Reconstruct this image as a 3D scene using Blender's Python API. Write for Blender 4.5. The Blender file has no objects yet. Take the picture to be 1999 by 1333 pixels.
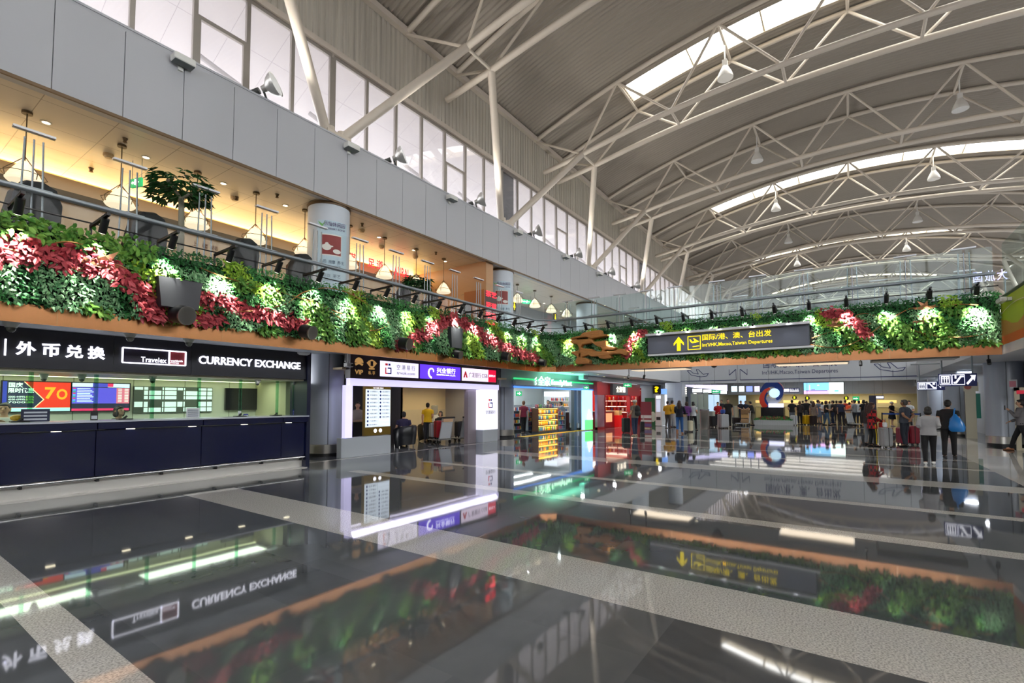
import bpy, math, random
import numpy as np
from mathutils import Vector, Matrix
random.seed(7)
rng = np.random.default_rng(7)
PI = math.pi
S = bpy.context.scene
COL = S.collection

# ------------------------------------------------------------------ camera
# world: X runs down the hall along the left shop front, Y points at that shop front, Z up
FPX, YAW, PITCH, PX, PY, EYE = 947.46, math.radians(34.769), math.radians(2.596), 999.5, 740.3, 1.65
FW = Vector((math.cos(YAW) * math.cos(PITCH), math.sin(YAW) * math.cos(PITCH), math.sin(PITCH)))
RT = Vector((math.sin(YAW), -math.cos(YAW), 0))
UP = RT.cross(FW)
cd = bpy.data.cameras.new('camera')
cam = bpy.data.objects.new('camera', cd)
COL.objects.link(cam)
cam.location = (0, 0, EYE)
cam.rotation_euler = Matrix((RT, UP, -FW)).transposed().to_euler()
cd.sensor_width = 36
cd.lens = FPX / 1999 * 36
cd.shift_y = (PY - 666.5) / 1999
cd.clip_end = 400
S.camera = cam

# ------------------------------------------------------------------ sky and exposure
W = bpy.data.worlds.new('sky')
S.world = W
W.use_nodes = True
nt = W.node_tree
bg = nt.nodes['Background']
# overcast sky above the horizon, dull apron below it
_tc = nt.nodes.new('ShaderNodeTexCoord'); _sp = nt.nodes.new('ShaderNodeSeparateXYZ'); _mr = nt.nodes.new('ShaderNodeMapRange'); _mx = nt.nodes.new('ShaderNodeMix'); _mx.data_type = 'RGBA'
nt.links.new(_tc.outputs['Generated'], _sp.inputs[0]); nt.links.new(_sp.outputs['Z'], _mr.inputs['Value'])
_mr.inputs['From Min'].default_value = -0.05; _mr.inputs['From Max'].default_value = 0.05
_mx.inputs['A'].default_value = (0.26, 0.26, 0.28, 1); _mx.inputs['B'].default_value = (0.97, 0.98, 1.0, 1)
nt.links.new(_mr.outputs[0], _mx.inputs['Factor']); nt.links.new(_mx.outputs['Result'], bg.inputs['Color'])
bg.inputs['Strength'].default_value = 10.0
S.view_settings.view_transform = 'Standard'
S.view_settings.look = 'None'
S.view_settings.gamma = 1
S.view_settings.use_curve_mapping = False
S.view_settings.exposure = 0.0
S.cycles.max_bounces = 10
S.cycles.diffuse_bounces = 4
S.cycles.glossy_bounces = 4
S.cycles.transparent_max_bounces = 16
S.cycles.caustics_reflective = False
S.cycles.caustics_refractive = False
S.cycles.sample_clamp_indirect = 6


def lamp(name, kind, loc, power, color=(1, 1, 1), target=None, size=0.3, size_y=None, angle=60, blend=0.6, radius=0.05, parent=None):
    l = bpy.data.lights.new(name, kind)
    l.energy = power
    l.color = color
    if kind == 'AREA':
        l.shape = 'RECTANGLE' if size_y else 'DISK'
        l.size = size
        if size_y: l.size_y = size_y
    if kind == 'SPOT':
        l.spot_size = math.radians(angle); l.spot_blend = blend; l.shadow_soft_size = radius
    if kind == 'POINT':
        l.shadow_soft_size = radius
    o = bpy.data.objects.new(name, l)
    COL.objects.link(o)
    o.location = loc
    if target is not None:
        o.rotation_euler = (Vector(target) - Vector(loc)).to_track_quat('-Z', 'Y').to_euler()
    return o


# ------------------------------------------------------------------ pixel rays onto real planes
def ray(x, y): return FW + RT * ((x - PX) / FPX) - UP * ((y - PY) / FPX)
def on(ax, v, x, y):
    d = ray(x, y); o = (0, 0, EYE)
    return Vector(o) + d * ((v - o[ax]) / d[ax])
def onX(v, x, y): return on(0, v, x, y)
def onY(v, x, y): return on(1, v, x, y)
def onZ(v, x, y): return on(2, v, x, y)


# ------------------------------------------------------------------ materials
def lin(c):
    if isinstance(c, str):
        c = [int(c[i:i + 2], 16) / 255 for i in (0, 2, 4)]
    return tuple((v / 12.92 if v <= 0.04045 else ((v + 0.055) / 1.055) ** 2.4) for v in c) + (1,)
_M = {}
def mat(name, c='808080', rough=0.5, metal=0.0, emit=0.0, spec=0.5, noise=0.0, nscale=8.0, ec=None, trans=0.0, stretch=None, bump=0.0):
    if name in _M: return _M[name]
    m = bpy.data.materials.new(name); m.use_nodes = True
    n = m.node_tree.nodes; L = m.node_tree.links; b = n['Principled BSDF']
    b.inputs['Base Color'].default_value = lin(c)
    b.inputs['Roughness'].default_value = rough
    b.inputs['Metallic'].default_value = metal
    b.inputs['Specular IOR Level'].default_value = spec
    b.inputs['Transmission Weight'].default_value = trans
    if emit:
        b.inputs['Emission Color'].default_value = lin(ec or c)
        b.inputs['Emission Strength'].default_value = emit
    if noise or bump:
        tc = n.new('ShaderNodeTexCoord'); nz = n.new('ShaderNodeTexNoise')
        nz.inputs['Scale'].default_value = nscale; nz.inputs['Detail'].default_value = 4
        src = tc.outputs['Object']
        if stretch:
            mp = n.new('ShaderNodeMapping'); mp.inputs['Scale'].default_value = stretch
            L.new(src, mp.inputs['Vector']); src = mp.outputs['Vector']
        L.new(src, nz.inputs['Vector'])
        if noise:
            mx = n.new('ShaderNodeMix'); mx.data_type = 'RGBA'
            a = lin(c)
            mx.inputs['A'].default_value = tuple(v * (1 - noise) for v in a[:3]) + (1,)
            mx.inputs['B'].default_value = tuple(min(1, v * (1 + noise)) for v in a[:3]) + (1,)
            L.new(nz.outputs['Fac'], mx.inputs['Factor']); L.new(mx.outputs['Result'], b.inputs['Base Color'])
        if bump:
            bp = n.new('ShaderNodeBump'); bp.inputs['Strength'].default_value = bump; bp.inputs['Distance'].default_value = 0.02
            L.new(nz.outputs['Fac'], bp.inputs['Height']); L.new(bp.outputs['Normal'], b.inputs['Normal'])
    _M[name] = m
    return m
def glow(name, c='ffffff', e=1.0, ec=None):
    return mat(name, c, 0.5, emit=e, ec=ec)
def glass(name, tint=(0.93, 0.97, 0.96), refl=0.015, milk=0.0, milkc=(0.9, 0.9, 0.92)):
    if name in _M: return _M[name]
    m = bpy.data.materials.new(name); m.use_nodes = True
    n = m.node_tree.nodes; L = m.node_tree.links; n.clear()
    out = n.new('ShaderNodeOutputMaterial'); t = n.new('ShaderNodeBsdfTransparent'); g = n.new('ShaderNodeBsdfGlossy')
    t.inputs['Color'].default_value = tint + (1,); g.inputs['Roughness'].default_value = 0.02
    lw = n.new('ShaderNodeLayerWeight'); lw.inputs['Blend'].default_value = 0.25
    mp = n.new('ShaderNodeMath'); mp.operation = 'MULTIPLY_ADD'; mp.inputs[1].default_value = 0.10 if refl > 0.01 else 0.02; mp.inputs[2].default_value = refl
    L.new(lw.outputs['Fresnel'], mp.inputs[0])
    mx = n.new('ShaderNodeMixShader'); L.new(mp.outputs[0], mx.inputs['Fac']); L.new(t.outputs[0], mx.inputs[1]); L.new(g.outputs[0], mx.inputs[2])
    last = mx
    if milk:
        d = n.new('ShaderNodeBsdfTranslucent'); d.inputs['Color'].default_value = milkc + (1,)
        d2 = n.new('ShaderNodeBsdfDiffuse'); d2.inputs['Color'].default_value = milkc + (1,)
        dm = n.new('ShaderNodeMixShader'); dm.inputs['Fac'].default_value = 0.35
        L.new(d.outputs[0], dm.inputs[1]); L.new(d2.outputs[0], dm.inputs[2])
        m2 = n.new('ShaderNodeMixShader'); m2.inputs['Fac'].default_value = milk
        L.new(mx.outputs[0], m2.inputs[1]); L.new(dm.outputs[0], m2.inputs[2]); last = m2
    L.new(last.outputs[0], out.inputs['Surface'])
    _M[name] = m
    return m


# ------------------------------------------------------------------ mesh building
class MB:
    def __init__(s): s.v = []; s.f = []; s.m = []; s.k = 0
    def mi(s, k): s.k = k; return s
    def add(s, vs, fs):
        o = len(s.v); s.v += [tuple(v) for v in vs]
        for f in fs: s.f.append(tuple(i + o for i in f)); s.m.append(s.k)
        return s
    def box(s, a, b):
        x0, y0, z0 = a; x1, y1, z1 = b
        return s.add([(x0, y0, z0), (x1, y0, z0), (x1, y1, z0), (x0, y1, z0), (x0, y0, z1), (x1, y0, z1), (x1, y1, z1), (x0, y1, z1)],
                     [(0, 3, 2, 1), (4, 5, 6, 7), (0, 1, 5, 4), (1, 2, 6, 5), (2, 3, 7, 6), (3, 0, 4, 7)])
    def cbox(s, c, d): return s.box([c[i] - d[i] / 2 for i in range(3)], [c[i] + d[i] / 2 for i in range(3)])
    def rbox(s, a, b, r=0.01):  # box with chamfered vertical and horizontal edges
        x0, y0, z0 = a; x1, y1, z1 = b
        def ring(z, q): return [(x0 + r + q, y0 + q, z), (x1 - r - q, y0 + q, z), (x1 - q, y0 + r + q, z), (x1 - q, y1 - r - q, z), (x1 - r - q, y1 - q, z), (x0 + r + q, y1 - q, z), (x0 + q, y1 - r - q, z), (x0 + q, y0 + r + q, z)]
        return s.loft([ring(z0, r * .6), ring(z0 + r, 0), ring(z1 - r, 0), ring(z1, r * .6)])
    def loft(s, rings, cap=True, closed=True):
        n = len(rings[0]); vs = [p for r in rings for p in r]; fs = []
        for i in range(len(rings) - 1):
            for j in range(n if closed else n - 1):
                k = (j + 1) % n; fs.append((i * n + j, i * n + k, (i + 1) * n + k, (i + 1) * n + j))
        if cap and closed:
            fs.append(tuple(range(n))[::-1]); fs.append(tuple((len(rings) - 1) * n + j for j in range(n)))
        return s.add(vs, fs)
    def tube(s, pts, r, n=8, cap=True):
        pts = [Vector(p) for p in pts]; rs = r if isinstance(r, (list, tuple)) else [r] * len(pts)
        rings = []; prev = None
        for i, p in enumerate(pts):
            d = (pts[min(i + 1, len(pts) - 1)] - pts[max(i - 1, 0)]).normalized()
            if prev is None:
                a = Vector((0, 0, 1)) if abs(d.z) < 0.9 else Vector((1, 0, 0)); u = d.cross(a).normalized()
            else: u = (prev - d * prev.dot(d)).normalized()
            prev = u; w = d.cross(u)
            rings.append([p + (u * math.cos(2 * PI * k / n) + w * math.sin(2 * PI * k / n)) * rs[i] for k in range(n)])
        return s.loft(rings, cap)
    def bar(s, a, b, w, h):  # rectangular bar from a to b
        a = Vector(a); b = Vector(b); d = (b - a).normalized()
        up = Vector((0, 0, 1)) if abs(d.z) < 0.95 else Vector((1, 0, 0)); u = d.cross(up).normalized(); v = u.cross(d)
        R = lambda p: [p - u * w / 2 - v * h / 2, p + u * w / 2 - v * h / 2, p + u * w / 2 + v * h / 2, p - u * w / 2 + v * h / 2]
        return s.loft([R(a), R(b)])
    def lathe(s, c, prof, n=24, a0=0, a1=2 * PI):
        full = abs(a1 - a0 - 2 * PI) < 1e-6; m = n if full else n + 1
        rings = [[(c[0] + r * math.cos(a0 + (a1 - a0) * k / n), c[1] + r * math.sin(a0 + (a1 - a0) * k / n), c[2] + z) for k in range(m)] for r, z in prof]
        return s.loft(rings, cap=full, closed=full)
    def prism(s, poly, fn0, fn1):  # poly: 2-D outline, fn maps (u, v) to 3-D for front and back
        n = len(poly); vs = [fn0(*p) for p in poly] + [fn1(*p) for p in poly]
        fs = [tuple(range(n)), tuple(range(n, 2 * n))[::-1]] + [(i, i + n, (i + 1) % n + n, (i + 1) % n) for i in range(n)]
        return s.add(vs, fs)
    def ball(s, c, r, n=12, m=8):
        rx, ry, rz = r if isinstance(r, (list, tuple)) else (r, r, r)
        rings = [[(c[0] + rx * math.sin(PI * i / m) * math.cos(2 * PI * k / n), c[1] + ry * math.sin(PI * i / m) * math.sin(2 * PI * k / n), c[2] - rz * math.cos(PI * i / m)) for k in range(n)] for i in range(1, m)]
        rings = [[(c[0], c[1], c[2] - rz)] * n] + rings + [[(c[0], c[1], c[2] + rz)] * n]
        return s.loft(rings, cap=False)
    def quad(s, *p): return s.add(p, [(0, 1, 2, 3)])
    def mesh(s, name, mats, smooth=False):
        me = bpy.data.meshes.new(name); me.from_pydata(s.v, [], s.f)
        mats = mats if isinstance(mats, (list, tuple)) else [mats]
        for m in mats: me.materials.append(m)
        if len(mats) > 1: me.polygons.foreach_set('material_index', s.m)
        if smooth:
            me.polygons.foreach_set('use_smooth', [True] * len(s.f))
            if smooth != 'all': me.set_sharp_from_angle(angle=math.radians(40))
        me.update()
        return me
    def build(s, name, mats, parent=None, smooth=False):
        return put(name, s.mesh(name, mats, smooth), parent)


LASTO = [None]
def put(name, me, parent=None):
    o = bpy.data.objects.new(name, me); COL.objects.link(o); LASTO[0] = o
    if parent is not None:
        o.parent = parent
        o.matrix_parent_inverse = Matrix.LocRotScale(parent.location, parent.rotation_euler, parent.scale).inverted() if parent.parent is None else (world_m(parent)).inverted()
    return o
def world_m(o):
    m = Matrix.LocRotScale(o.location, o.rotation_euler, o.scale)
    if o.parent: m = world_m(o.parent) @ o.matrix_parent_inverse @ m
    return m
def tag(o, label, cat, group=None, kind=None):
    o['label'] = label; o['category'] = cat
    if group: o['group'] = group
    if kind: o['kind'] = kind
    return o
def thing(name, label, cat, loc=(0, 0, 0), group=None):
    o = bpy.data.objects.new(name, None); COL.objects.link(o); o.location = loc; o.empty_display_size = 0.2
    return tag(o, label, cat, group)
def struct(o, label=None):
    o['kind'] = 'structure'
    if label: o['label'] = label
    return o
def dup(root, delta=(0, 0, 0), label=None, rotz=0, group=None):
    r = root.copy(); COL.objects.link(r)
    r.location = Vector(root.location) + Vector(delta); r.rotation_euler = (0, 0, root.rotation_euler.z + rotz)
    if label: r['label'] = label
    if group: r['group'] = group
    def kids(a, b):
        for ch in [c for c in list(KIDS.get(a.name, a.children))]:
            c = ch.copy(); COL.objects.link(c); c.parent = b
            c.matrix_parent_inverse = ch.matrix_parent_inverse
            kids(ch, c)
    kids(root, r)
    return r
KIDS = {}
ORD = 'first second third fourth fifth sixth seventh eighth ninth tenth eleventh twelfth thirteenth fourteenth fifteenth sixteenth seventeenth eighteenth nineteenth twentieth'.split()
TENS = 'twenty thirty'.split()
def nth(i):
    if i < 20: return ORD[i]
    t, u = divmod(i + 1, 10)
    if u == 0: return {2: 'twentieth', 3: 'thirtieth', 4: 'fortieth'}[t]
    return {2: 'twenty', 3: 'thirty', 4: 'forty'}[t] + '-' + ORD[u - 1]


# ------------------------------------------------------------------ lettering and voxel-blended shapes, evaluated in a scratch scene
TMP = bpy.data.scenes.new('scratch')
def evaluate(o):
    TMP.collection.objects.link(o)
    with bpy.context.temp_override(scene=TMP, view_layer=TMP.view_layers[0]):
        dg = bpy.context.evaluated_depsgraph_get()
    dg.update()
    me = bpy.data.meshes.new_from_object(o.evaluated_get(dg), depsgraph=dg)
    TMP.collection.objects.unlink(o)
    d = o.data; bpy.data.objects.remove(o)
    (bpy.data.curves if isinstance(d, bpy.types.Curve) else bpy.data.meshes).remove(d)
    return me
def text(s, m, origin, w=None, h=0.1, right=(1, 0, 0), up=(0, 0, 1), parent=None, name='lettering', bold=0.0, depth=0.004, align='L', space=1.0, label=None):
    """lettering fitted into width w (if given) and height h, lower-left corner at origin"""
    cu = bpy.data.curves.new('t', 'FONT'); cu.body = s; cu.size = 1; cu.offset = bold; cu.extrude = 0.5; cu.resolution_u = 3; cu.space_character = space
    me = evaluate(bpy.data.objects.new('t', cu))
    n = len(me.vertices)
    if n == 0: return None
    co = np.empty(n * 3, np.float32); me.vertices.foreach_get('co', co); co = co.reshape(-1, 3)
    lo = co.min(0); hi = co.max(0)
    sy = h / max(1e-6, hi[1] - lo[1]); sx = w / (hi[0] - lo[0]) if w else sy
    R = np.array(Vector(right).normalized()); U = np.array(Vector(up).normalized()); N = np.cross(R, U)
    tw = (hi[0] - lo[0]) * sx
    off = {'L': 0, 'C': -tw / 2, 'R': -tw}[align]
    p = np.array(origin) + np.outer((co[:, 0] - lo[0]) * sx + off, R) + np.outer((co[:, 1] - lo[1]) * sy, U) + np.outer((co[:, 2] + 0.5) * depth, N)
    me.vertices.foreach_set('co', p.astype(np.float32).ravel()); me.materials.clear(); me.materials.append(m); me.update()
    o = put(name, me, parent)
    if label: o['label'] = label
    return o
def blend(mb, voxel, smooth=4, name='body', mats=None):
    o = bpy.data.objects.new('v', mb.mesh('v', mats or []))
    r = o.modifiers.new('r', 'REMESH'); r.mode = 'VOXEL'; r.voxel_size = voxel; r.use_smooth_shade = True
    if smooth:
        q = o.modifiers.new('s', 'SMOOTH'); q.factor = 0.5; q.iterations = smooth
    return evaluate(o)
# ------------------------------------------------------------------ daylight and the hall's own big lamps
XT = [13.4 + 9.03 * k for k in range(-1, 9)]          # roof truss positions along the hall
YC = -0.35                                            # middle of the barrel roof
def roof_z(y): return 17.95 - 0.0138 * (y - YC) ** 2
def top_z(y): return 17.75 - 0.0138 * (y - YC) ** 2
def low_z(y): return 15.2 - 0.0089 * (y - YC) ** 2
sun = lamp('sun', 'SUN', (0, 0, 60), 3.0, (1, 0.95, 0.88), (-14, 22, 0)); sun.data.angle = math.radians(4)

def tile_mat(name, c, joint, sx=1.2, sy=0.6, rough=0.45):
    m = mat(name, c, rough); n = m.node_tree.nodes; L = m.node_tree.links; b = n['Principled BSDF']
    tc = n.new('ShaderNodeTexCoord'); br = n.new('ShaderNodeTexBrick'); br.offset = 0.0
    br.inputs['Scale'].default_value = 1; br.inputs['Brick Width'].default_value = sx; br.inputs['Row Height'].default_value = sy; br.inputs['Mortar Size'].default_value = 0.008
    br.inputs['Color1'].default_value = lin(c); br.inputs['Color2'].default_value = lin(c); br.inputs['Mortar'].default_value = lin(joint)
    L.new(tc.outputs['Object'], br.inputs['Vector']); L.new(br.outputs['Color'], b.inputs['Base Color'])
    return m
WHITE = mat('white_paint', 'd9d4c9', 0.4)
PANEL = mat('fascia_panel', 'b1b3b7', 0.38, noise=0.03, nscale=0.6)
CEIL = mat('soffit_white', 'd3d6da', 0.45)
STEEL = mat('brushed_steel', 'b9b6b0', 0.28, 1.0)
DARK = mat('dark_metal', '17181b', 0.45)
GREYPAINT = mat('grey_paint', 'aab0b8', 0.4)
COPPER = mat('copper', 'd59767', 0.24, 0.95, noise=0.06, nscale=0.9, stretch=(1.6, 1.6, 0.12), bump=0.30)
GLASS = glass('clear_glass')

# ------------------------------------------------------------------ floor
def floor_mat():
    m = bpy.data.materials.new('granite_floor'); m.use_nodes = True
    n = m.node_tree.nodes; L = m.node_tree.links; b = n['Principled BSDF']
    tc = n.new('ShaderNodeTexCoord'); sx = n.new('ShaderNodeSeparateXYZ'); L.new(tc.outputs['Object'], sx.inputs[0])
    X, Y = sx.outputs['X'], sx.outputs['Y']
    def M(op, a, b_=None, c=None):
        q = n.new('ShaderNodeMath'); q.operation = op
        for i, v in enumerate((a, b_, c)):
            if v is None: continue
            if isinstance(v, (int, float)): q.inputs[i].default_value = v
            else: L.new(v, q.inputs[i])
        return q.outputs[0]
    xm = M('FLOORED_MODULO', X, 8.6)
    def band(v, lo, hi): return M('COMPARE', v, (lo + hi) / 2, (hi - lo) / 2)
    bands = M('MAXIMUM', M('MAXIMUM', band(xm, 3.8, 4.67), band(xm, 0.94, 1.21)), band(xm, 7.25, 7.56))
    bands = M('MULTIPLY', bands, band(Y, -2.75, 9.73))
    side = M('MAXIMUM', band(Y, -4.2, -2.75), band(Y, 11.85, 12.05))
    inner = M('MULTIPLY', band(Y, -4.0, -2.95), M('LESS_THAN', M('FLOORED_MODULO', X, 4.3), 0.0))
    mask = M('MAXIMUM', bands, M('SUBTRACT', side, inner))
    # stone blocks: tone differs from slab to slab
    cx = M('FLOOR', M('DIVIDE', M('ADD', X, 0.35), 0.87)); cy = M('FLOOR', M('DIVIDE', M('ADD', Y, -1.13), 0.87))
    cb = n.new('ShaderNodeCombineXYZ'); L.new(cx, cb.inputs[0]); L.new(cy, cb.inputs[1])
    wn = n.new('ShaderNodeTexWhiteNoise'); wn.noise_dimensions = '3D'; L.new(cb.outputs[0], wn.inputs['Vector'])
    cx2 = M('FLOOR', M('DIVIDE', M('ADD', X, 0.0), 2.9)); cy2 = M('FLOOR', M('DIVIDE', M('ADD', Y, -1.13), 2.6))
    cb2 = n.new('ShaderNodeCombineXYZ'); L.new(cx2, cb2.inputs[0]); L.new(cy2, cb2.inputs[1])
    wn2 = n.new('ShaderNodeTexWhiteNoise'); L.new(cb2.outputs[0], wn2.inputs['Vector'])
    tone = M('ADD', M('MULTIPLY', wn.outputs['Value'], 0.25), M('MULTIPLY', wn2.outputs['Value'], 0.75))
    nz = n.new('ShaderNodeTexNoise'); nz.inputs['Scale'].default_value = 3; nz.inputs['Detail'].default_value = 6; L.new(tc.outputs['Object'], nz.inputs['Vector'])
    tone = M('ADD', tone, M('MULTIPLY', nz.outputs['Fac'], 0.5))
    r1 = n.new('ShaderNodeMapRange'); L.new(tone, r1.inputs['Value']); r1.inputs['From Max'].default_value = 1.5
    dk = n.new('ShaderNodeMix'); dk.data_type = 'RGBA'; L.new(r1.outputs[0], dk.inputs['Factor'])
    dk.inputs['A'].default_value = lin('3a3f44'); dk.inputs['B'].default_value = lin('74777a')
    sp = n.new('ShaderNodeTexNoise'); sp.inputs['Scale'].default_value = 70; sp.inputs['Detail'].default_value = 2; L.new(tc.outputs['Object'], sp.inputs['Vector'])
    r2 = n.new('ShaderNodeMapRange'); L.new(sp.outputs['Fac'], r2.inputs['Value']); r2.inputs['From Min'].default_value = 0.35; r2.inputs['From Max'].default_value = 0.6
    lt = n.new('ShaderNodeMix'); lt.data_type = 'RGBA'; L.new(r2.outputs[0], lt.inputs['Factor'])
    lt.inputs['A'].default_value = lin('a09d98'); lt.inputs['B'].default_value = lin('d4d1cb')
    mx = n.new('ShaderNodeMix'); mx.data_type = 'RGBA'; L.new(mask, mx.inputs['Factor']); L.new(dk.outputs['Result'], mx.inputs['A']); L.new(lt.outputs['Result'], mx.inputs['B'])
    L.new(mx.outputs['Result'], b.inputs['Base Color'])
    b.inputs['Roughness'].default_value = 0.04; b.inputs['Specular IOR Level'].default_value = 0.75; b.inputs['IOR'].default_value = 1.55
    wv = n.new('ShaderNodeTexNoise'); wv.inputs['Scale'].default_value = 1.1; wv.inputs['Detail'].default_value = 1; L.new(tc.outputs['Object'], wv.inputs['Vector'])
    bp = n.new('ShaderNodeBump'); bp.inputs['Strength'].default_value = 0.05; bp.inputs['Distance'].default_value = 0.02; L.new(wv.outputs['Fac'], bp.inputs['Height']); L.new(bp.outputs[0], b.inputs['Normal'])
    return m
struct(MB().box((-18, -14, -0.3), (62, 20, 0)).build('floor', floor_mat()))

# ------------------------------------------------------------------ roof deck: ribbed sheet over a shallow barrel, with skylight slots
def roof():
    mb = MB(); step = 0.055; ys = np.linspace(-13.8, 13.3, 41); rows = []
    slots = [(XT[k] - 0.66, XT[k] + 0.66) for k in (0, 2, 4, 6, 8)]
    x = -18.0; i = 0
    xs = []
    while x < 92: xs.append(x); x += step
    for i, x in enumerate(xs):
        q = i % 4; dz = (0.0, 0.0, -0.055, -0.055)[q]
        rows.append([(x + (0.02 if q in (0, 2) else 0), y, roof_z(y) + dz) for y in ys])
    n = len(ys); base = [p for r in rows for p in r]; fs = []
    for i in range(len(rows) - 1):
        a, b = xs[i], xs[i + 1]
        cut = any(b > s0 and a < s1 for s0, s1 in slots)
        for j in range(n - 1):
            if cut and -9.2 < (ys[j] + ys[j + 1]) / 2 < 8.5: continue
            fs.append((i * n + j, i * n + j + 1, (i + 1) * n + j + 1, (i + 1) * n + j))
    mb.add(base, fs)
    return mb
struct(roof().build('ceiling', mat('ribbed_roof_sheet', '968d81', 0.5, noise=0.10, nscale=0.5, stretch=(1.5, 0.3, 1))))
SKYL = glass('skylight_sheet', (0.97, 0.96, 0.92), 0.02, 0.45, (0.95, 0.93, 0.88))
for k in (0, 2, 4, 6, 8):
    x = XT[k]; ys = np.linspace(-9.3, 8.6, 19)
    mb = MB()
    mb.add([(x + s, y, roof_z(y) + 0.25) for s in (-0.66, 0.66) for y in ys], [(j, j + 1, 19 + j + 1, 19 + j) for j in range(18)])
    o = struct(mb.build('window_%d' % (20 + k), SKYL))
    fr = MB()
    for s in (-0.68, 0.68):
        fr.add([(x + s, y, roof_z(y) + z) for z in (-0.06, 0.3) for y in ys], [(j, j + 1, 19 + j + 1, 19 + j) for j in range(18)])
    for j in (0, 3, 6, 9, 12, 15, 18):
        y = ys[j]; fr.box((x - 0.68, y - 0.03, roof_z(y) - 0.02), (x + 0.68, y + 0.03, roof_z(y) + 0.28))
    fr.build('skylight_curb', mat('curb_cream', 'd6c9b0', 0.5), o)

# ------------------------------------------------------------------ left wall above the gallery: panel fascia, ribbon windows, ribbed cladding
WF, WW = 12.6, 13.1
mb = MB()
x = -15.63
while x < 91:
    mb.rbox((x + 0.006, WF, 7.72), (x + 1.1228, WF + 0.06, 9.62), 0.004); x += 1.12875
mb.box((-16, WF + 0.02, 9.62), (92, WF + 0.06, 9.74))
mb.box((-16, WF + 0.05, 7.7), (92, WF + 0.3, 9.7))
mb.box((-16, WF, 9.70), (92, WW + 0.25, 9.75))
struct(mb.build('wall_left', PANEL))
struct(MB().box((-16, WF - 0.015, 7.66), (92, WF + 0.04, 7.72)).build('trim_1', mat('bronze_edge', '6d5a45', 0.4, 0.6)))
mb = MB(); x = -16
ribs = []
while x < 92:
    ribs += [(x, WW + 0.1), (x + 0.09, WW + 0.1), (x + 0.11, WW + 0.06), (x + 0.20, WW + 0.06)]; x += 0.22
vs = [(a, b, 12.7) for a, b in ribs] + [(a, b, 15.75) for a, b in ribs]; n = len(ribs)
mb.add(vs, [(i, i + 1, n + i + 1, n + i) for i in range(n - 1)])
struct(mb.build('wall_left_upper', mat('ribbed_cladding', 'c2bcaf', 0.5, noise=0.38, nscale=1.2, stretch=(6, 1, 0.16))))
struct(MB().box((-16, WW - 0.12, 12.56), (92, WW + 0.12, 12.74)).box((-16, WW - 0.14, 15.16), (92, WW + 0.07, 15.38)).build('trim_2', mat('cream_trim', 'cfc4b6', 0.4)))
WINF = mat('window_frame', '9d978f', 0.4, 0.3)
PANE = glass('frosted_pane', (0.97, 0.965, 0.975), 0.02, 0.10, (0.92, 0.90, 0.95))
CURTAIN = mat('grey_blind', '8b8d90', 0.8)
for k in range(-2, 9):
    x0 = 8.95 + 9.03 * (k - 0) + 0.0
    x1 = x0 + 9.03; n = 7
    fr = MB(); fr.box((x0 + 0.03, WW - 0.04, 12.44), (x1 - 0.03, WW + 0.06, 12.55)); fr.box((x0 + 0.03, WW - 0.04, 9.76), (x1 - 0.03, WW + 0.06, 9.82))
    for j in range(n + 1):
        xx = x0 + 0.05 + (9.03 - 0.1) * j / n
        fr.box((xx - 0.05, WW - 0.05, 9.82), (xx + 0.05, WW + 0.06, 12.44))
    j = 4
    xa, xb = x0 + 0.05 + 8.93 * j / n, x0 + 0.05 + 8.93 * (j + 1) / n
    fr.box((xa + 0.05, WW - 0.05, 11.18), (xb - 0.05, WW + 0.04, 11.28)).box((xa + 0.05, WW - 0.05, 9.82), (xa + 0.12, WW + 0.03, 11.18)).box((xb - 0.12, WW - 0.05, 9.82), (xb - 0.05, WW + 0.03, 11.18))
    o = struct(fr.build('window_%d' % (k + 3), WINF))
    for j in range(n):
        xa, xb = x0 + 0.1 + 8.93 * j / n, x0 + 8.93 * (j + 1) / n
        MB().box((xa, WW, 9.82), (xb, WW + 0.012, 12.44)).build('pane', PANE, o)
    if k in (0, 2):
        xx = x1 + 0.9
        tag(MB().box((x1 - 0.1, WW + 0.07, 9.8), (x1 + 1.12, WW + 0.1, 12.5)).build('window_blind', CURTAIN), 'grey blind drawn over one tall window pane, %s of the dark panes from the camera' % ('nearest' if k == 0 else 'second'), 'blind')
# outside the ribbon windows: the white canopy and its slanting props that show through the panes
mb = MB()
mb.quad((-16, 13.9, 15.2), (92, 13.9, 15.2), (92, 20, 12.4), (-16, 20, 12.4))
struct(mb.build('trim_3', tile_mat('canopy_white', 'b7b4b6', '8f8c90', 1.5, 2.4, 0.6)), 'white canopy outside the ribbon windows')
ob = MB()
for k in range(-2, 9):
    xf = 8.95 + 9.03 * k
    ob.tube([(xf + 2.6, 14.1, 9.5), (xf - 2.2, 17.5, 13.2)], 0.09, 8)
    ob.tube([(xf + 6.4, 14.1, 9.5), (xf + 2.0, 17.5, 13.2)], 0.09, 8)
struct(ob.build('trim_4', mat('canopy_prop', '7d7a78', 0.5)), 'slanting props outside the ribbon windows')

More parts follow.
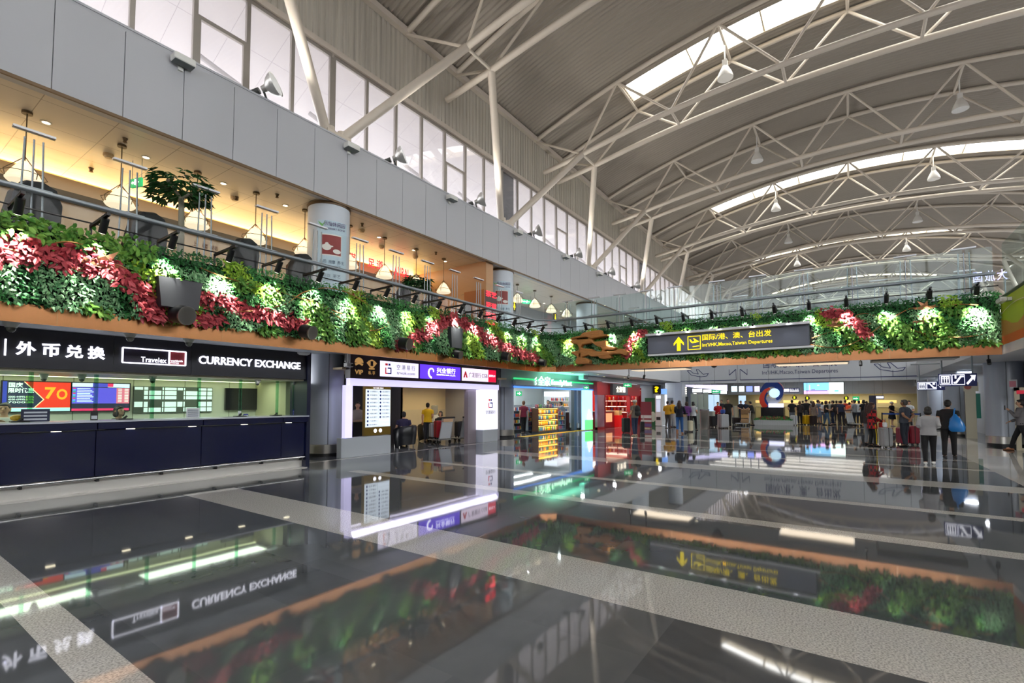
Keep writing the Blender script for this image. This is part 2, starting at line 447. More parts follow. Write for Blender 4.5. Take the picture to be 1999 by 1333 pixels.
# right side of the hall and the two ends (mostly out of frame, they close the room)
struct(MB().box((-18, -14.0, 0), (92, -13.8, 9.8)).build('wall_right', PANEL))
struct(MB().box((-18, -14.0, 12.6), (92, -13.85, 15.5)).build('wall_right_upper', mat('ribbed_cladding')))
mb = MB()
x = -17
while x < 91: mb.box((x, -13.95, 9.8), (x + 0.12, -13.85, 12.6)); x += 1.29
struct(mb.build('window_40', WINF))
struct(MB().box((92, -14, 4.2), (92.3, 13.4, 18)).build('wall_end_upper', mat('end_wall', 'a9a6a8', 0.6)))
struct(MB().box((-18.2, -14, 15), (-18, 13.4, 18)).build('wall_back_upper', mat('end_wall')))
struct(MB().box((-18.2, -14, 0), (-18, 13.4, 8.6)).build('wall_back', mat('end_wall')))
mb = MB(); y = -13.8
while y < 13: mb.box((-18.1, y, 8.6), (-17.95, y + 0.15, 15)); y += 2.7
mb.box((-18.1, -13.8, 11.7), (-17.95, 13, 11.9))
o = struct(mb.build('window_41', WINF))
MB().box((-18.05, -13.8, 8.6), (-18.03, 13.2, 15)).build('pane', glass('milk_pane', (0.95, 0.95, 0.97), 0.02, 0.6), o)

# ------------------------------------------------------------------ roof trusses: four chords with W webs, carried on splayed props off the sill
CREAM = mat('truss_paint', 'cdc2b2', 0.38, noise=0.05, nscale=2)
def truss(i, x):
    places = ['directly over the near hall', 'nearest of the roof trusses in view', 'second roof truss from the camera, under a skylight', 'third roof truss from the camera, with no skylight', 'fourth roof truss from the camera, under a skylight', 'fifth roof truss from the camera', 'sixth roof truss, seen through the glass screen', 'seventh roof truss, far off behind the glass screen', 'eighth roof truss, far off behind the glass screen', 'farthest roof truss, near the far end wall']
    t = thing('roof_truss', 'arched cream tube truss, ' + places[i], 'truss', (x, YC, 15), 'roof trusses across the hall')
    HB, HT = 0.72, 1.37
    ny = np.linspace(13.0, -13.7, 27)
    for s in (-1, 1):
        MB().tube([(x + s * HB, y, low_z(max(y, -11.4) if y < 0 else min(y, 10.75)) - (0.0 if abs(y - YC) < 11.2 else (abs(y - YC) - 11.1) * 0.15)) for y in ny], 0.125, 10).build('bottom_chord', CREAM, t, True)
        MB().tube([(x + s * HT, y, top_z(y)) for y in np.linspace(13.1, -13.7, 27)], 0.105, 10).build('top_chord', CREAM, t, True)
    bn = [10.75 - 4.44 * k for k in range(6)]; tn = [8.6 - 4.475 * k for k in range(5)]
    for y in bn: MB().tube([(x - HB, y, low_z(y)), (x + HB, y, low_z(y))], 0.06, 8).build('cross_strut', CREAM, t, True)
    for y in tn: MB().tube([(x - HT, y, top_z(y)), (x + HT, y, top_z(y))], 0.06, 8).build('cross_strut', CREAM, t, True)
    for s in (-1, 1):
        for k in range(5):
            MB().tube([(x + s * HB, bn[k], low_z(bn[k])), (x + s * HT, tn[k], top_z(tn[k]))], 0.058, 8).build('diagonal', CREAM, t, True)
            MB().tube([(x + s * HT, tn[k], top_z(tn[k])), (x + s * HB, bn[k + 1], low_z(bn[k + 1]))], 0.058, 8).build('diagonal', CREAM, t, True)
        for side, yb, yw in ((0, bn[0], 13.05), (1, bn[5], -13.75)):
            MB().tube([(x + s * HB, yb, low_z(yb)), (x + s * HT, yw, top_z(yw) - 0.1)], 0.055, 8).build('end_strut', CREAM, t, True)
            yf = 12.9 if side == 0 else -13.6
            MB().tube([(x + s * HB, yb, low_z(yb)), (x + s * 4.3, yf, 9.78)], 0.15, 12).build('splayed_prop', CREAM, t, True)
    return t
for i, x in enumerate(XT): truss(i, x)
# sill brackets where two props meet
for k in range(0, 5):
    x = 8.95 + 9.03 * k
    tag(MB().box((x - 0.42, WF + 0.06, 9.75), (x + 0.42, WW - 0.07, 9.88)).tube([(x - 0.2, 12.85, 9.88), (x - 0.2, 12.85, 10.05)], 0.13, 10).tube([(x + 0.2, 12.85, 9.88), (x + 0.2, 12.85, 10.05)], 0.13, 10).build('prop_bracket', CREAM), 'steel bracket on the window sill where two props meet, %s from the left' % nth(k), 'bracket', 'prop brackets on the window sill')

# bell lamps hung under the truss top nodes
BELL = mat('bell_lamp_white', 'e8e6e0', 0.4)
def bell(x, y, label):
    z = top_z(y) - 0.1
    t = thing('bell_lamp', label, 'hanging lamp', (x, y, z), 'bell lamps under the roof trusses')
    MB().tube([(x, y, z), (x, y, z - 0.75)], 0.03, 8).box((x - 0.12, y - 0.1, z - 0.95), (x + 0.12, y + 0.1, z - 0.7)).build('stem', BELL, t)
    MB().lathe((x, y, z - 1.5), [(0.33, 0), (0.33, 0.05), (0.27, 0.25), (0.14, 0.5), (0.1, 0.6), (0.0, 0.6)], 20).build('shade', BELL, t, True)
    MB().lathe((x, y, z - 1.48), [(0.0, 0), (0.31, 0.0), (0.31, 0.02)], 20).build('lens', mat('bell_lens', 'efe9dc', 0.4, emit=0.3), t)
for i, x in enumerate(XT[:8]):
    for j, y in enumerate((4.125, -4.825) if i != 1 else (4.125,)):
        bell(x, y, 'white bell lamp hung under the %s roof truss, %s of the ridge' % (nth(i), 'left' if j == 0 else 'right'))

# floodlights and boxes along the sill
def flood(i, x):
    t = thing('sill_floodlight', 'round dish floodlight standing on the window sill, %s from the left' % nth(i), 'floodlight', (x, WF + 0.1, 9.75), 'floodlights on the window sill')
    d = Vector((0.5, -0.8, 0.34)).normalized(); c = Vector((x, WF - 0.1, 10.05))
    MB().tube([c - d * 0.22, c - d * 0.1, c - d * 0.02, c + d * 0.1, c + d * 0.17, c + d * 0.18], [0.08, 0.10, 0.20, 0.28, 0.30, 0.31], 20, False).build('dish', mat('dish_alu', 'b3b2ac', 0.35, 0.7), t, True)
    MB().tube([c + d * 0.165, c + d * 0.175], [0.285, 0.28], 20).build('lens', mat('flood_lens', 'dfe3df', 0.15, emit=0.15), t)
    lamp('roof_fill', 'SPOT', c + d * 0.2, 520, (1, 0.96, 0.9), c + Vector((0.25, -0.6, 0.75)) * 5, angle=120, blend=0.9, radius=0.3)  # added beam to brighten the roof; the dish itself looks switched off
    MB().tube([c - d * 0.3, c - d * 0.5], 0.085, 12).tube([c - d * 0.2, (x, WF + 0.05, 9.75)], 0.03, 8).build('bracket', mat('flood_dark', '3a3c38', 0.5), t, True)
for i, p in enumerate(((523, 165), (775, 304), (933, 390), (1045, 452), (1125, 498), (1190, 532), (1240, 556), (1283, 578))):
    flood(i, onY(WF, *p).x)
def wallbox(i, x):
    t = thing('wall_floodlight', 'small white box floodlight fixed to the fascia panels, %s from the left' % nth(i), 'floodlight', (x, WF, 9.4), 'box floodlights on the fascia')
    MB().rbox((x - 0.22, WF - 0.3, 9.42), (x + 0.22, WF - 0.04, 9.58), 0.02).build('housing', mat('off_white', 'd8d8d2', 0.5), t)
    MB().box((x - 0.2, WF - 0.29, 9.4), (x + 0.2, WF - 0.06, 9.42)).build('lens', mat('flood_glass', '59615f', 0.2), t)
    MB().box((x - 0.05, WF - 0.05, 9.32), (x + 0.05, WF, 9.45)).build('bracket', mat('off_white'), t)
for i, p in enumerate(((352, 116), (680, 288), (876, 385), (1006, 450), (1100, 500), (1166, 530))):
    wallbox(i, onY(WF, *p).x)

# ------------------------------------------------------------------ round columns
COLM = mat('column_cladding', 'a9b0bd', 0.32, 0.15, noise=0.02, nscale=1)
def column(x, y, label, h=3.4, z0=0, r=0.51, band=True):
    t = thing('column', label, 'column', (x, y, z0), 'round clad columns')
    MB().lathe((x, y, z0), [(r, 0.14), (r, h)], 40).build('shaft', COLM, t, True)
    if band:
        MB().lathe((x, y, z0), [(r + 0.012, 0.1), (r + 0.012, 0.36), (r, 0.37)], 40).build('base_band', STEEL, t, True)
        MB().lathe((x, y, z0), [(r - 0.02, 0), (r - 0.02, 0.1)], 40).build('plinth', DARK, t, True)
        a = math.atan2(-y, -x) + 0.12
        MB().box((x + math.cos(a) * r - 0.012, y + math.sin(a) * r - 0.012, 0.36), (x + math.cos(a) * r + 0.012, y + math.sin(a) * r + 0.012, h)).build('joint', mat('joint_grey', '70767f', 0.5), t)
    return t
column(9.03, 13.23, 'grey clad column between the currency desk and the brown sign shop')
column(18.2, 13.15, 'grey clad column left of the convenience store')
column(26.1, 13.35, 'grey clad column between the convenience store and the red shop')
column(36.4, 12.6, 'grey clad column beside the information booth')
for i, (x, y) in enumerate(((25.3, -4.75), (31.4, -4.3), (37.5, -4.35), (43.5, -4.4))):
    column(x, y, ('broad grey column nearest on the right of the hall', 'grey column right of the walking couple', 'grey column behind the arrow sign', 'far grey column on the right of the hall')[i], 3.6, r=0.55)
for k in range(-1, 5):
    x = 9.03 + 9.08 * k
    t = thing('gallery_column', 'fat white column on the upper gallery, %s' % ('out at the left', 'with the teapot poster', 'behind the red vertical sign', 'behind the glass corner', 'fourth along the gallery', 'fifth along the gallery')[k + 1], 'column', (x, 13.25, 3.95), 'gallery columns')
    MB().lathe((x, 13.25, 3.95), [(0.62, 0), (0.62, 3.72)], 40).build('shaft', mat('gallery_column', 'c3cbd3', 0.4), t, True)
    MB().lathe((x, 13.25, 3.95), [(0.645, 3.66), (0.645, 3.74)], 40).build('collar', mat('bronze_edge'), t, True)
# ------------------------------------------------------------------ floor slabs and soffits of the upper level
struct(MB().box((-16, 10.32, 3.08), (37, 20, 3.95)).build('floor_gallery', CEIL))
struct(MB().box((17.2, -3.2, 3.12), (20.6, 10.32, 3.95)).build('floor_bridge', CEIL))
struct(MB().box((-16, -13.8, 3.1), (37, -3.3, 3.95)).build('floor_right_gallery', CEIL))
struct(MB().box((37.02, -13.8, 3.75), (92, 13, 4.3)).build('ceiling_far', CEIL))
struct(MB().box((37.02, 13, 3.08), (92, 20, 3.95)).build('floor_far_gallery', CEIL))
struct(MB().box((-16, 10.32, 2.87), (7.35, 11.25, 3.08)).build('trim_5', CEIL), 'low soffit over the currency desk')

# path of the planted parapet: along the shop front, a small splay at the corner, then across the hall as a bridge
PATH = [(-7.0, 10.2), (16.6, 10.2), (17.1, 9.7), (17.1, -3.2)]
SEG = []
acc = 0
for a, b in zip(PATH, PATH[1:]):
    l = math.dist(a, b); SEG.append((acc, l, a, b)); acc += l
PLEN = acc
def pth(s):
    for s0, l, a, b in SEG:
        if s <= s0 + l + 1e-6:
            t = (s - s0) / l; d = ((b[0] - a[0]) / l, (b[1] - a[1]) / l)
            return a[0] + d[0] * (s - s0), a[1] + d[1] * (s - s0), d, (d[1], -d[0])
    return b[0], b[1], d, (d[1], -d[0])
def sX(x): return x + 7.0                       # path length of a point on the shop-front run
def sY(y): return SEG[2][0] + (9.7 - y)          # ... and on the bridge run
def off(poly, q):
    out = []
    for i, (x, y) in enumerate(poly):
        a = poly[max(i - 1, 0)]; b = poly[min(i + 1, len(poly) - 1)]
        if i == 0 or i == len(poly) - 1:
            d = Vector((b[0] - a[0], b[1] - a[1])).normalized(); out.append((x + d.y * q, y - d.x * q))
        else:
            d1 = Vector((x - a[0], y - a[1])).normalized(); d2 = Vector((b[0] - x, b[1] - y)).normalized()
            n = (Vector((d1.y, -d1.x)) + Vector((d2.y, -d2.x))); n = n / (n.length_squared / 2)
            out.append((x + n.x * q, y + n.y * q))
    return out
def ribbon(mb, q0, z0, q1, z1, poly=PATH):
    A = [(x, y, z0) for x, y in off(poly, q0)]; B = [(x, y, z1) for x, y in off(poly, q1)]; n = len(A)
    mb.add(A + B, [(i, i + 1, n + i + 1, n + i) for i in range(n - 1)])
def band(name, prof, m, poly=PATH, parent=None):
    mb = MB()
    rings = [[(x, y, z) for (q, z) in prof for (x, y) in [off(poly, q)[i]]] for i in range(len(poly))]
    mb.loft(rings)
    return mb.build(name, m, parent)
for nm, poly, lb in (('copper_fascia', PATH[:2], 'long polished copper fascia band under the plants above the shops'), ('copper_fascia', PATH[1:3], 'short splayed copper fascia piece at the corner of the gallery'), ('copper_fascia', PATH[2:], 'polished copper fascia band along the foot bridge')):
    t = tag(band(nm, [(0.03, 2.83), (0.03, 3.12), (0.0, 3.12), (0.0, 2.83)], COPPER, poly), lb, 'fascia', 'copper fascia bands')
    L_ = math.dist(*poly)
    if L_ > 2:
        k = 0.6 if poly[0][0] < 0 else 0.9
        d = Vector((poly[1][0] - poly[0][0], poly[1][1] - poly[0][1])).normalized(); nn = Vector((d.y, -d.x))
        jm = MB()
        while k < L_ - 0.3:
            p = Vector(poly[0]) + d * k
            jm.bar((p.x + nn.x * 0.031, p.y + nn.y * 0.031, 2.835), (p.x + nn.x * 0.031, p.y + nn.y * 0.031, 3.115), 0.012, 0.006); k += 1.22
        jm.build('joint', mat('copper_bright', 'f0c49a', 0.15, 1.0), t)

# ------------------------------------------------------------------ living wall
BACK = mat('planting_felt', '121b12', 0.9)
lw1 = thing('living_wall', 'living wall of green and red plants along the gallery edge above the shops', 'living wall', (5, 10.2, 3.1), 'planted parapets')
lw2 = thing('living_wall', 'living wall of green plants along the foot bridge around the departures sign', 'living wall', (17.1, 3, 3.1), 'planted parapets')
Q = [(0.0, 3.12), (0.02, 4.32), (-0.25, 4.38), (-0.25, 3.12)]
band('planter_backing', Q, BACK, PATH[:3], lw1); band('planter_backing', Q, BACK, PATH[2:], lw2)
def leafmat(name, c, c2, rough=0.5):
    m = mat(name, c, rough, spec=0.35); n = m.node_tree.nodes; L = m.node_tree.links; b = n['Principled BSDF']
    oi = n.new('ShaderNodeNewGeometry'); mx = n.new('ShaderNodeMix'); mx.data_type = 'RGBA'
    mx.inputs['A'].default_value = lin(c); mx.inputs['B'].default_value = lin(c2)
    L.new(oi.outputs['Random Per Island'], mx.inputs['Factor']); L.new(mx.outputs['Result'], b.inputs['Base Color'])
    b.inputs['Subsurface Weight'].default_value = 0.0
    return m
LEAF = {'fern': leafmat('leaf_fern', '2a6e36', '56a456'), 'grey': leafmat('leaf_silver_green', '5a9a64', '9fcb98'), 'broad': leafmat('leaf_broad', '3a782a', '80ae4c'),
        'lime': leafmat('leaf_lime', '6f9f26', 'a4c63e'), 'red': leafmat('leaf_red', '8e222e', 'cf5a62'), 'dark': leafmat('leaf_dark', '1b4a28', '357a3e')}
def poly_world(px, plane):
    out = []
    for x, y in px:
        p = onY(10.15, x, y) if plane == 'Y' else onX(17.0, x, y)
        out.append((sX(p.x) if plane == 'Y' else sY(p.y), p.z))
    return out
RED = [(poly_world([(-60, 470), (0, 488), (60, 492), (120, 505), (180, 515), (235, 538), (280, 580), (300, 612)], 'Y'), 0.17),
       (poly_world([(385, 582), (430, 590), (480, 608), (540, 622), (582, 634)], 'Y'), 0.12), (poly_world([(378, 620), (420, 622)], 'Y'), 0.1),
       (poly_world([(778, 672), (800, 658), (830, 645), (860, 628), (885, 622), (915, 640), (945, 662), (980, 678), (1010, 690), (1042, 700)], 'Y'), 0.16),
       (poly_world([(1224, 690), (1232, 668), (1256, 648)], 'X'), 0.13), (poly_world([(1612, 612), (1640, 612), (1660, 622), (1680, 640), (1692, 652)], 'X'), 0.13)]
def near_red(s, z):
    for pl, w in RED:
        for (a, b), (c, d) in zip(pl, pl[1:]):
            dx, dz = c - a, d - b; t = max(0, min(1, ((s - a) * dx + (z - b) * dz) / (dx * dx + dz * dz + 1e-9)))
            if math.hypot(s - a - dx * t, z - b - dz * t) < w * (0.75 + 0.5 * math.sin(s * 9.1) ** 2): return True
    return False
def vnoise(s, z, f, o):
    return 0.5 + 0.25 * (math.sin(s * f + o) * math.cos(z * f * 1.7 + o * 2.3) + math.sin(s * f * 1.9 + z * f * 1.3 + o * 3.1)) * 2 / 2
def species(s, z):
    if near_red(s, z): return 'red'
    n1 = vnoise(s, z, 1.55, 0.4); n2 = vnoise(s, z, 2.3, 2.2)
    if z > 4.12: return 'broad' if s < sX(3.4) and n2 > 0.25 else ('lime' if n2 > 0.78 else ('dark' if n1 < 0.6 else 'fern'))
    if n1 > 0.68: return 'lime' if n2 > 0.5 else 'broad'
    if n2 > 0.66: return 'broad'
    if n1 < 0.36: return 'grey'
    return 'fern' if n2 > 0.4 else ('grey' if n1 > 0.5 else 'dark')
SIGN_S = (sY(5.85), sY(0.85))
SIZE = {'fern': (0.045, 0.08), 'grey': (0.05, 0.085), 'dark': (0.05, 0.09), 'broad': (0.08, 0.14), 'lime': (0.05, 0.09), 'red': (0.10, 0.16)}
def foliage(s0, s1, parent, pts_per_m2=1600):
    acc_ = {k: MB() for k in LEAF}
    N = int((s1 - s0) * 1.3 * pts_per_m2)
    for i in range(N):
        s = random.uniform(s0, s1); z = random.uniform(3.1, 4.42)
        sp = species(s, z)
        if sp in ('broad', 'red') and random.random() < 0.45: continue
        if SIGN_S[0] - 0.05 < s < SIGN_S[1] + 0.05 and 3.3 < z < 3.9: continue
        x, y, d, nr = pth(s)
        bulge = 0.03 + 0.26 * vnoise(s, z, 4.2, 1.1) * random.random() + 0.09 * math.sin((z - 3.1) / 1.3 * PI)
        if s < s0 + 0.05 or s > PLEN - 0.08: bulge *= 0.3
        P = Vector((x + nr[0] * bulge, y + nr[1] * bulge, z + (0.05 * random.random() if z > 4.3 else 0)))
        lo, hi = SIZE[sp]; ln = random.uniform(lo, hi); wd = ln * random.uniform(0.4, 0.6)
        out = Vector((nr[0], nr[1], 0)); along = Vector((d[0], d[1], 0))
        ang = random.uniform(0, 2 * PI)
        t = (along * math.cos(ang) + Vector((0, 0, 1)) * (math.sin(ang) - 0.35) + out * random.uniform(0.25, 1.0)).normalized()
        u = t.cross(out + Vector((0, 0, random.uniform(0.1, 0.8))))
        if u.length < 1e-3: continue
        u.normalize(); nn = u.cross(t); fold = nn * wd * 0.22
        tip = P + t * ln - Vector((0, 0, ln * 0.25))
        if sp in ('fern', 'grey', 'dark'):
            m_ = P + t * ln * 0.5
            acc_[sp].add([P, m_ + u * wd * .5 - fold, tip, m_ - u * wd * .5 - fold], [(0, 1, 2), (0, 2, 3)])
        else:
            m1 = P + t * ln * 0.3; m2 = P + t * ln * 0.68 - Vector((0, 0, ln * 0.06))
            acc_[sp].add([P, m1 + u * wd * .5 - fold, m2 + u * wd * .42 - fold, tip, m2 - u * wd * .42 - fold, m1 - u * wd * .5 - fold, m1, m2],
                         [(0, 1, 6), (1, 2, 7, 6), (2, 3, 7), (0, 6, 5), (6, 7, 4, 5), (7, 3, 4)])
    names = {'fern': 'fern_foliage', 'grey': 'silvery_foliage', 'dark': 'dark_foliage', 'broad': 'broad_leaf_foliage', 'lime': 'lime_foliage', 'red': 'red_foliage'}
    for k, mb in acc_.items():
        if mb.v:
            o = mb.build(names[k], LEAF[k], parent); o['kind'] = 'stuff'
foliage(sX(-2.2), SEG[2][0], lw1); foliage(SEG[2][0], PLEN, lw2)

# copper vines wound over the plants, copper birds
VINE = mat('copper_rod', 'c98d5c', 0.28, 0.9)
def vine(px, plane, label, r=0.012):
    q = 10.0 if plane == 'Y' else 16.9
    pts = [(onY(q, *p) if plane == 'Y' else onX(q, *p)) for p in px]
    fine = []
    for i in range(len(pts) - 1):
        p0, p1, p2, p3 = pts[max(i - 1, 0)], pts[i], pts[i + 1], pts[min(i + 2, len(pts) - 1)]
        for k in range(6):
            t = k / 6; fine.append(0.5 * ((2 * p1) + (p2 - p0) * t + (2 * p0 - 5 * p1 + 4 * p2 - p3) * t * t + (3 * p1 - p0 - 3 * p2 + p3) * t ** 3))
    fine.append(pts[-1])
    tag(MB().tube(fine, r, 6).build('copper_vine', VINE, None, True), label, 'ornament', 'copper vines on the living walls')
vine([(0, 482), (25, 488), (60, 495), (95, 478), (130, 472), (170, 480), (205, 498), (225, 520), (250, 545), (285, 570), (312, 582)], 'Y', 'curling copper rod over the red leaves nearest the left edge')
vine([(30, 500), (80, 510), (140, 522), (190, 528), (230, 532)], 'Y', 'second copper rod crossing the red leaves at the far left')
vine([(392, 523), (430, 538), (480, 553), (530, 565), (580, 580), (620, 592), (660, 610), (690, 618)], 'Y', 'long copper rod sagging across the middle of the left living wall')
vine([(395, 597), (430, 605), (470, 608), (520, 603), (560, 592), (580, 578), (600, 568), (640, 562), (680, 572), (715, 592), (745, 615), (760, 632)], 'Y', 'looping copper rod from the dark planter box to the pillar')
vine([(600, 588), (620, 596), (640, 605), (670, 625), (700, 640), (730, 645), (765, 632)], 'Y', 'copper loop hanging below the spotlit patch right of the pillar')
vine([(1580, 672), (1620, 678), (1660, 672), (1700, 650), (1735, 625), (1770, 605), (1790, 600), (1830, 598), (1870, 594), (1910, 595)], 'X', 'copper rod rising across the right end of the bridge planting')
vine([(1585, 660), (1620, 648), (1660, 640), (1700, 632), (1670, 618), (1690, 612), (1715, 620), (1740, 632)], 'X', 'copper rod looping right of the departures sign')
vine([(1735, 628), (1770, 640), (1800, 650), (1840, 657), (1880, 658), (1920, 652)], 'X', 'sagging copper rod under the two copper birds')
BIRD = mat('copper_sheet', 'c38a68', 0.3, 0.85)
def bird(p, nr, sc, fl, label):
    d = Vector((nr[1], -nr[0], 0)); n_ = Vector((nr[0], nr[1], 0)); p = Vector(p) + n_ * 0.18
    shape = [(-0.5, 0.02), (-0.36, 0.09), (-0.2, 0.08), (-0.12, 0.12), (-0.28, 0.42), (0.02, 0.22), (0.16, 0.40), (0.17, 0.12), (0.30, 0.08), (0.52, 0.16), (0.46, -0.02), (0.2, -0.08), (-0.1, -0.10), (-0.34, -0.05)]
    f = lambda w: (lambda u, v: p + d * (u * sc * fl) + Vector((0, 0, v * sc)) + n_ * (w - abs(u) * sc * 0.25 + 0.12 * v * sc))
    tag(MB().prism(shape, f(0.0), f(0.012)).build('copper_bird', BIRD), label, 'ornament', 'copper birds on the living walls')
bird(onY(10.1, 198, 520), (0, -1), 0.62, 1, 'copper sheet bird among the red leaves on the left living wall')
bird(onX(17.05, 1630, 637), (-1, 0), 0.42, 1, 'copper sheet bird nearest the departures sign')
bird(onX(17.05, 1802, 603), (-1, 0), 0.48, -1, 'upper of the two copper birds at the right of the bridge')
bird(onX(17.05, 1800, 630), (-1, 0), 0.5, -1, 'lower of the two copper birds at the right of the bridge')

# dark planter boxes and black can lights tucked between the plants
PBOX = mat('planter_box_grey', '34363b', 0.45, noise=0.15, nscale=3)
def pbox(px, w, h, label):
    p = onY(9.98, *px)
    mb = MB(); x, y, z = p
    R = lambda zz, q: [(x - w * q, y - 0.13, zz), (x + w * q, y - 0.13, zz), (x + w * q, y + 0.18, zz), (x - w * q, y + 0.18, zz)]
    t = tag(mb.loft([R(z - h / 2, 0.42), R(z + h / 2, 0.5)]).build('planter_box', PBOX), label, 'planter', 'dark planter boxes in the living wall')
    MB().loft([R(z + h / 2 - 0.004, 0.47), R(z + h / 2 + 0.004, 0.47)]).build('soil', BACK, t)
pbox((347, 575), 0.7, 0.52, 'large square dark grey planter box among the red leaves left of the pillar')
pbox((886, 660), 0.55, 0.62, 'smaller dark planter box between two slopes of red leaves')
CANL = mat('black_can', '1c1d20', 0.35, 0.3)
for i, (px, r) in enumerate((((345, 612), 0.17), ((592, 646), 0.15), ((783, 669), 0.16), ((885, 690), 0.13), ((981, 694), 0.15), ((1053, 706), 0.13))):
    p = onY(9.98, *px); d = Vector((0.25, -0.9, -0.2)).normalized()
    t = tag(MB().tube([p + d * 0.0, p + d * 0.26], r, 20, False).tube([p + d * 0.24, p + d * 0.0], r * 0.9, 20, True).build('can_light', CANL, None, True), 'black drum set in the plants just above the copper band, %s from the left' % nth(i), 'lamp', 'black drums in the living wall')
    MB().tube([p + d * 0.24, p + d * 0.275, p + d * 0.275, p + d * 0.24], [r, r, r * 0.93, r * 0.93], 20, False).build('rim', STEEL, t, True)

# gnarled driftwood in the corner
def wood():
    def P(x, y): return onX(16.75, x, y)
    mb = MB()
    PL = [([(235, 345), (330, 300), (480, 270), (520, 220), (640, 190), (880, 150), (900, 230), (1030, 250), (1000, 280), (880, 300), (720, 330), (600, 300), (450, 310), (330, 345)], .20),
          ([(250, 380), (300, 350), (700, 325), (730, 400), (640, 430), (500, 450), (470, 520), (700, 540), (760, 580), (680, 605), (520, 605), (430, 640), (420, 700), (600, 730), (660, 770), (650, 840), (380, 850), (360, 800), (400, 700), (280, 620), (300, 590), (430, 570), (430, 500), (400, 450), (300, 430)], .13),
          ([(690, 400), (980, 360), (1000, 470), (1080, 480), (1200, 510), (1150, 560), (950, 560), (900, 530), (780, 470)], .11),
          ([(480, 590), (700, 580), (900, 595), (1140, 585), (1300, 530), (1460, 600), (1400, 680), (1300, 640), (1180, 640), (1000, 665), (800, 690), (700, 700), (640, 660), (520, 700), (470, 700)], .16),
          ([(830, 690), (960, 655), (1100, 680), (1110, 720), (960, 750), (860, 730)], .14), ([(900, 540), (960, 540), (960, 610), (890, 610)], .09), ([(960, 640), (1020, 640), (1010, 690), (950, 690)], .08)]
    for pl, dp in PL:
        pts = [P(1090 + u / 10.52, 630 + v / 10.52) for u, v in pl]; n = len(pts)
        mb.add([(16.80 - dp, p.y, p.z) for p in pts] + [(16.86 + dp * .4, p.y, p.z) for p in pts], [tuple(range(n)), tuple(range(n, 2 * n))[::-1]] + [(i, i + n, (i + 1) % n + n, (i + 1) % n) for i in range(n)])
    me = blend(mb, 0.018, 4, 'driftwood')
    me.materials.append(mat('driftwood', 'b87c40', 0.5, noise=0.45, nscale=5, stretch=(1, 1, 5), bump=0.4))
    tag(put('driftwood', me), 'gnarled orange-brown driftwood in the planted corner left of the departures sign', 'ornament')
wood()

# black arm spotlights that rake the plants
ARM = mat('black_arm', '101113', 0.4)
def armlight(i, s, bridge, pw):
    x, y, d, nr = pth(s); n_ = Vector((nr[0], nr[1], 0)); b = Vector((x, y, 4.38)) - n_ * 0.1
    t = thing('arm_spotlight', '%s black spotlight on an arm over the %s' % (nth(i), 'bridge planting, counted from the corner' if bridge else 'left living wall, counted from the left'), 'spotlight', b, 'arm spotlights over the living walls')
    tip = b + n_ * 0.86 + Vector((0, 0, 0.20))
    MB().bar(b, b + Vector((0, 0, 0.2)), 0.03, 0.03).bar(b + Vector((0, 0, 0.18)), tip, 0.045, 0.045).build('arm', ARM, t)
    aim = Vector((x, y, 3.5)) - tip; aim.normalize(); h = tip - n_ * 0.16 - Vector((0, 0, 0.06))
    MB().tube([h - aim * 0.02, h + aim * 0.22], 0.055, 12).build('lamp_can', ARM, t, True)
    MB().tube([h + aim * 0.221, h + aim * 0.226], 0.045, 12).build('lens', mat('spot_lens', 'fff6e6', 0.3, emit=6), LASTO[0])
    lamp('spot_beam', 'SPOT', h + aim * 0.24, pw, (1.0, 0.98, 0.86), (x + nr[0] * 0.02, y + nr[1] * 0.02, 3.52), angle=64, blend=0.9, radius=0.04)
k = 0
for i in range(19):
    x = -1.3 + 0.96 * i + 0.0
    armlight(k, sX(x), False, 420); k += 1
k = 0
for i in range(14):
    y = 9.0 - 0.9 * i
    if y > -2.9: armlight(k, sY(y), True, 420); k += 1
tag(MB().tube([(x, y, 4.6) for x, y in off(PATH, -0.05)], 0.013, 6).build('cable_rail', ARM), 'thin black cable rail running just above the plants', 'rail')

# handrail, trident posts and glass screens
RAIL = mat('rail_grey', '8b9398', 0.35, 0.6)
tag(MB().tube([(x, y, 4.98) for x, y in off(PATH, -0.32)], 0.045, 12).build('handrail', RAIL, None, True), 'long round grey handrail behind the living walls', 'handrail')
def trident(x, y, d, label, h=5.95, top=0.5):
    t = thing('trident_post', label, 'post', (x, y, 3.95), 'trident posts of the glass screens')
    D = Vector((d[0], d[1], 0))
    m = MB(); c = Vector((x, y, 0))
    for q in (-0.12, 0, 0.12):
        m.tube([c + D * q * 1.2 + Vector((0, 0, 3.95)), c + D * q * 0.9 + Vector((0, 0, h - 0.12))], 0.014, 6)
    m.build('rods', RAIL, t, True)
    MB().bar(c - D * top / 2 + Vector((0, 0, h)), c + D * top / 2 + Vector((0, 0, h)), 0.09, 0.035).build('top_bar', mat('post_bar', 'c3c5c8', 0.35, 0.4), t)
    MB().bar(c - D * 0.24 + Vector((0, 0, 5.04)), c + D * 0.24 + Vector((0, 0, 5.04)), 0.05, 0.03).build('clamp', RAIL, t)
px = [1.87 + 1.26 * k for k in range(-3, 12)]
for x in (-6, 0, 6, 12, 18): lamp('right_gallery_fill', 'AREA', (x, -7.5, 3.05), 220, (1, 0.97, 0.92), (x, -7.5, 0), 1.2)  # added fill lamps out of view, to brighten copper and counter reflections
for i, x in enumerate(px): trident(x, 10.6, (1, 0), 'three-rod post with a flat top bar on the left gallery, %s from the left' % nth(i))
by = [onX(17.5, q, 600).y for q in (1108, 1160, 1210, 1262, 1318, 1400, 1480, 1570, 1665, 1770, 1885)]
for i, y in enumerate(by): trident(17.5, y, (0, 1), 'three-rod post on the foot bridge, %s from the corner' % nth(i), 5.75)
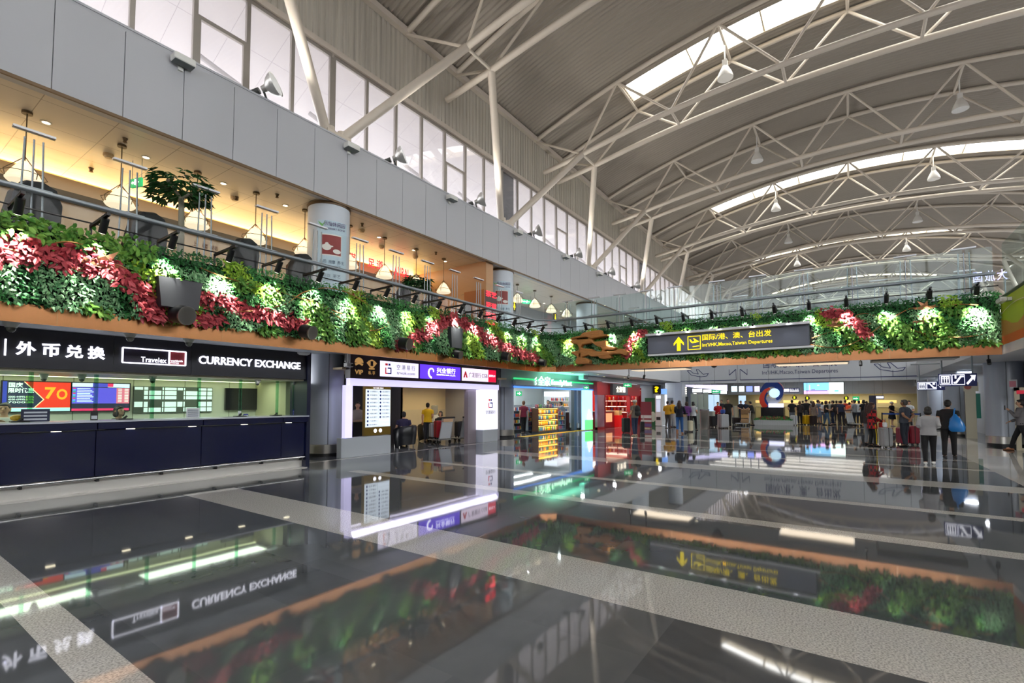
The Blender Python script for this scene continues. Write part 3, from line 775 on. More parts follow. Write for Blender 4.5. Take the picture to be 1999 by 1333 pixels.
SCR = glass('screen_glass', (0.88, 0.94, 0.925), 0.02)
xs = px + [17.5]
for a, b in zip(xs, xs[1:]):
    tag(MB().box((a + 0.03, 10.544, 4.05), (b - 0.03, 10.556, 5.9)).build('glass_screen', glass('gallery_glass', (0.975, 0.985, 0.98), 0.003)), 'clear glass screen between trident posts, pane %s on the left gallery' % nth(xs.index(a)), 'glass screen', 'glass screens')
bs = [10.5] + by + [-3.2]
for i, (a, b) in enumerate(zip(bs, bs[1:])):
    tag(MB().box((17.454, b + 0.03, 4.05), (17.466, a - 0.03, 5.7)).build('glass_screen', SCR), 'greenish glass screen on the foot bridge, pane %s from the corner' % nth(i), 'glass screen', 'glass screens')
# far side of the bridge
for i in range(6):
    a = 9.8 - 2.15 * i
    tag(MB().box((20.544, a - 2.1, 4.05), (20.556, a, 5.7)).build('glass_screen', SCR), 'glass screen on the far side of the foot bridge, pane %s from the left' % nth(i), 'glass screen', 'glass screens')
    trident(20.5, a - 2.12, (0, 1), 'three-rod post on the far side of the foot bridge, %s from the left' % nth(i), 5.75)
tag(MB().tube([(20.46, 10, 4.98), (20.46, -3.2, 4.98)], 0.04, 10).build('handrail', RAIL, None, True), 'round grey handrail on the far side of the foot bridge', 'handrail')

# ------------------------------------------------------------------ departures sign on the bridge
ds = thing('departures_sign', 'long grey departures sign with yellow arrow and lettering on the bridge', 'sign', (16.8, 3.35, 3.3))
SY0, SY1 = onX(16.72, 1264, 672).y, onX(16.72, 1580, 655).y
MB().rbox((16.74, SY1, 3.31), (17.1, SY0, 3.93), 0.01).build('panel', mat('sign_slate', '5a5f6c', 0.4), ds)
MB().box((16.55, SY1 - 0.02, 3.93), (17.1, SY0 + 0.02, 4.0)).build('light_ledge', mat('ledge_white', 'd8dade', 0.4), ds)
MB().box((16.74, SY1 - 0.1, 3.24), (17.1, SY0, 3.30)).build('bottom_ledge', mat('ledge_white'), ds)
YEL = glow('sign_yellow', 'ffe500', 1.0)
def onsign(x, y): return onX(16.73, x, y)
def sigmap(p): return lambda u, v: None
def flat(mb, poly, x0, x1): mb.prism(poly, lambda u, v: (x0, u, v), lambda u, v: (x1, u, v))
a = onsign(1325, 671); yc, zc = a.y, a.z
m = MB(); flat(m, [(yc + 0.17, zc + 0.02), (yc, zc + 0.24), (yc - 0.17, zc + 0.02), (yc - 0.17, zc - 0.06), (yc - 0.06, zc + 0.06), (yc - 0.06, zc - 0.24), (yc + 0.06, zc - 0.24), (yc + 0.06, zc + 0.06), (yc + 0.17, zc - 0.06)], 16.735, 16.725)
m.build('arrow', YEL, ds)
a = onsign(1355, 669); yc, zc = a.y, a.z
m = MB()
for (p, q) in (((-.2, -.22), (.2, -.22)), ((.2, -.22), (.2, .22)), ((.2, .22), (-.2, .22)), ((-.2, .22), (-.2, -.22))):
    m.bar((16.73, yc + p[0], zc + p[1]), (16.73, yc + q[0], zc + q[1]), 0.022, 0.022)
m.bar((16.73, yc + 0.05, zc - 0.13), (16.73, yc - 0.16, zc - 0.11), 0.02, 0.025)
flat(m, [(yc + .15, zc + .12), (yc + .11, zc + .12), (yc + .06, zc + .04), (yc - .02, zc + .06), (yc + .03, zc + .15), (yc - .02, zc + .14), (yc - .10, zc + .07), (yc - .16, zc + .05), (yc - .14, zc + .02), (yc + .06, zc - .01), (yc + .12, zc + .04)], 16.735, 16.725)
m.build('aircraft_symbol', YEL, ds)
l0 = onsign(1371, 669); r0 = onsign(1506, 660)
text('国际/港、澳、台出发', YEL, (16.735, l0.y, 3.66), l0.y - onsign(1506, 660).y, 0.2, (0, -1, 0), (0, 0, 1), ds, 'lettering', 0.004, 0.01)
text("Int'l/HK,Macao,Taiwan Departures", YEL, (16.735, l0.y, 3.42), l0.y - onsign(1508, 672).y, 0.15, (0, -1, 0), (0, 0, 1), ds, 'lettering', 0.004, 0.01, 'L', 1.07)
for k in range(5):
    y = SY0 - 0.45 - 0.98 * k
    lamp('sign_light', 'SPOT', (16.5, y, 4.02), 9, (0.95, 0.97, 1), (16.74, y, 3.5), angle=80, blend=0.9)
    MB().tube([(16.56, y, 4.0), (16.52, y, 4.05)], 0.03, 10).build('lamp_head', ARM, ds, True)

# ------------------------------------------------------------------ right-hand gallery parapet: lime and orange graphic panel
t = thing('graphic_parapet', 'lime green and orange graphic parapet at the right end of the bridge', 'parapet', (12, -3.25, 3))
XR0, XR1 = 17.1, -12
MB().box((XR1, -3.3, 2.83), (XR0, -3.2, 3.06)).build('white_edge', CEIL, t)
MB().box((XR1, -3.3, 3.06), (XR0, -3.2, 3.27)).build('orange_stripe', mat('orange_panel', 'e2703c', 0.4), t)
def curve_strip(z0f, z1f, m, nm, yy):
    n = 60; xs = np.linspace(XR1, XR0, n); mb = MB()
    mb.add([(x, yy, z0f(x)) for x in xs] + [(x, yy, z1f(x)) for x in xs], [(i, i + 1, n + i + 1, n + i) for i in range(n - 1)])
    return mb.build(nm, m, t)
w = lambda x: 3.62 + 0.12 * math.sin(x * 1.5) + 0.05 * math.sin(x * 3.1)
MB().box((XR1, -3.3, 3.27), (XR0, -3.205, 4.2)).build('panel_core', mat('lime_panel', 'b4c52c', 0.4), t)
curve_strip(lambda x: 3.27, w, mat('tan_panel', 'c88a45', 0.4), 'tan_wave', -3.202)
curve_strip(lambda x: 3.75 + 0.2 * math.sin(x * 0.9), lambda x: 3.77 + 0.2 * math.sin(x * 0.9), mat('line_cream', 'efe6c8', 0.5), 'wave_line', -3.201)
MB().tube([(XR1, -3.22, 4.24), (XR0, -3.22, 4.24)], 0.05, 8).build('cap_rail', mat('cap_dark', '4a4f48', 0.4), t, True)
SCR2 = SCR
for i in range(9):
    a = 16.9 - 1.6 * i
    tag(MB().box((a - 1.55, -3.256, 4.3), (a, -3.244, 5.6)).build('glass_screen', SCR2), 'glass screen above the lime parapet, pane %s from the bridge' % nth(i), 'glass screen', 'glass screens')
# reflection of a lit shop sign, built as glowing mirrored letters behind the glass
t = thing('reflected_lettering', 'reflected purple-white shop characters, built as glowing letters behind the glass at the right edge', 'sign', (24, -4.6, 5.6))
a = onX(26, 1898, 545); 
text('大旅国', glow('violet_white', 'c9c4ff', 1.3), onX(26, 1967, 545), onX(26, 1900, 545).y - onX(26, 1967, 545).y, 0.42, (0, 1, 0), (0, 0, 1), t, 'lettering', 0.0, 0.02, 'L', 1.25)
m = MB()
for q in (1904, 1962): p = onX(26, q, 540); m.tube([(26.02, p.y, 3.95), (26.02, p.y, p.z)], 0.02, 6)
m.build('stand', RAIL, t)  # legs added to carry the reflected letters
# ------------------------------------------------------------------ upper gallery: massage lounge under a warm ceiling
struct(MB().box((-16, WF + 0.04, 7.72), (92, 17.5, 7.9)).build('ceiling_gallery', tile_mat('ceiling_tile', 'd8cdbb', '9a8c78', 1.2, 1.2, 0.3)))
BEIGE = mat('lounge_wall', 'd9c3a3', 0.6)
struct(MB().box((-16, 16.3, 3.95), (16.6, 16.5, 7.35)).build('wall_gallery', BEIGE))
struct(MB().box((16.6, 17.0, 3.95), (92, 17.2, 7.72)).build('wall_gallery_far', mat('gallery_grey', 'b9bfc4', 0.6)))
struct(MB().box((-16, 16.0, 6.72), (16.6, 16.3, 6.92)).build('trim_6', mat('dark_band', '6d6352', 0.6)), 'dark ledge along the lounge wall')
struct(MB().box((16.4, 12.75, 3.95), (16.9, 17.2, 7.72)).build('wall_partition', mat('partition_tan', 'b98f66', 0.5)))
COVE = glow('cove_light', 'ffc765', 2.2)
t = tag(MB().box((-8, 16.32, 7.36), (16.4, 17.3, 7.38)).build('cove_light', COVE), 'warm yellow cove light along the top of the lounge wall', 'cove light')
for x in (-2, 2.2, 6.4, 10.6, 14.8):
    lamp('cove_glow', 'AREA', (x, 16.15, 7.3), 16, (1, 0.68, 0.26), (x, 14.2, 7.9), 4.1, 0.25)
def downlight(i, p, warm=True, z=7.72, label=None, r=0.07, group='downlights in the gallery ceiling'):
    t = thing('downlight', label or 'round recessed downlight in the gallery ceiling, %s from the left' % nth(i), 'downlight', (p.x, p.y, z), group)
    MB().lathe((p.x, p.y, z), [(r + 0.03, 0), (r + 0.03, -0.012), (r, -0.012), (r, 0.0)], 20).build('trim_ring', WHITE, t)
    MB().lathe((p.x, p.y, z - 0.006), [(0, 0), (r, 0), (r, 0.004)], 20).build('lens', glow('downlight_lens', 'fff0d0', 4.5), t)
    return p
for i, q in enumerate(((90, 239), (285, 307), (436, 358), (557, 401), (740, 463), (808, 488), (869, 510), (922, 527), (1000, 560), (1062, 592), (1095, 607), (1180, 596), (1222, 617))):
    p = downlight(i, onZ(7.72, *q))
    if i < 8: lamp('downlight_beam', 'SPOT', (p.x, p.y, 7.7), 55, (1, 0.86, 0.62), (p.x, p.y, 0), angle=95, blend=0.8, radius=0.08)
for i in range(5):
    lamp('gallery_light', 'SPOT', (19 + 3.5 * i, 14.6, 7.65), 110, (0.93, 0.97, 1), (19 + 3.5 * i, 14.6, 0), angle=160, blend=0.5, radius=0.06)
for i, q in enumerate(((244, 270), (178, 328), (541, 379), (462, 384), (851, 492), (707, 436), (935, 518), (849, 531))):
    p = onZ(7.72, *q)
    tag(MB().lathe((p.x, p.y, 7.6), [(0.0, 0), (0.05, 0.02), (0.03, 0.05), (0.06, 0.12)], 12).build('sprinkler', mat('sprinkler_brown', '6b5333', 0.5)), 'small sprinkler head in the lounge ceiling, %s' % ('near the left pendant', 'over the left rail post', 'left of the pillar', 'near the middle pendant', 'near the sixth downlight', 'right of the pillar', 'next to the last downlight', 'over the second pair of pendants')[i], 'sprinkler', 'sprinkler heads')
for i, q in enumerate(((212, 301), (458, 385), (745, 480), (706, 448), (811, 500))):
    p = onZ(7.72, *q)
    tag(MB().lathe((p.x, p.y, 7.62), [(0.0, 0), (0.07, 0.0), (0.09, 0.04), (0.11, 0.04), (0.11, 0.1)], 16).build('smoke_detector', mat('detector_cream', 'c9b08a', 0.5)), 'cream smoke detector on the lounge ceiling, %s from the left' % nth(i), 'smoke detector', 'smoke detectors')

# wire pendants
SHADE = glow('pendant_shade', 'fff0cf', 0.8)
WIRE = mat('pendant_wire', '6b5a40', 0.4, 0.4)
def pendant(i, px, py, Y=14.0, warm=True):
    p = onY(Y, px, py); x, y, z = p
    t = thing('pendant_lamp', 'white pyramid pendant lamp in a wire cage, %s from the left' % nth(i), 'pendant lamp', (x, y, 7.7), 'wire pendant lamps over the gallery')
    MB().tube([(x, y, z + 0.42), (x, y, 7.7)], 0.012, 6).lathe((x, y, 7.66), [(0.09, 0), (0.09, 0.05)], 14).build('cord', WIRE, t)
    MB().lathe((x, y, z), [(0.30, 0.0), (0.27, -0.04), (0, -0.05)], 20).lathe((x, y, z), [(0.30, 0.0), (0.22, 0.16), (0.12, 0.32), (0.03, 0.4)], 20).build('shade', SHADE, t, True)
    m = MB()
    for k in range(4):
        a = k * PI / 2 + 0.4; m.tube([(x, y, z + 0.5), (x + 0.36 * math.cos(a), y + 0.36 * math.sin(a), z + 0.1), (x + 0.33 * math.cos(a), y + 0.33 * math.sin(a), z - 0.02)], 0.009, 5)
    m.tube([(x + 0.36 * math.cos(k * PI / 4), y + 0.36 * math.sin(k * PI / 4), z + 0.1) for k in range(9)], 0.008, 5)
    m.build('cage', WIRE, t)
for i, q in enumerate(((47, 352), (234, 400), (383, 440), (498, 470), (594, 494), (682, 520), (750, 540), (812, 558), (866, 570), (914, 582), (1010, 588), (1044, 598), (1076, 608), (1106, 616))):
    pendant(i, *q)

# massage recliners with their backs to the rail
CH1 = mat('recliner_black', '232629', 0.5); CH2 = mat('recliner_brown', '6a3326', 0.35); CH3 = mat('recliner_disc', 'a9b4bd', 0.4); CH4 = mat('recliner_white', 'd6dadf', 0.4)
def recliner(x, y, label, disc=False, rot=0.35):
    t = thing('massage_recliner', label, 'recliner', (x, y, 3.95), 'massage recliners in the gallery lounge')
    def T(p): 
        c, s = math.cos(rot), math.sin(rot); return (x + p[0] * c - p[1] * s, y + p[0] * s + p[1] * c, 3.95 + p[2])
    def bx(m, a, b, r=0.06):
        q = MB(); q.rbox(a, b, r); m.add([T(v) for v in q.v], q.f)
        return m
    bx(MB(), (-0.38, -0.15, 0.12), (0.38, 0.75, 0.5)).build('seat', CH1, t)
    prof = [(-0.36, 0.3), (-0.40, 0.8), (-0.36, 1.25), (-0.22, 1.48), (0, 1.54), (0.22, 1.48), (0.36, 1.25), (0.40, 0.8), (0.36, 0.3)]
    m = MB(); m.loft([[T((u * s_, -0.18 - 0.22 * (v - 0.3) + o, v * (1 if s_ == 1 else 0.985))) for u, v in prof] for s_, o in ((0.9, -0.1), (1, -0.05), (1, 0.1), (0.9, 0.16))]); m.build('backrest', CH1, t)
    for s in (-1, 1):
        m = MB(); bx(m, (s * 0.5 - 0.11, -0.35, 0.1), (s * 0.5 + 0.11, 0.6, 0.62), 0.09); bx(m, (s * 0.5 - 0.10, -0.1, 0.6), (s * 0.5 + 0.10, 0.5, 0.72), 0.05); m.build('arm', CH2, t)
    m = MB(); bx(m, (-0.2, -0.2, 1.0), (0.2, 0.02, 1.3), 0.08); m.build('head_pillow', CH2, t)
    bx(MB(), (-0.34, 0.75, 0.08), (0.34, 1.15, 0.4)).build('footrest', CH2, t)
    bx(MB(), (-0.45, -0.42, 0.0), (0.45, 0.7, 0.12), 0.03).build('base', CH4, t)
    if disc:
        m = MB(); c = [(0.17 * math.cos(a), 0.2 * math.sin(a)) for a in np.linspace(0, 2 * PI, 24, False)]
        m.loft([[T((u, -0.18 - 0.22 * (v + 0.8) - 0.065 - o, 1.1 + v)) for u, v in c] for o in (0, 0.02)]); m.build('speaker_disc', CH3, t)
for i, (px, py, dz) in enumerate(((40, 430, 0), (262, 478, 1), (452, 535, 0), (565, 545, 0), (768, 600, 0), (824, 610, 0), (892, 628, 0))):
    p = onY(12.0 if i < 4 else 12.5, px, py)
    recliner(p.x, p.y, ('broad black recliner at the far left end of the gallery', 'black recliner with a pale round disc on its back', 'black and brown recliner left of the small red-framed window', 'black and brown recliner next to the teapot pillar', 'brown recliner just right of the pillar', 'brown and black recliner in front of the bushy plant', 'brown recliner nearest the red vertical sign')[i], i == 1)

# small windowed doors, screens and notices on the lounge wall
DOORW = mat('door_wood', '8a4a26', 0.5); DG = glow('door_window', 'd9c4cf', 0.6)
for i, (px, py) in enumerate(((466, 505), (640, 545), (705, 545))):
    p = onY(16.28, px, py); x = p.x
    o = struct(MB().box((x - 0.42, 16.2, 3.95), (x + 0.42, 16.31, 6.1)).build('door_%d' % (i + 1), DOORW), 'wooden door with a small divided window, %s on the lounge wall' % nth(i))
    m = MB()
    for u in (-0.17, 0.05):
        for v in (0, 0.24): m.box((x + u, 16.18, 5.35 + v), (x + u + 0.14, 16.2, 5.55 + v))
    m.build('door_window', DG, o)
p0 = onY(16.28, 320, 470)
t = thing('wall_notice', 'dark red characters and small print on the lounge wall behind the potted tree', 'lettering', (p0.x, 16.29, 5.4))
text('请  勿  靠 近    上  楼  梯', mat('sign_brown', '6b3b28', 0.6), onY(16.29, 285, 458), 1.9, 0.16, parent=t); text('No Away Massage Area', mat('sign_brown'), onY(16.29, 285, 480), 1.9, 0.09, parent=t)
p = onY(12.9, 97, 445)
t = thing('hexagon_screen', 'hexagon-framed yellow glowing panel behind the rail near the left edge', 'lamp', (p.x, 12.9, 4.4))
hx = [(0.42 * math.cos(a), 0.28 * math.sin(a)) for a in np.linspace(0, 2 * PI, 6, False)]
q = onY(12.9, 190, 455)
MB().prism([(q.x + u, 4.75 + v) for u, v in hx], lambda u, v: (u, 12.9, v), lambda u, v: (u, 12.95, v)).build('frame', mat('hex_frame', '7d7a70', 0.4), t)
MB().prism([(q.x + u * .86, 4.75 + v * .86) for u, v in hx], lambda u, v: (u, 12.89, v), lambda u, v: (u, 12.9, v)).build('glow_panel', glow('hex_yellow', 'ffd76a', 1.6), t)

# potted trees
def tree(x, y, z0, h, cr, label, n=170, seed=3):
    r = random.Random(seed)
    t = thing('potted_tree', label, 'plant', (x, y, z0), 'potted trees in the gallery')
    MB().lathe((x, y, z0), [(0.16, 0), (0.22, 0.4), (0.24, 0.42), (0.2, 0.42), (0.19, 0.36), (0, 0.36)], 20).build('pot', mat('pot_white', 'cfcfcb', 0.4), t, True)
    MB().tube([(x, y, z0 + 0.3), (x + 0.02, y, z0 + h * 0.5), (x, y, z0 + h - cr)], [0.07, 0.055, 0.05], 10).tube([(x, y, z0 + h - cr), (x - cr * .5, y, z0 + h - cr * .4)], 0.03).tube([(x, y, z0 + h - cr), (x + cr * .5, y + .1, z0 + h - cr * .5)], 0.03).build('trunk', mat('trunk_grey', '8f8a78', 0.7), t, True)
    mb = MB()
    for k in range(n):
        a = r.uniform(0, 2 * PI); q = r.random() ** .5; zz = r.uniform(-0.8, 0.8)
        c = Vector((x + cr * q * math.cos(a), y + cr * q * math.sin(a), z0 + h - cr * .6 + zz * cr * (1 - .4 * q) * .8))
        for j in range(5):
            b = a + (j - 2) * 0.5; d = Vector((math.cos(b), math.sin(b), r.uniform(-0.6, .1))).normalized(); u = d.cross(Vector((0, 0, 1))).normalized(); L_ = r.uniform(.14, .24)
            mb.add([c, c + d * L_ * .5 + u * L_ * .18, c + d * L_ - Vector((0, 0, L_ * .2)), c + d * L_ * .5 - u * L_ * .18], [(0, 1, 2), (0, 2, 3)])
    o = mb.build('crown', LEAF['dark'], t); o['kind'] = 'stuff'
p = onY(11.1, 352, 450); tree(p.x, p.y, 3.95, 2.35, 0.52, 'potted money tree with a round dark green crown behind the rail', 120)
p = onY(11.3, 815, 590); tree(p.x, p.y, 3.95, 1.75, 0.4, 'bushy potted plant behind the rail right of the pillar', 90, 5)

# teapot poster and lettering on the pillar
def wrap(mb, u0, u1, z0, z1, cx, cy, r, n=10, a_mid=None):
    a0, a1 = u0, u1
    mb.add([(cx + r * math.cos(a), cy + r * math.sin(a), z) for z in (z0, z1) for a in np.linspace(a0, a1, n)], [(i, i + 1, n + i + 1, n + i) for i in range(n - 1)])
    return mb
def pillar_poster(cx, cy, label, full=True):
    t = thing('pillar_poster', label, 'poster', (cx, cy, 5.8), 'posters wrapped on the gallery pillars')
    A = math.atan2(-cy, -cx)
    wrap(MB(), A - 0.55, A + 0.95, 4.1, 7.1, cx, cy, 0.626, 16).build('backing', mat('poster_blue', 'bcd3de', 0.4), t)
    wrap(MB(), A - 0.36, A + 0.62, 6.03, 6.68, cx, cy, 0.629, 14).build('photo_border', mat('poster_white', 'e9e4dc', 0.5), t)
    wrap(MB(), A - 0.33, A + 0.59, 6.06, 6.65, cx, cy, 0.631, 14).build('photo', mat('poster_red', '8e3230', 0.5, noise=0.3, nscale=3), t)
    def lump(a, z, ra, rz): 
        p = Vector((cx + 0.633 * math.cos(A + a), cy + 0.633 * math.sin(A + a), z)); tg = Vector((-math.sin(A + a), math.cos(A + a), 0)); nn = Vector((math.cos(A + a), math.sin(A + a), 0))
        return [p + tg * ra * math.cos(k) + Vector((0, 0, rz * math.sin(k))) + nn * 0.002 for k in np.linspace(0, 2 * PI, 20, False)]
    m = MB()
    for a, z, ra, rz in ((-0.08, 6.28, 0.13, 0.10), (-0.08, 6.39, 0.05, 0.03), (0.13, 6.31, 0.05, 0.022), (0.38, 6.17, 0.12, 0.07), (-0.26, 6.30, 0.03, 0.05)):
        m.add(lump(a, z, ra, rz), [tuple(range(20))])
    m.build('teapot_picture', mat('poster_white'), t)
    def tx(s, a, z, w, h, m_):
        p = Vector((cx + 0.64 * math.cos(A + a), cy + 0.64 * math.sin(A + a), z)); tg = Vector((-math.sin(A + a), math.cos(A + a), 0))
        return text(s, m_, p - tg * w / 2, w, h, tg, (0, 0, 1), t)
    INK = mat('poster_ink', '5a6c86', 0.6); PUR = mat('poster_purple', '5c4a78', 0.6)
    tx('乐怡休闲园', 0.25, 6.92, 0.62, 0.14, PUR); tx('COMFORT ZONE', 0.25, 6.82, 0.62, 0.05, PUR)
    tx('品质  按摩  养生', 0.16, 5.78, 0.7, 0.11, INK); tx('FOOT MASSAGE', 0.16, 5.68, 0.5, 0.05, INK); tx('MASSAGE ARMCHAIR', 0.16, 5.57, 0.66, 0.05, INK)
    tx('茶饮  茶艺', 0.16, 5.36, 0.5, 0.11, INK); tx('CALLING FOR COMFORT', 0.16, 5.25, 0.66, 0.05, INK)
    a = -0.32; p = Vector((cx + 0.635 * math.cos(A + a), cy + 0.635 * math.sin(A + a), 6.97)); tg = Vector((-math.sin(A + a), math.cos(A + a), 0))
    MB().add([p + tg * -0.12 + Vector((0, 0, .1)), p + tg * .02, p + tg * .12 + Vector((0, 0, .12)), p + Vector((0, 0, -.1))], [(0, 1, 3), (1, 2, 3)]).build('leaf_logo', mat('logo_green', '7cc46a', 0.5), t)
pillar_poster(9.03, 13.25, 'teapot poster wrapped around the big pillar above the brown sign shop')
pillar_poster(18.11, 13.25, 'teapot poster on the pillar behind the red vertical sign')

# mirror image of the hanging sign on the cove, built as glowing characters, and the vertical light box
RED_E = glow('neon_red', 'ff2a3a', 2.2)
t = thing('red_sign_reflection', 'mirror image of the red sign, built as glowing characters above the lounge wall right of the pillar', 'sign', (11, 15.9, 6.9))
for s, x0, x1, yb, yt in (('艺', 683, 696, 508, 492), ('足', 718, 731, 520, 503), ('道', 735, 748, 524, 506), ('AURAL', 769, 800, 536, 518)):
    a = onY(15.8, x0, yb); b = onY(15.8, x1, yb); c = onY(15.8, x0, yt)
    text(s, RED_E, a, (b - a).x, c.z - a.z, parent=t, bold=0.02)
t = thing('vertical_sign', 'tall dark sign box with four rows of red lit characters beside the gallery pillar', 'sign', (15.3, 11.6, 5.2))
a = onY(11.6, 947, 600); ax = a.x
b = onY(11.6, 970, 600).x
MB().box((ax - 0.05, 11.6, 3.95), (b, 12.6, 6.0)).build('box', mat('sign_maroon', '4a1c1c', 0.4), t)
MB().box((ax - 0.09, 11.58, 3.95), (ax - 0.05, 12.6, 6.02)).build('wood_side', mat('sign_wood', 'b0662f', 0.5), t)
zz = [onY(11.58, 950, v).z for v in (578, 600, 620, 632)]
for s, z, h in (('茶艺', zz[0], .24), ('足道', zz[1], .24), ('采耳', zz[2], .24), ('COMFORT', zz[3], .1)):
    text(s, RED_E, (ax + 0.02, 11.59, z), (b - ax) - 0.06, h, parent=t, bold=0.02)
lamp('sign_red_glow', 'AREA', ((ax + b) / 2, 11.5, 5.1), 4, (1, .1, .12), ((ax + b) / 2, 5, 5), 0.4, 1.2)

# exit and toilet signs on the far gallery
GREENX = glow('exit_green', '1fae6a', 0.7)
def exitsign(pt, w, h, label, face=(0, -1), rods=0.5, name='exit_sign'):
    t = thing(name, label, 'sign', pt, 'green exit signs')
    f = Vector((face[0], face[1], 0)); r = Vector((-f.y, f.x, 0)); p = Vector(pt)
    m = MB(); m.bar(p - r * w / 2, p + r * w / 2, 0.05, h); m.build('box', GREENX, t)
    q = p + f * 0.03
    m = MB(); m.bar(q - r * w * .3, q + r * w * .3, 0.01, h * .14)
    m.add([q - r * w * .42, q - r * w * .28 + Vector((0, 0, h * .22)), q - r * w * .28 - Vector((0, 0, h * .22))], [(0, 1, 2)])
    m.bar(q + r * w * .0 - Vector((0, 0, h * .3)), q + r * w * .06 + Vector((0, 0, h * .34)), 0.012, h * .3)
    m.build('symbol', glow('sign_white', 'f4fff8', 0.9), t)
    if rods:
        MB().tube([p - r * w * .45 + Vector((0, 0, h / 2)), p - r * w * .45 + Vector((0, 0, rods))], 0.008, 6).tube([p + r * w * .45 + Vector((0, 0, h / 2)), p + r * w * .45 + Vector((0, 0, rods))], 0.008, 6).build('rods', RAIL, t)
p = onY(14.5, 267, 357); exitsign(p, 0.35, 0.22, 'small green exit sign hung between the two left pendants', (-1, -.3), 7.7 - p.z)
p = onY(15, 1028, 589); exitsign(p, 0.6, 0.24, 'green exit sign hung on the far gallery behind the pendants', (-.5, -.85), 7.7 - p.z)
for i, (px, py) in enumerate(((1003, 597), (1083, 620))):
    p = onY(14.2 if i == 0 else 15.5, px, py)
    t = thing('toilet_sign', 'black toilet sign with a yellow figure, %s on the far gallery' % ('larger one beside the pillar', 'smaller one further back')[i], 'sign', p)
    MB().cbox(p, (0.32, 0.06, 0.55)).build('box', DARK, t)
    MB().ball((p.x, p.y - .04, p.z + .17), (.05, .02, .05)).add([(p.x - .05, p.y - .045, p.z + .1), (p.x + .05, p.y - .045, p.z + .1), (p.x + .1, p.y - .045, p.z - .1), (p.x + .03, p.y - .045, p.z - .1), (p.x + .03, p.y - .045, p.z - .22), (p.x - .03, p.y - .045, p.z - .22), (p.x - .03, p.y - .045, p.z - .1), (p.x - .1, p.y - .045, p.z - .1)], [tuple(range(8))]).build('figure', YEL, t); MB().tube([(p.x, p.y, p.z + .27), (p.x, p.y, 7.72)], .012, 6).build('rod', RAIL, t)
# bright shop windows at the back of the far gallery
for i, (x0, x1) in enumerate(((998, 1006), (1010, 1042), (1046, 1056))):
    a = onY(16.95, x0, 645); b = onY(16.95, x1, 645)
    struct(MB().box((a.x, 16.9, 4.0), (b.x, 17.0, 6.0)).build('window_%d' % (50 + i), glow('shop_window_glow', 'dfe9ef', 0.9)))
# ------------------------------------------------------------------ currency exchange desk
NAVY = mat('navy_gloss', '0c1238', 0.14, spec=0.8, noise=0.08, nscale=2)
NAVYD = mat('navy_dark', '0c1233', 0.3)
SIGNK = mat('sign_charcoal', '22242e', 0.35)
LED = glow('led_white', 'f2f2ff', 2.2)
XC0, XC1 = -9.0, 7.10
t = thing('currency_counter', 'long glossy navy blue currency exchange counter', 'counter', (2, 11.3, 0))
XJ = [onY(11.22, x, 870).x for x in (-420, 186, 392, 548)]
edges = [XC0] + XJ + [XC1]
for a, b in zip(edges, edges[1:]):
    MB().rbox((a + 0.004, 11.2, 0.30), (b - 0.004, 11.75, 1.13), 0.006).build('front_panel', NAVY, t)
    MB().rbox((a + 0.004, 11.12, 1.14), (b - 0.004, 11.85, 1.27), 0.01).build('upper_panel', NAVY, t)
MB().box((XC0, 11.10, 1.27), (XC1, 12.0, 1.295)).build('countertop', mat('counter_edge', 'c2c6d2', 0.25), t)
MB().box((XC0, 11.32, 0.02), (XC1, 11.75, 0.30)).build('toe_kick', mat('kick_steel', 'e2e0db', .3, .35), t)
MB().box((XC0, 11.14, 0.0), (XC1, 11.75, 0.02)).build('plinth', mat('kick_steel'), t)
MB().tube([(XC0, 11.2, 0.27), (XC1, 11.2, 0.27)], 0.028, 10).build('kick_rail', mat('chrome', 'd5d6d8', 0.12, 1.0), t, True)
m = MB()
for k in range(12):
    x = 7.0 - 1.0 * k; m.box((x - 0.02, 11.2, 0.2), (x + 0.02, 11.34, 0.25))
m.build('rail_brackets', DARK, t)
m = MB()
for k in range(12):
    x = 6.6 - 1.05 * k; m.box((x - 0.06, 11.13, 1.128), (x + 0.06, 11.2, 1.136))
m.build('under_lights', glow('counter_spot', 'fff4d0', 4), t)
t = thing('currency_signboard', 'charcoal sign fascia with white lit lettering over the currency desk', 'sign', (3, 11.2, 2.2))
sj = [onY(11.2, x, 690).x for x in (-210, 222, 374)]
se = [XC0] + sj + [7.06]
for a, b in zip(se, se[1:]): MB().box((a + 0.004, 11.2, 2.2), (b - 0.004, 11.4, 2.865)).build('fascia_panel', SIGNK, t)
def onS(x, y): return onY(11.19, x, y)
def lettering(s, x0, x1, yb, yt, m_=LED, bold=0.02, xr=None, depth=0.02):
    a = onS(x0, yb); b = onS(x1, yb); c = onS(x0, yt)
    return text(s, m_, a, (b - a).x, c.z - a.z, parent=t, bold=bold, depth=depth)
zt, zb = 2.62, 2.43
for s, x0, x1 in (('外', 30, 70), ('币', 81, 117), ('兑', 127, 162), ('换', 171, 205)):
    a, b = onS(x0, 690), onS(x1, 690)
    text(s, LED, (a.x, 11.19, 2.41), b.x - a.x, 0.23, parent=t, bold=0.03, depth=0.02)
a = onS(10, 676); MB().box((a.x - 0.01, 11.17, 2.39), (a.x + 0.012, 11.19, 2.66)).build('divider_bar', LED, t)
a, b = onS(388, 700), onS(586, 712)
text('CURRENCY EXCHANGE', LED, (a.x, 11.19, 2.44), b.x - a.x, 0.17, parent=t, bold=0.016, depth=0.02)
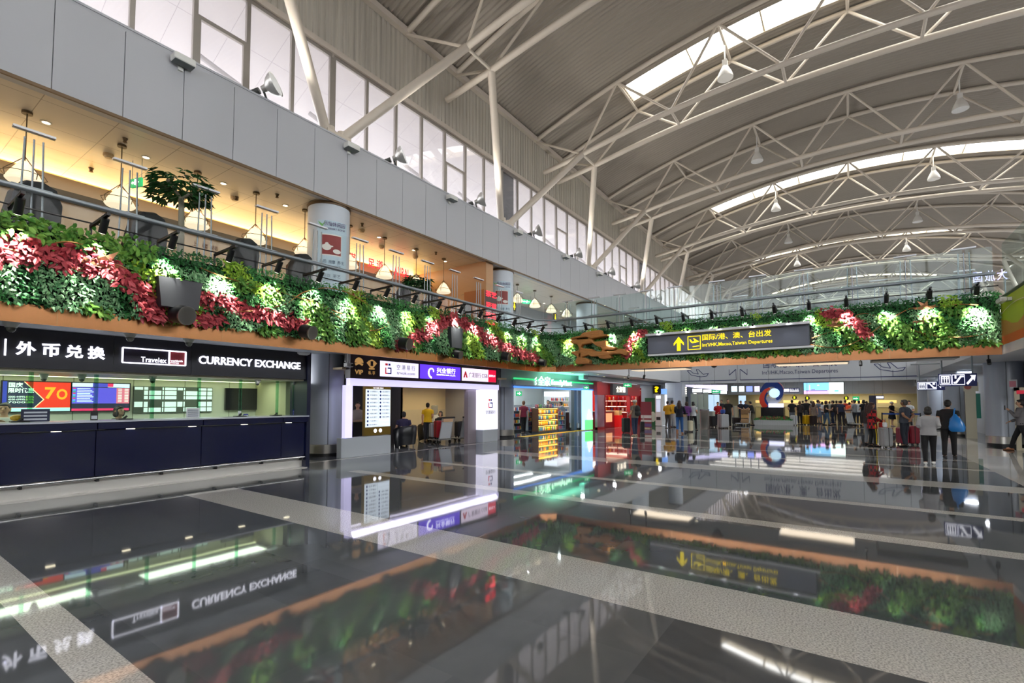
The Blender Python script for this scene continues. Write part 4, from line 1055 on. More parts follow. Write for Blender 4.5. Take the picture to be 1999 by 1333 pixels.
# logo frame: white outline, dark left field, dark red right field
x0, x1, xm = onS(239, 690).x, onS(362, 700).x, onS(330, 700).x; z0, z1 = 2.38, 2.66
m = MB()
for p, q in (((x0, z0), (x1, z0)), ((x1, z0), (x1, z1)), ((x1, z1), (x0, z1)), ((x0, z1), (x0, z0)), ((xm, z0), (xm, z1))): m.bar((p[0], 11.18, p[1]), (q[0], 11.18, q[1]), 0.024, 0.024)
m.build('logo_outline', LED, t)
MB().box((x0, 11.19, z0), (xm, 11.198, z1)).build('logo_field', mat('logo_plum', '241d33', 0.4), t)
MB().box((xm, 11.19, z0), (x1, 11.198, z1)).build('logo_field', mat('logo_red', '7c2a33', 0.4, emit=0.3), t)
a, b = onS(275, 700).x, onS(325, 700).x
text('Travelex', LED, (a, 11.185, 2.41), b - a, 0.10, parent=t, bold=0.008)
text('worldwide', LED, (xm + 0.03, 11.185, 2.45), x1 - xm - 0.08, 0.04, parent=t); text('money', LED, (xm + 0.03, 11.185, 2.405), (x1 - xm) * .5, 0.03, parent=t)
struct(MB().box((7.06, 11.15, 0), (7.16, 11.9, 2.87)).build('trim_7', NAVYD), 'navy end post of the currency desk')
struct(MB().box((XC0, 11.3, 2.16), (7.1, 13.6, 2.2)).build('ceiling_booth', mat('booth_ceiling', 'cfcbb4', 0.5)))
struct(MB().box((XC0, 13.5, 0), (8.7, 13.6, 2.2)).build('wall_booth', tile_mat('booth_wall', 'd6d6c6', '7d7c66', 1.05, 0.48, 0.35)))
struct(MB().box((7.0, 12.0, 0), (7.12, 13.6, 2.2)).build('wall_booth_side', mat('booth_side', 'c9c4a0', 0.5)))
bx_ = MB().box((XC0, 13.3, 2.15), (7.0, 13.38, 2.16))
tag(bx_.build('strip_light', glow('booth_strip', 'f4f2c0', 4)), 'yellow-green strip light along the back of the currency booth', 'light')
for x in (-6, -2, 2, 5.5): lamp('booth_light', 'AREA', (x, 12.6, 2.14), 26, (0.98, 1, 0.84), (x, 12.6, 0), 2.6, 0.5)
BG = glass('booth_glass', (0.86, 0.95, 0.90), 0.05)
gx = [-7.0, -4.6, -2.2] + [onY(11.75, x, 760).x for x in (57, 185, 296, 387, 468, 540)] + [7.05]
for i, (a, b) in enumerate(zip(gx, gx[1:])):
    o = tag(MB().box((a + 0.01, 11.75, 1.3), (b - 0.01, 11.765, 2.19)).build('glass_screen', BG), 'green-tinted glass panel above the currency counter, pane %s from the left' % nth(i), 'glass screen', 'currency desk glass')
    MB().box((b - 0.01, 11.74, 1.3), (b + 0.05, 11.775, 2.19)).build('edge', glass('glass_edge', (0.55, 0.8, 0.66), 0.03), o)
# two wall screens
def poly(mb, pts, y): mb.add([(u, y, v) for u, v in pts], [tuple(range(len(pts)))]); return mb
X0, X1, X2 = 2.09, 3.10, 4.11; ZB, ZT = 1.45, 2.04
t = thing('promotion_screen', 'wall screen with a red and gold number 70 and dark offer text', 'screen', (2.6, 13.48, 1.45))
MB().box((X0 - .02, 13.44, ZB - .02), (X1 - 0.005, 13.5, ZT + .02)).build('bezel', DARK, t)
sw, sh = X1 - X0, ZT - ZB; P = lambda u, v: (X0 + u * sw * 0.99, ZB + v * sh)
E1 = 1.3
poly(MB(), [P(0, 0), P(1, 0), P(1, 1), P(0, 1)], 13.438).build('picture_red', glow('screen_red', 'd8321c', E1), t)
poly(MB(), [P(0, .13), P(.45, .13), P(.58, .4), P(.29, 1), P(0, 1)], 13.436).build('picture_dark', glow('screen_ink', '20283c', E1), t)
poly(MB(), [P(0, .13), P(.06, .13), P(.06, 1), P(0, 1)], 13.434).build('picture_blue', glow('screen_blue', '2b3a9c', E1), t)
poly(MB(), [P(0, 0), P(1, 0), P(1, .12), P(0, .12)], 13.434).build('footer', glow('screen_mint', 'a8e6d8', E1), t)
poly(MB(), [P(.29, 1), P(.31, 1), P(.6, .4), P(.47, .13), P(.45, .13), P(.58, .4)], 13.433).build('gold_edge', glow('screen_gold', 'ffd9a0', E1), t)
GOLD = glow('screen_gold_deep', 'e0a020', E1); WT = glow('screen_white', 'e8fff0', E1); GRN = glow('screen_green', '9fe060', E1)
a = P(.6, .42); text('7', GOLD, (a[0], 13.432, a[1]), .17, .24, parent=t, bold=.03); a = P(.78, .4); text('O', GOLD, (a[0], 13.432, a[1]), .17, .22, parent=t, bold=.03)
a = P(.08, .8); text('国庆', WT, (a[0], 13.432, a[1]), .2, .1, parent=t, bold=.02)
a = P(.08, .62); text('限时优惠', WT, (a[0], 13.432, a[1]), .36, .1, parent=t, bold=.02)
for s, v in (('2000-4499%', .46), ('4500-6999%', .37), ('7000', .28)):
    a = P(.08, v); text(s, WT, (a[0], 13.432, a[1]), .24, .035, parent=t)
for s, v in (('0.50%', .46), ('0.75%', .37), ('1.00%', .28)):
    a = P(.33, v); text(s, GRN, (a[0], 13.432, a[1]), .11, .035, parent=t)
t = thing('rate_screen', 'wall screen showing a purple and red currency rate table', 'screen', (3.6, 13.48, 1.45))
MB().box((X1 + 0.005, 13.44, ZB - .02), (X2 + .02, 13.5, ZT + .02)).build('bezel', DARK, t)
P = lambda u, v: (X1 + .015 + u * sw * .98, ZB + v * sh)
poly(MB(), [P(0, 0), P(1, 0), P(1, 1), P(0, 1)], 13.438).build('background', glow('screen_night', '22263a', E1), t)
poly(MB(), [P(0, .26), P(1, .26), P(1, .84), P(0, .84)], 13.436).build('table_field', glow('screen_violet', '5a50d0', E1), t)
poly(MB(), [P(.76, .26), P(1, .26), P(1, .84), P(.76, .84)], 13.435).build('rate_column', glow('screen_pinkred', 'd06a80', E1), t)
poly(MB(), [P(0, .86), P(1, .86), P(1, 1), P(0, 1)], 13.436).build('header', glow('screen_pale', 'cfe0f8', E1), t)
poly(MB(), [P(.34, .86), P(.6, .86), P(.6, 1), P(.34, 1)], 13.434).build('header_block', glow('screen_blue2', '4a4ab8', E1), t)
poly(MB(), [P(.6, .88), P(.7, .88), P(.7, 1), P(.6, 1)], 13.433).build('header_block', glow('screen_rose', 'd83060', E1), t)
poly(MB(), [P(0, 0), P(1, 0), P(1, .08), P(0, .08)], 13.434).build('ticker', glow('screen_rose'), t)
m = MB(); m2 = MB()
for k in range(9):
    v = .79 - k * .06
    m.add([(P(.08, v)[0], 13.433, P(0, v)[1]), (P(.3 + .03 * (k % 3), v)[0], 13.433, P(0, v)[1]), (P(.3 + .03 * (k % 3), v)[0], 13.433, P(0, v + .025)[1]), (P(.08, v)[0], 13.433, P(0, v + .025)[1])], [(0, 1, 2, 3)])
    for u in (.79, .91): m.add([(P(u, v)[0], 13.433, P(0, v)[1]), (P(u + .07, v)[0], 13.433, P(0, v)[1]), (P(u + .07, v)[0], 13.433, P(0, v + .025)[1]), (P(u, v)[0], 13.433, P(0, v + .025)[1])], [(0, 1, 2, 3)])
    m2.mi(k % 3).add([(P(.01, v)[0], 13.433, P(0, v)[1]), (P(.055, v)[0], 13.433, P(0, v)[1]), (P(.055, v)[0], 13.433, P(0, v + .035)[1]), (P(.01, v)[0], 13.433, P(0, v + .035)[1])], [(0, 1, 2, 3)])
m.build('table_rows', WT, t); m2.build('flags', [glow('flag_red', 'e04050', E1), glow('flag_cyan', '50c0e0', E1), glow('flag_green', '40b060', E1)], t)
# back office window, dark screen, notices
t = thing('dark_screen', 'large dark switched-off screen on the booth back wall behind the glass', 'screen', (6.4, 13.48, 1.4))
a = onY(13.45, 440, 770).x; b = onY(13.45, 512, 770).x
MB().box((a, 13.42, 1.42), (b, 13.5, 2.0)).build('panel', mat('screen_off', '15171a', 0.12), t)
t = thing('booth_window', 'bright gridded window reflected and seen behind the currency glass', 'window', (4.8, 13.48, 1.4))
a = onY(13.45, 262, 760).x; b = onY(13.45, 415, 770).x
MB().box((a, 13.46, 1.38), (b, 13.5, 2.0)).build('frame', mat('booth_frame', '5d665c', 0.4), t)
m = MB(); cuts = [0, .11, .17, .33, .36, .52, .60, .63, .80, .92, 1.0]
for k in range(10):
    u0 = a + (b - a) * cuts[k] + .012; u1 = a + (b - a) * cuts[k + 1] - .012
    for z0, z1 in ((1.4, 1.5), (1.52, 1.64), (1.7, 1.78), (1.8, 1.9), (1.92, 1.98)):
        if (k * 7 + int(z0 * 50)) % 5 == 0: continue
        m.box((u0, 13.455, z0), (u1, 13.46, z1))
m.build('lit_panes', glow('booth_pane', 'dcebea', .85), t)
PAPER = mat('paper_white', 'd9dde0', 0.6); PBLUE = mat('notice_blue', '27348f', 0.5)
def notice(px, py, w, h, label, m_, lines=None, name='notice', y=11.72, stand=True):
    p = onY(y, px, py); z = 1.296 if stand else p.z - h / 2
    t = thing(name, label, 'notice', (p.x, y, z))
    MB().box((p.x - w / 2, y, z), (p.x + w / 2, y + .012, z + h)).build('sheet', m_, t)
    if lines:
        m = MB()
        for k in range(lines): m.box((p.x - w * .4, y - .003, z + h * (.12 + .8 * k / lines)), (p.x + w * .4, y, z + h * (.12 + .8 * (k + .5) / lines)))
        m.build('print', mat('print_pale', 'c5ccd6', 0.6) if m_ is not PAPER else mat('print_grey', '8c93a0', 0.6), t)
notice(70, 800, .37, .22, 'dark blue notice stand with three pale slots on the counter left of the woman', mat('notice_navy', '1b2444', 0.5), 3)
notice(377, 804, .26, .21, 'pale lined sign standing on the counter near the middle', PAPER, 4)
notice(577, 808, .15, .14, 'small blue card at the right end of the counter', PBLUE, 2)
notice(585, 788, .15, .10, 'dark notice stuck above the blue card at the right end of the counter', DARK, 2, stand=False)
notice(581, 747, .25, .12, 'white plate with a green mark high on the booth glass at the right end', PAPER, None, stand=False)
p = onY(11.72, 593, 745); tag(MB().ball((p.x, 11.70, p.z), (.04, .01, .045)).build('green_mark', mat('mark_green', '1c6b4a', 0.5)), 'round dark green mark on the white plate at the right end of the booth glass', 'mark')
notice(184, 812, .11, .16, 'small dark card stand on the counter left of the seated woman', DARK, 1)
notice(468, 808, .07, .13, 'small card on the counter beneath the dark screen', PAPER, 1)
notice(480, 812, .11, .06, 'little blue display on the counter beneath the dark screen', PBLUE, 1)
tag(MB().ball((onY(11.9, 36, 815).x, 11.95, 1.36), (.1, .08, .06)).build('yellow_toy', mat('toy_yellow', 'e0a010', 0.5)), 'small round yellow thing behind the counter at the far left', 'ornament')
for i, px in enumerate((20, 225, 450, 520)):
    p = onY(11.6, px + 20, 812)
    t = thing('counter_tray', 'small dark payment tray on the counter, %s from the left' % nth(i), 'tray', (p.x, 11.6, 1.296), 'payment trays')
    MB().rbox((p.x - .12, 11.55, 1.296), (p.x + .12, 11.72, 1.315), .008).build('tray_base', DARK, t); MB().tube([(p.x - .02, 11.64, 1.31), (p.x + .04, 11.66, 1.36)], .02, 8).build('knob', DARK, t)
# dome cameras below the low soffit and inside the booth
DOME = mat('dome_white', 'd8d8d4', 0.4); DOMEK = mat('dome_smoke', '5e5f58', 0.15)
def dome(p, label, r=.075, dark=False):
    t = thing('dome_camera', label, 'camera', p, 'dome cameras')
    x, y, z = p
    MB().lathe((x, y, z), [(r * .9, -.09), (r * 1.1, -.06), (r * 1.35, -.02), (r * 1.35, 0)], 18).build('mount', DARK if dark else DOME, t, True)
    MB().ball((x, y, z - .09), (r * .85, r * .85, r), 16, 10).build('bubble', DARK if dark else DOMEK, t, True)
dome(onZ(2.87, 22, 628), 'white dome camera under the soffit at the far left'); dome(onZ(2.87, 254, 649), 'white dome camera under the soffit left of the boxed logo'); dome(onZ(2.87, 369, 660), 'white dome camera under the soffit right of the boxed logo')
p = onZ(2.87, 592, 688); tag(MB().lathe((p.x, p.y, 2.8), [(0, 0), (.1, 0), (.16, .035), (.16, .07)], 20).build('wireless_hub', DOME), 'flat white disc unit under the soffit by the end of the currency sign', 'hub')
for i, q in enumerate(((86, 730), (160, 731), (298, 735), (503, 741))): dome(onZ(2.16, *q), 'small dome camera inside the currency booth, %s from the left' % nth(i), .05)

# ------------------------------------------------------------------ travel service shop with the brown sign and lilac light band
YF = 12.1
BROWN = mat('sign_brown_dark', '2b1f24', 0.35); LILAC = glow('lilac_band', 'd8d2ff', 0.98); PALE = mat('pale_panel', 'bfc6cc', 0.3)
t = thing('brown_signboard', 'brown signboard with three lit bank panels above the travel service shop', 'sign', (12.5, YF, 2.3))
XA, XB = onY(YF, 684, 720).x, onY(YF, 971, 745).x
MB().box((XA, YF, 2.33), (XB, YF + .25, 3.08)).build('board', BROWN, t)
def spot_(x, y): return onY(YF - .012, x, y)
def litpanel(x0, x1, m_, nm):
    a, b = spot_(x0, 730).x, spot_(x1, 730).x
    MB().rbox((a, YF - .012, 2.44), (b, YF, 2.93), .004).build(nm, m_, t); return a, b
GOLDM = glow('gold_print', 'c99a5c', .6)
a = spot_(701, 725); x, z = a.x, 2.83
m = MB(); 
def disc(mb, cx, cz, r, y, a0=0, a1=2 * PI, n=20): mb.add([(cx, y, cz)] + [(cx + r * math.cos(k), y, cz + r * math.sin(k)) for k in np.linspace(a0, a1, n)], [tuple(range(n + 1))]); return mb
disc(m, x, z - .02, .16, YF - .006, 0, PI); m.add([(x - .16, YF - .006, z - .05), (x, YF - .006, z + .0), (x + .16, YF - .006, z - .05), (x + .12, YF - .006, z - .11), (x, YF - .006, z - .06), (x - .12, YF - .006, z - .11)], [tuple(range(6))])
m.build('round_emblem', GOLDM, t); text('VIP', GOLDM, (x - .15, YF - .004, 2.46), .3, .14, parent=t, bold=.03)
a = spot_(726, 725); x = a.x
m = MB(); disc(m, x, z - .02, .13, YF - .006); m.add([(x - .2, YF - .005, z), (x - .1, YF - .005, z + .08), (x - .1, YF - .005, z - .1)], [(0, 1, 2)]).add([(x + .2, YF - .005, z), (x + .1, YF - .005, z + .08), (x + .1, YF - .005, z - .1)], [(0, 1, 2)]).box((x - .11, YF - .006, z - .2), (x + .11, YF - .004, z - .15))
m.build('square_emblem', GOLDM, t); MB().box((x - .05, YF - .009, z - .09), (x + .05, YF - .006, z + .06)).build('emblem_centre', BROWN, t)
text('私 享', GOLDM, (x - .13, YF - .004, 2.47), .26, .12, parent=t)
a, b = litpanel(742, 817, glow('panel_lilac', 'e2dcf6', 1.3), 'lit_panel')
PR, PB, PK = glow('print_red', 'c92a30', .6), glow('print_navy', '27306e', .4), glow('print_black', '4a4a58', .3)
def tlogo(x, z, s, y, par):
    m = MB(); m.box((x, y, z + s * .8), (x + s * .3, y + .003, z + s)); m.box((x, y, z), (x + s * .12, y + .003, z + s * .6)).box((x, y, z), (x + s * .3, y + .003, z + s * .12)); m2 = MB()
    m2.box((x + s * .38, y, z + s * .8), (x + s * .62, y + .003, z + s)); m.build('logo_mark', PR, par)
    m2.box((x + s * .3, y, z + s * .5), (x + s * .75, y + .003, z + s * .62)).box((x + s * .63, y, z), (x + s * .75, y + .003, z + s * .6)).box((x + s * .3, y, z), (x + s * .75, y + .003, z + s * .12)); m2.build('logo_mark', PB, par)
tlogo(a + .2, 2.52, .34, YF - .018, t)
text('空 港 易 行', PK, (a + .68, YF - .016, 2.68), b - a - .85, .17, parent=t); text('trvok.com', PK, (a + .68, YF - .016, 2.53), b - a - .85, .1, parent=t)
a, b = litpanel(820, 899, glow('panel_violet', '5b35d8', 1.5), 'lit_panel')
m = MB(); c = a + .58
pts = [(c + (.06 + .035 * k / 3) * math.cos(.35 * k) * 1.05, YF - .02, 2.69 + (.06 + .035 * k / 3) * math.sin(.35 * k)) for k in range(0, 14)]
m.tube(pts, [.018 + .0012 * k for k in range(14)], 6); m.build('swirl_logo', LED, t)
text('兴业银行', LED, (c + .24, YF - .016, 2.66), 1.0, .2, parent=t, bold=.012); text('INDUSTRIAL BANK CO.,LTD.', LED, (c + .24, YF - .016, 2.57), 1.0, .06, parent=t)
a, b = litpanel(902, 968, glow('panel_pink', 'ead9ee', 1.3), 'lit_panel')
rx = a + (b - a) * .76
MB().box((rx, YF - .016, 2.44), (b, YF - .012, 2.93)).build('red_field', glow('panel_crimson', 'd8123c', 1.2), t)
m = MB(); xx = a + .2
m.add([(xx - .13, YF - .017, 2.56), (xx - .03, YF - .017, 2.8), (xx + .03, YF - .017, 2.8), (xx + .13, YF - .017, 2.56), (xx + .04, YF - .017, 2.56), (xx, YF - .017, 2.68), (xx - .04, YF - .017, 2.56)], [tuple(range(7))]); m.build('logo_mark', PR, t)
text('广发银行 CGB', PK, (a + .4, YF - .016, 2.58), rx - a - .46, .2, parent=t); text('留学生卡', LED, (rx + .05, YF - .018, 2.65), b - rx - .1, .09, parent=t)
t = thing('light_portal', 'glowing lilac light band framing the travel service shop front', 'light', (12.5, YF, 0))
MB().box((XA - .05, YF - .06, 2.12), (XB + .02, YF + .12, 2.33)).build('top_band', LILAC, t)
a, b = onY(YF, 672, 800).x, onY(YF, 686, 800).x
MB().box((a, YF - .05, .58), (b, YF + .1, 2.12)).build('side_band', LILAC, t)
lamp('lilac_glow', 'AREA', (12.5, YF - .25, 2.2), 22, (.8, .75, 1), (12.5, 9, 0), 7, .2)
lamp('lilac_glow', 'AREA', (12.5, YF + .3, 2.10), 10, (.8, .75, 1), (12.5, YF + .3, 0), 7, .2)
# low front panels and pillar box
x2 = onY(YF, 762, 880).x
tag(MB().rbox((a - .1, YF - .02, 0), (x2, YF + .2, .58), .01).build('plinth_panel', PALE), 'pale glossy low panel below the bank listing board', 'panel')
xr0, xr1 = onY(YF, 942, 850).x, onY(YF, 971, 850).x
tag(MB().rbox((xr0, YF - .02, 0), (xr1, YF + .5, .5), .01).build('plinth_panel', PALE), 'pale glossy low panel below the bright shop lightbox', 'panel')
t = thing('pillar_lightbox', 'bright white lightbox with a small logo at the right end of the travel shop', 'lightbox', ((xr0 + xr1) / 2, YF, .5))
MB().box((xr0, YF - .02, .5), (xr1, YF + .5, 2.12)).build('box', glow('lightbox_white', 'eeecff', 0.93), t)
cx_ = (xr0 + xr1) / 2; tlogo(cx_ - .14, 1.38, .36, YF - .028, t); text('空港易行', PK, (cx_ - .32, YF - .026, 1.13), .64, .15, parent=t)
t = thing('bank_listing', 'tall lit listing board of bank logos in a gold frame', 'board', (10, YF, .58))
a, b = onY(YF, 711, 800).x, onY(YF, 762, 800).x
MB().box((a, YF - .02, .6), (b, YF + .08, 2.11)).build('frame', mat('gold_frame', '8f7430', 0.3, 0.5), t)
MB().box((a + .03, YF - .03, .86), (b - .03, YF - .02, 2.02)).build('lit_face', glow('listing_face', 'd9e6f2', 1.0), t)
text('VIP 贵宾 银行', LED, ((a + b) / 2, YF - .024, 2.045), .4, .035, parent=t, align='C')
rows = [('交通银行', '浙商银行'), ('中国银行', '邮储银行'), ('中国建设银行', 'HUAXIA'), ('北京银行', '平安'), ('招商银行', '工商银行'), ('广发银行', 'ICBC 银行'), ('中国农业银行', '中信银行'), ('光大银行', '泰康'), ('兴业银行', ''), ('民生银行', '')]
m = MB(); w2 = (b - a) / 2
for k, (l, r) in enumerate(rows):
    z = 1.93 - k * .113
    for s, xx in ((l, a + .06), (r, a + w2 + .03)):
        if not s: continue
        text(s, PK, (xx + .12, YF - .034, z), w2 - .22, .045, parent=t)
        disc(m, xx + .05, z + .02, .035, YF - .034, n=10)
m.build('bank_marks', PB, t)
m = MB()
for k in range(10): m.box((a + .04, YF - .032, 1.905 - k * .113), (b - .04, YF - .03, 1.908 - k * .113))
m.box((a + w2 - .004, YF - .032, .87), (a + w2, YF - .03, 2.01)); m.build('row_lines', mat('line_grey', '9aa8b4', 0.6), t)
m = MB(); disc(m, a + w2 - .1, .74, .06, YF - .024); disc(m, a + w2 + .1, .74, .06, YF - .024); m.build('gold_badges', LED, t)
# shop interior
BACKY = 15.8
INT = mat('shop_cream', 'e3cfa6', 0.55)
struct(MB().box((8.9, 14.6, 0), (13.4, 14.7, 3.05)).build('wall_shop_dark', mat('shop_dark', '1e1c22', 0.4)))
struct(MB().box((13.4, BACKY, 0), (17.6, BACKY + .1, 3.05)).build('wall_shop_cream', INT)); struct(MB().box((13.3, 14.6, 0), (13.4, BACKY + .1, 3.05)).build('wall_shop_return', INT))
struct(MB().box((17.2, 12.7, 0), (17.35, BACKY, 3.05)).build('wall_shop_side', mat('shop_grey', '9c9aa0', 0.5)))
struct(MB().box((8.9, YF + .2, 2.6), (17.3, BACKY, 2.66)).build('ceiling_shop', INT))
struct(MB().box((xr0 - .55, YF + .3, 0), (xr0 - .05, YF + .5, 2.12)).build('trim_8', mat('door_grey', '8d8488', 0.4)))
[lamp('shop_light', 'SPOT', (q, 14.4, 2.58), 45, (1, .83, .5), (q, 14.6, 0), angle=150, blend=.7, radius=.04) for q in (14.0, 15.1, 16.2)]; lamp('shop_light', 'SPOT', (11, 13.4, 2.58), 18, (1, .85, .65), (11, 13.4, 0), angle=150, radius=.04)
struct(MB().box((13.4, BACKY - .01, 0), (17.2, BACKY, 1.28)).build('trim_9', mat('dado_cream', 'd9c9a8', 0.5)))
t = thing('wall_television', 'wall television with a red and pale picture in the travel shop', 'screen', (16.6, BACKY, 1.8))
p0, p1 = onY(BACKY - .05, 902, 800), onY(BACKY - .05, 918, 770)
MB().box((p0.x, BACKY - .06, p0.z), (p1.x, BACKY, p1.z)).build('bezel', DARK, t)
poly(MB(), [(p0.x + .03, p0.z + .03), (p1.x - .03, p0.z + .03), (p1.x - .03, p1.z - .03), (p0.x + .03, p1.z - .03)], BACKY - .062).build('picture', glow('tv_pale', 'd8e0e6', 1.2), t)
poly(MB(), [(p0.x + .03, p0.z + .03), (p1.x - .03, p0.z + .03), (p1.x - .03, p0.z + .25), (p0.x + .03, p1.z - .2)], BACKY - .064).build('picture_red', glow('tv_red', 'd83028', 1.2), t)
p = onY(15.4, 848, 830)
t = thing('water_dispenser', 'water dispenser with an upturned clear bottle in the travel shop', 'dispenser', (p.x, 15.4, 0))
MB().rbox((p.x - .17, 15.25, 0), (p.x + .17, 15.55, 1.05), .02).build('cabinet', mat('off_white'), t); MB().box((p.x - .12, 15.24, .55), (p.x + .12, 15.25, .8)).build('tap_recess', DARK, t)
MB().lathe((p.x, 15.4, 1.05), [(.06, 0), (.14, .08), (.15, .38), (.12, .42), (0, .42)], 16).build('bottle', glass('bottle_clear', (.8, .85, .88), .1, .3), t, True)
t = thing('lectern', 'dark lectern with a tray behind the glass at the left of the travel shop', 'lectern', (9.7, 12.9, 0))
p = onY(12.9, 700, 830)
MB().box((p.x - .25, 12.8, 0), (p.x + .3, 13.1, 1.0)).build('body', mat('shop_dark'), t); MB().box((p.x - .27, 12.75, 1.0), (p.x + .32, 13.12, 1.05)).build('top', mat('lectern_top', 'a48a70', 0.4), t)
def armchair(px, py, label, rot=0):
    p = onZ(0, px, py); x, y = p.x, p.y
    t = thing('armchair', label, 'armchair', (x, y, 0), 'black leather tub chairs')
    L_ = mat('black_leather', '15181c', 0.28)
    def T(q): c, s = math.cos(rot), math.sin(rot); return (x + q[0] * c - q[1] * s, y + q[0] * s + q[1] * c, q[2])
    m = MB(); n = 18; rings = []
    for r, z in ((.40, .10), (.44, .4), (.46, .72), (.42, .78), (.34, .76), (.32, .42)):
        rings.append([T((r * math.sin(a), -r * math.cos(a), z - (0 if abs(a) < 1.3 else (abs(a) - 1.3) * .12))) for a in np.linspace(-2.2, 2.2, n)])
    m.loft(rings, closed=False).build('tub_shell', L_, t, True)
    m = MB(); m.lathe((0, 0, .1), [(.36, 0), (.37, .28), (.34, .33), (0, .34)], 20); m.v = [T(v) for v in m.v]; m.build('seat', L_, t, True)
    for dx, dy in ((-.26, -.26), (.26, -.26), (-.26, .26), (.26, .26)):
        m = MB(); m.tube([T((dx, dy, 0)), T((dx, dy, .12))], .025, 8); m.build('leg', STEEL, t)
    return t
armchair(789, 872, 'black leather tub chair with its back to the hall, man seated in it', .5)
armchair(835, 860, 'black leather tub chair behind the first luggage trolley', .2)

# luggage trolleys and suitcases are shared with the rest of the hall
TROL = mat('trolley_steel', 'b8bcc0', 0.3, .8); PANELT = mat('trolley_panel', 'c9ced2', 0.35)
def trolley(x, y, rot, label, ad='paper'):
    t = thing('luggage_trolley', label, 'trolley', (x, y, 0), 'airport luggage trolleys')
    c, s = math.cos(rot), math.sin(rot)
    T = lambda q: (x + q[0] * c - q[1] * s, y + q[0] * s + q[1] * c, q[2])
    def tb(*pts, r=.018): m.tube([T(p) for p in pts], r, 8)
    def bxx(a, b): q = MB(); q.box(a, b); m.add([T(v) for v in q.v], q.f)
    m = MB(); tb((-.27, 0, .15), (-.25, -.1, .55), (-.25, -.22, 1.0)); tb((.27, 0, .15), (.25, -.1, .55), (.25, -.22, 1.0)); tb((-.27, 0, .15), (-.27, .8, .13)); tb((.27, 0, .15), (.27, .8, .13)); tb((-.27, .8, .13), (.27, .8, .13)); m.build('frame', TROL, t, True)
    m = MB(); bxx((-.25, 0, .14), (.25, .78, .165)); m.build('deck', TROL, t)
    m = MB(); m.add([T((-.24, -.02, .2)), T((.24, -.02, .2)), T((.23, -.19, .86)), T((-.23, -.19, .86)), T((-.24, .0, .2)), T((.24, .0, .2)), T((.23, -.17, .86)), T((-.23, -.17, .86))], [(0, 1, 2, 3), (7, 6, 5, 4), (0, 4, 5, 1), (1, 5, 6, 2), (2, 6, 7, 3), (3, 7, 4, 0)]); m.build('back_panel', PANELT, t)
    m = MB(); tb((-.3, -.25, 1.02), (.3, -.25, 1.02), r=.03); m.build('handle', DARK, t, True)
    m = MB(); bxx((-.22, -.245, .86), (.22, -.225, .98)); m.build('advert_plate', mat('advert_peach', 'd9b48c', 0.5), t)
    for dx, dy in ((-.27, .05), (.27, .05), (0, .72)):
        m = MB(); m.tube([T((dx - .02, dy, .075)), T((dx + .02, dy, .075))], .075, 14); m.build('wheel', DARK, t)
    return t
SC = {}
def suitcase(x, y, rot, c, label, w=.42, d=.26, h=.62, hard=True, handle=True, z0=0):
    m_ = mat('case_' + c, c, .3 if hard else .7)
    t = thing('suitcase', label, 'suitcase', (x, y, z0), 'suitcases')
    cc, s = math.cos(rot), math.sin(rot)
    T = lambda q: (x + q[0] * cc - q[1] * s, y + q[0] * s + q[1] * cc, q[2] + z0)
    m = MB(); q = MB(); q.rbox((-w / 2, -d / 2, .06), (w / 2, d / 2, .06 + h), .035)
    if hard:
        for k in range(5):
            u = -w / 2 + w * (k + .5) / 5; q.rbox((u - w * .05, -d / 2 - .008, .1), (u + w * .05, d / 2 + .008, .02 + h), .006)
    m.add([T(v) for v in q.v], q.f); m.build('shell', m_, t)
    m = MB(); q = MB(); q.box((-w / 2 - .004, -.012, .062), (w / 2 + .004, .012, .058 + h)); m.add([T(v) for v in q.v], q.f); m.build('zip_band', DARK, LASTO[0])
    for dx in (-1, 1):
        for dy in (-1, 1):
            m = MB(); m.tube([T((dx * w * .38 - .015, dy * d * .3, .035)), T((dx * w * .38 + .015, dy * d * .3, .035))], .035, 10); m.build('wheel', DARK, t)
    if handle:
        m = MB(); m.tube([T((-.1, -d * .3, h + .05)), T((-.1, -d * .3, h + .38)), T((.1, -d * .3, h + .38)), T((.1, -d * .3, h + .05))], .012, 6); m.build('handle', STEEL, t)
    return t
p = onZ(0, 868, 866); trolley(p.x, p.y, -.25, 'luggage trolley with a red suitcase in front of the travel shop, nearer of the pair')
p2 = onZ(0, 905, 863); trolley(p2.x + .1, p2.y, -.25, 'luggage trolley with a black bag at the right end of the travel shop opening')
def rel(p, r, a, b): return p.x + a * math.cos(r) - b * math.sin(r), p.y + a * math.sin(r) + b * math.cos(r)
x, y = rel(p, -.25, 0, .3); suitcase(x - .0, y, -.25, 'a3182c', 'red ribbed suitcase loaded on the trolley before the travel shop', .48, .28, .66, handle=False, z0=.17)
x, y = rel(p, -.25, -.1, .62); suitcase(x, y, -.25, 'a9adb2', 'silver suitcase behind the red one on the travel shop trolley', .36, .22, .55, handle=False, z0=.17)
x, y = rel(p2, -.25, .1, .35); suitcase(x, y, -.25, '23252a', 'black bag on the right-hand travel shop trolley', .46, .3, .6, False, False, z0=.17)
p = onZ(2.95, 675, 697)
t = thing('box_camera', 'white box camera hanging from the soffit beside the brown sign', 'camera', (p.x, 11.6, 2.6))
q = onY(11.6, 679, 712)
MB().tube([(q.x, 11.6, q.z + .05), (q.x, 11.6, 3.08)], .02, 8).build('stem', DOME, t); MB().rbox((q.x - .09, 11.5, q.z - .06), (q.x + .12, 11.68, q.z + .05), .015).build('housing', DOME, t); MB().tube([(q.x + .06, 11.5, q.z - .01), (q.x + .06, 11.47, q.z - .01)], .035, 12).build('lens', DARK, t)
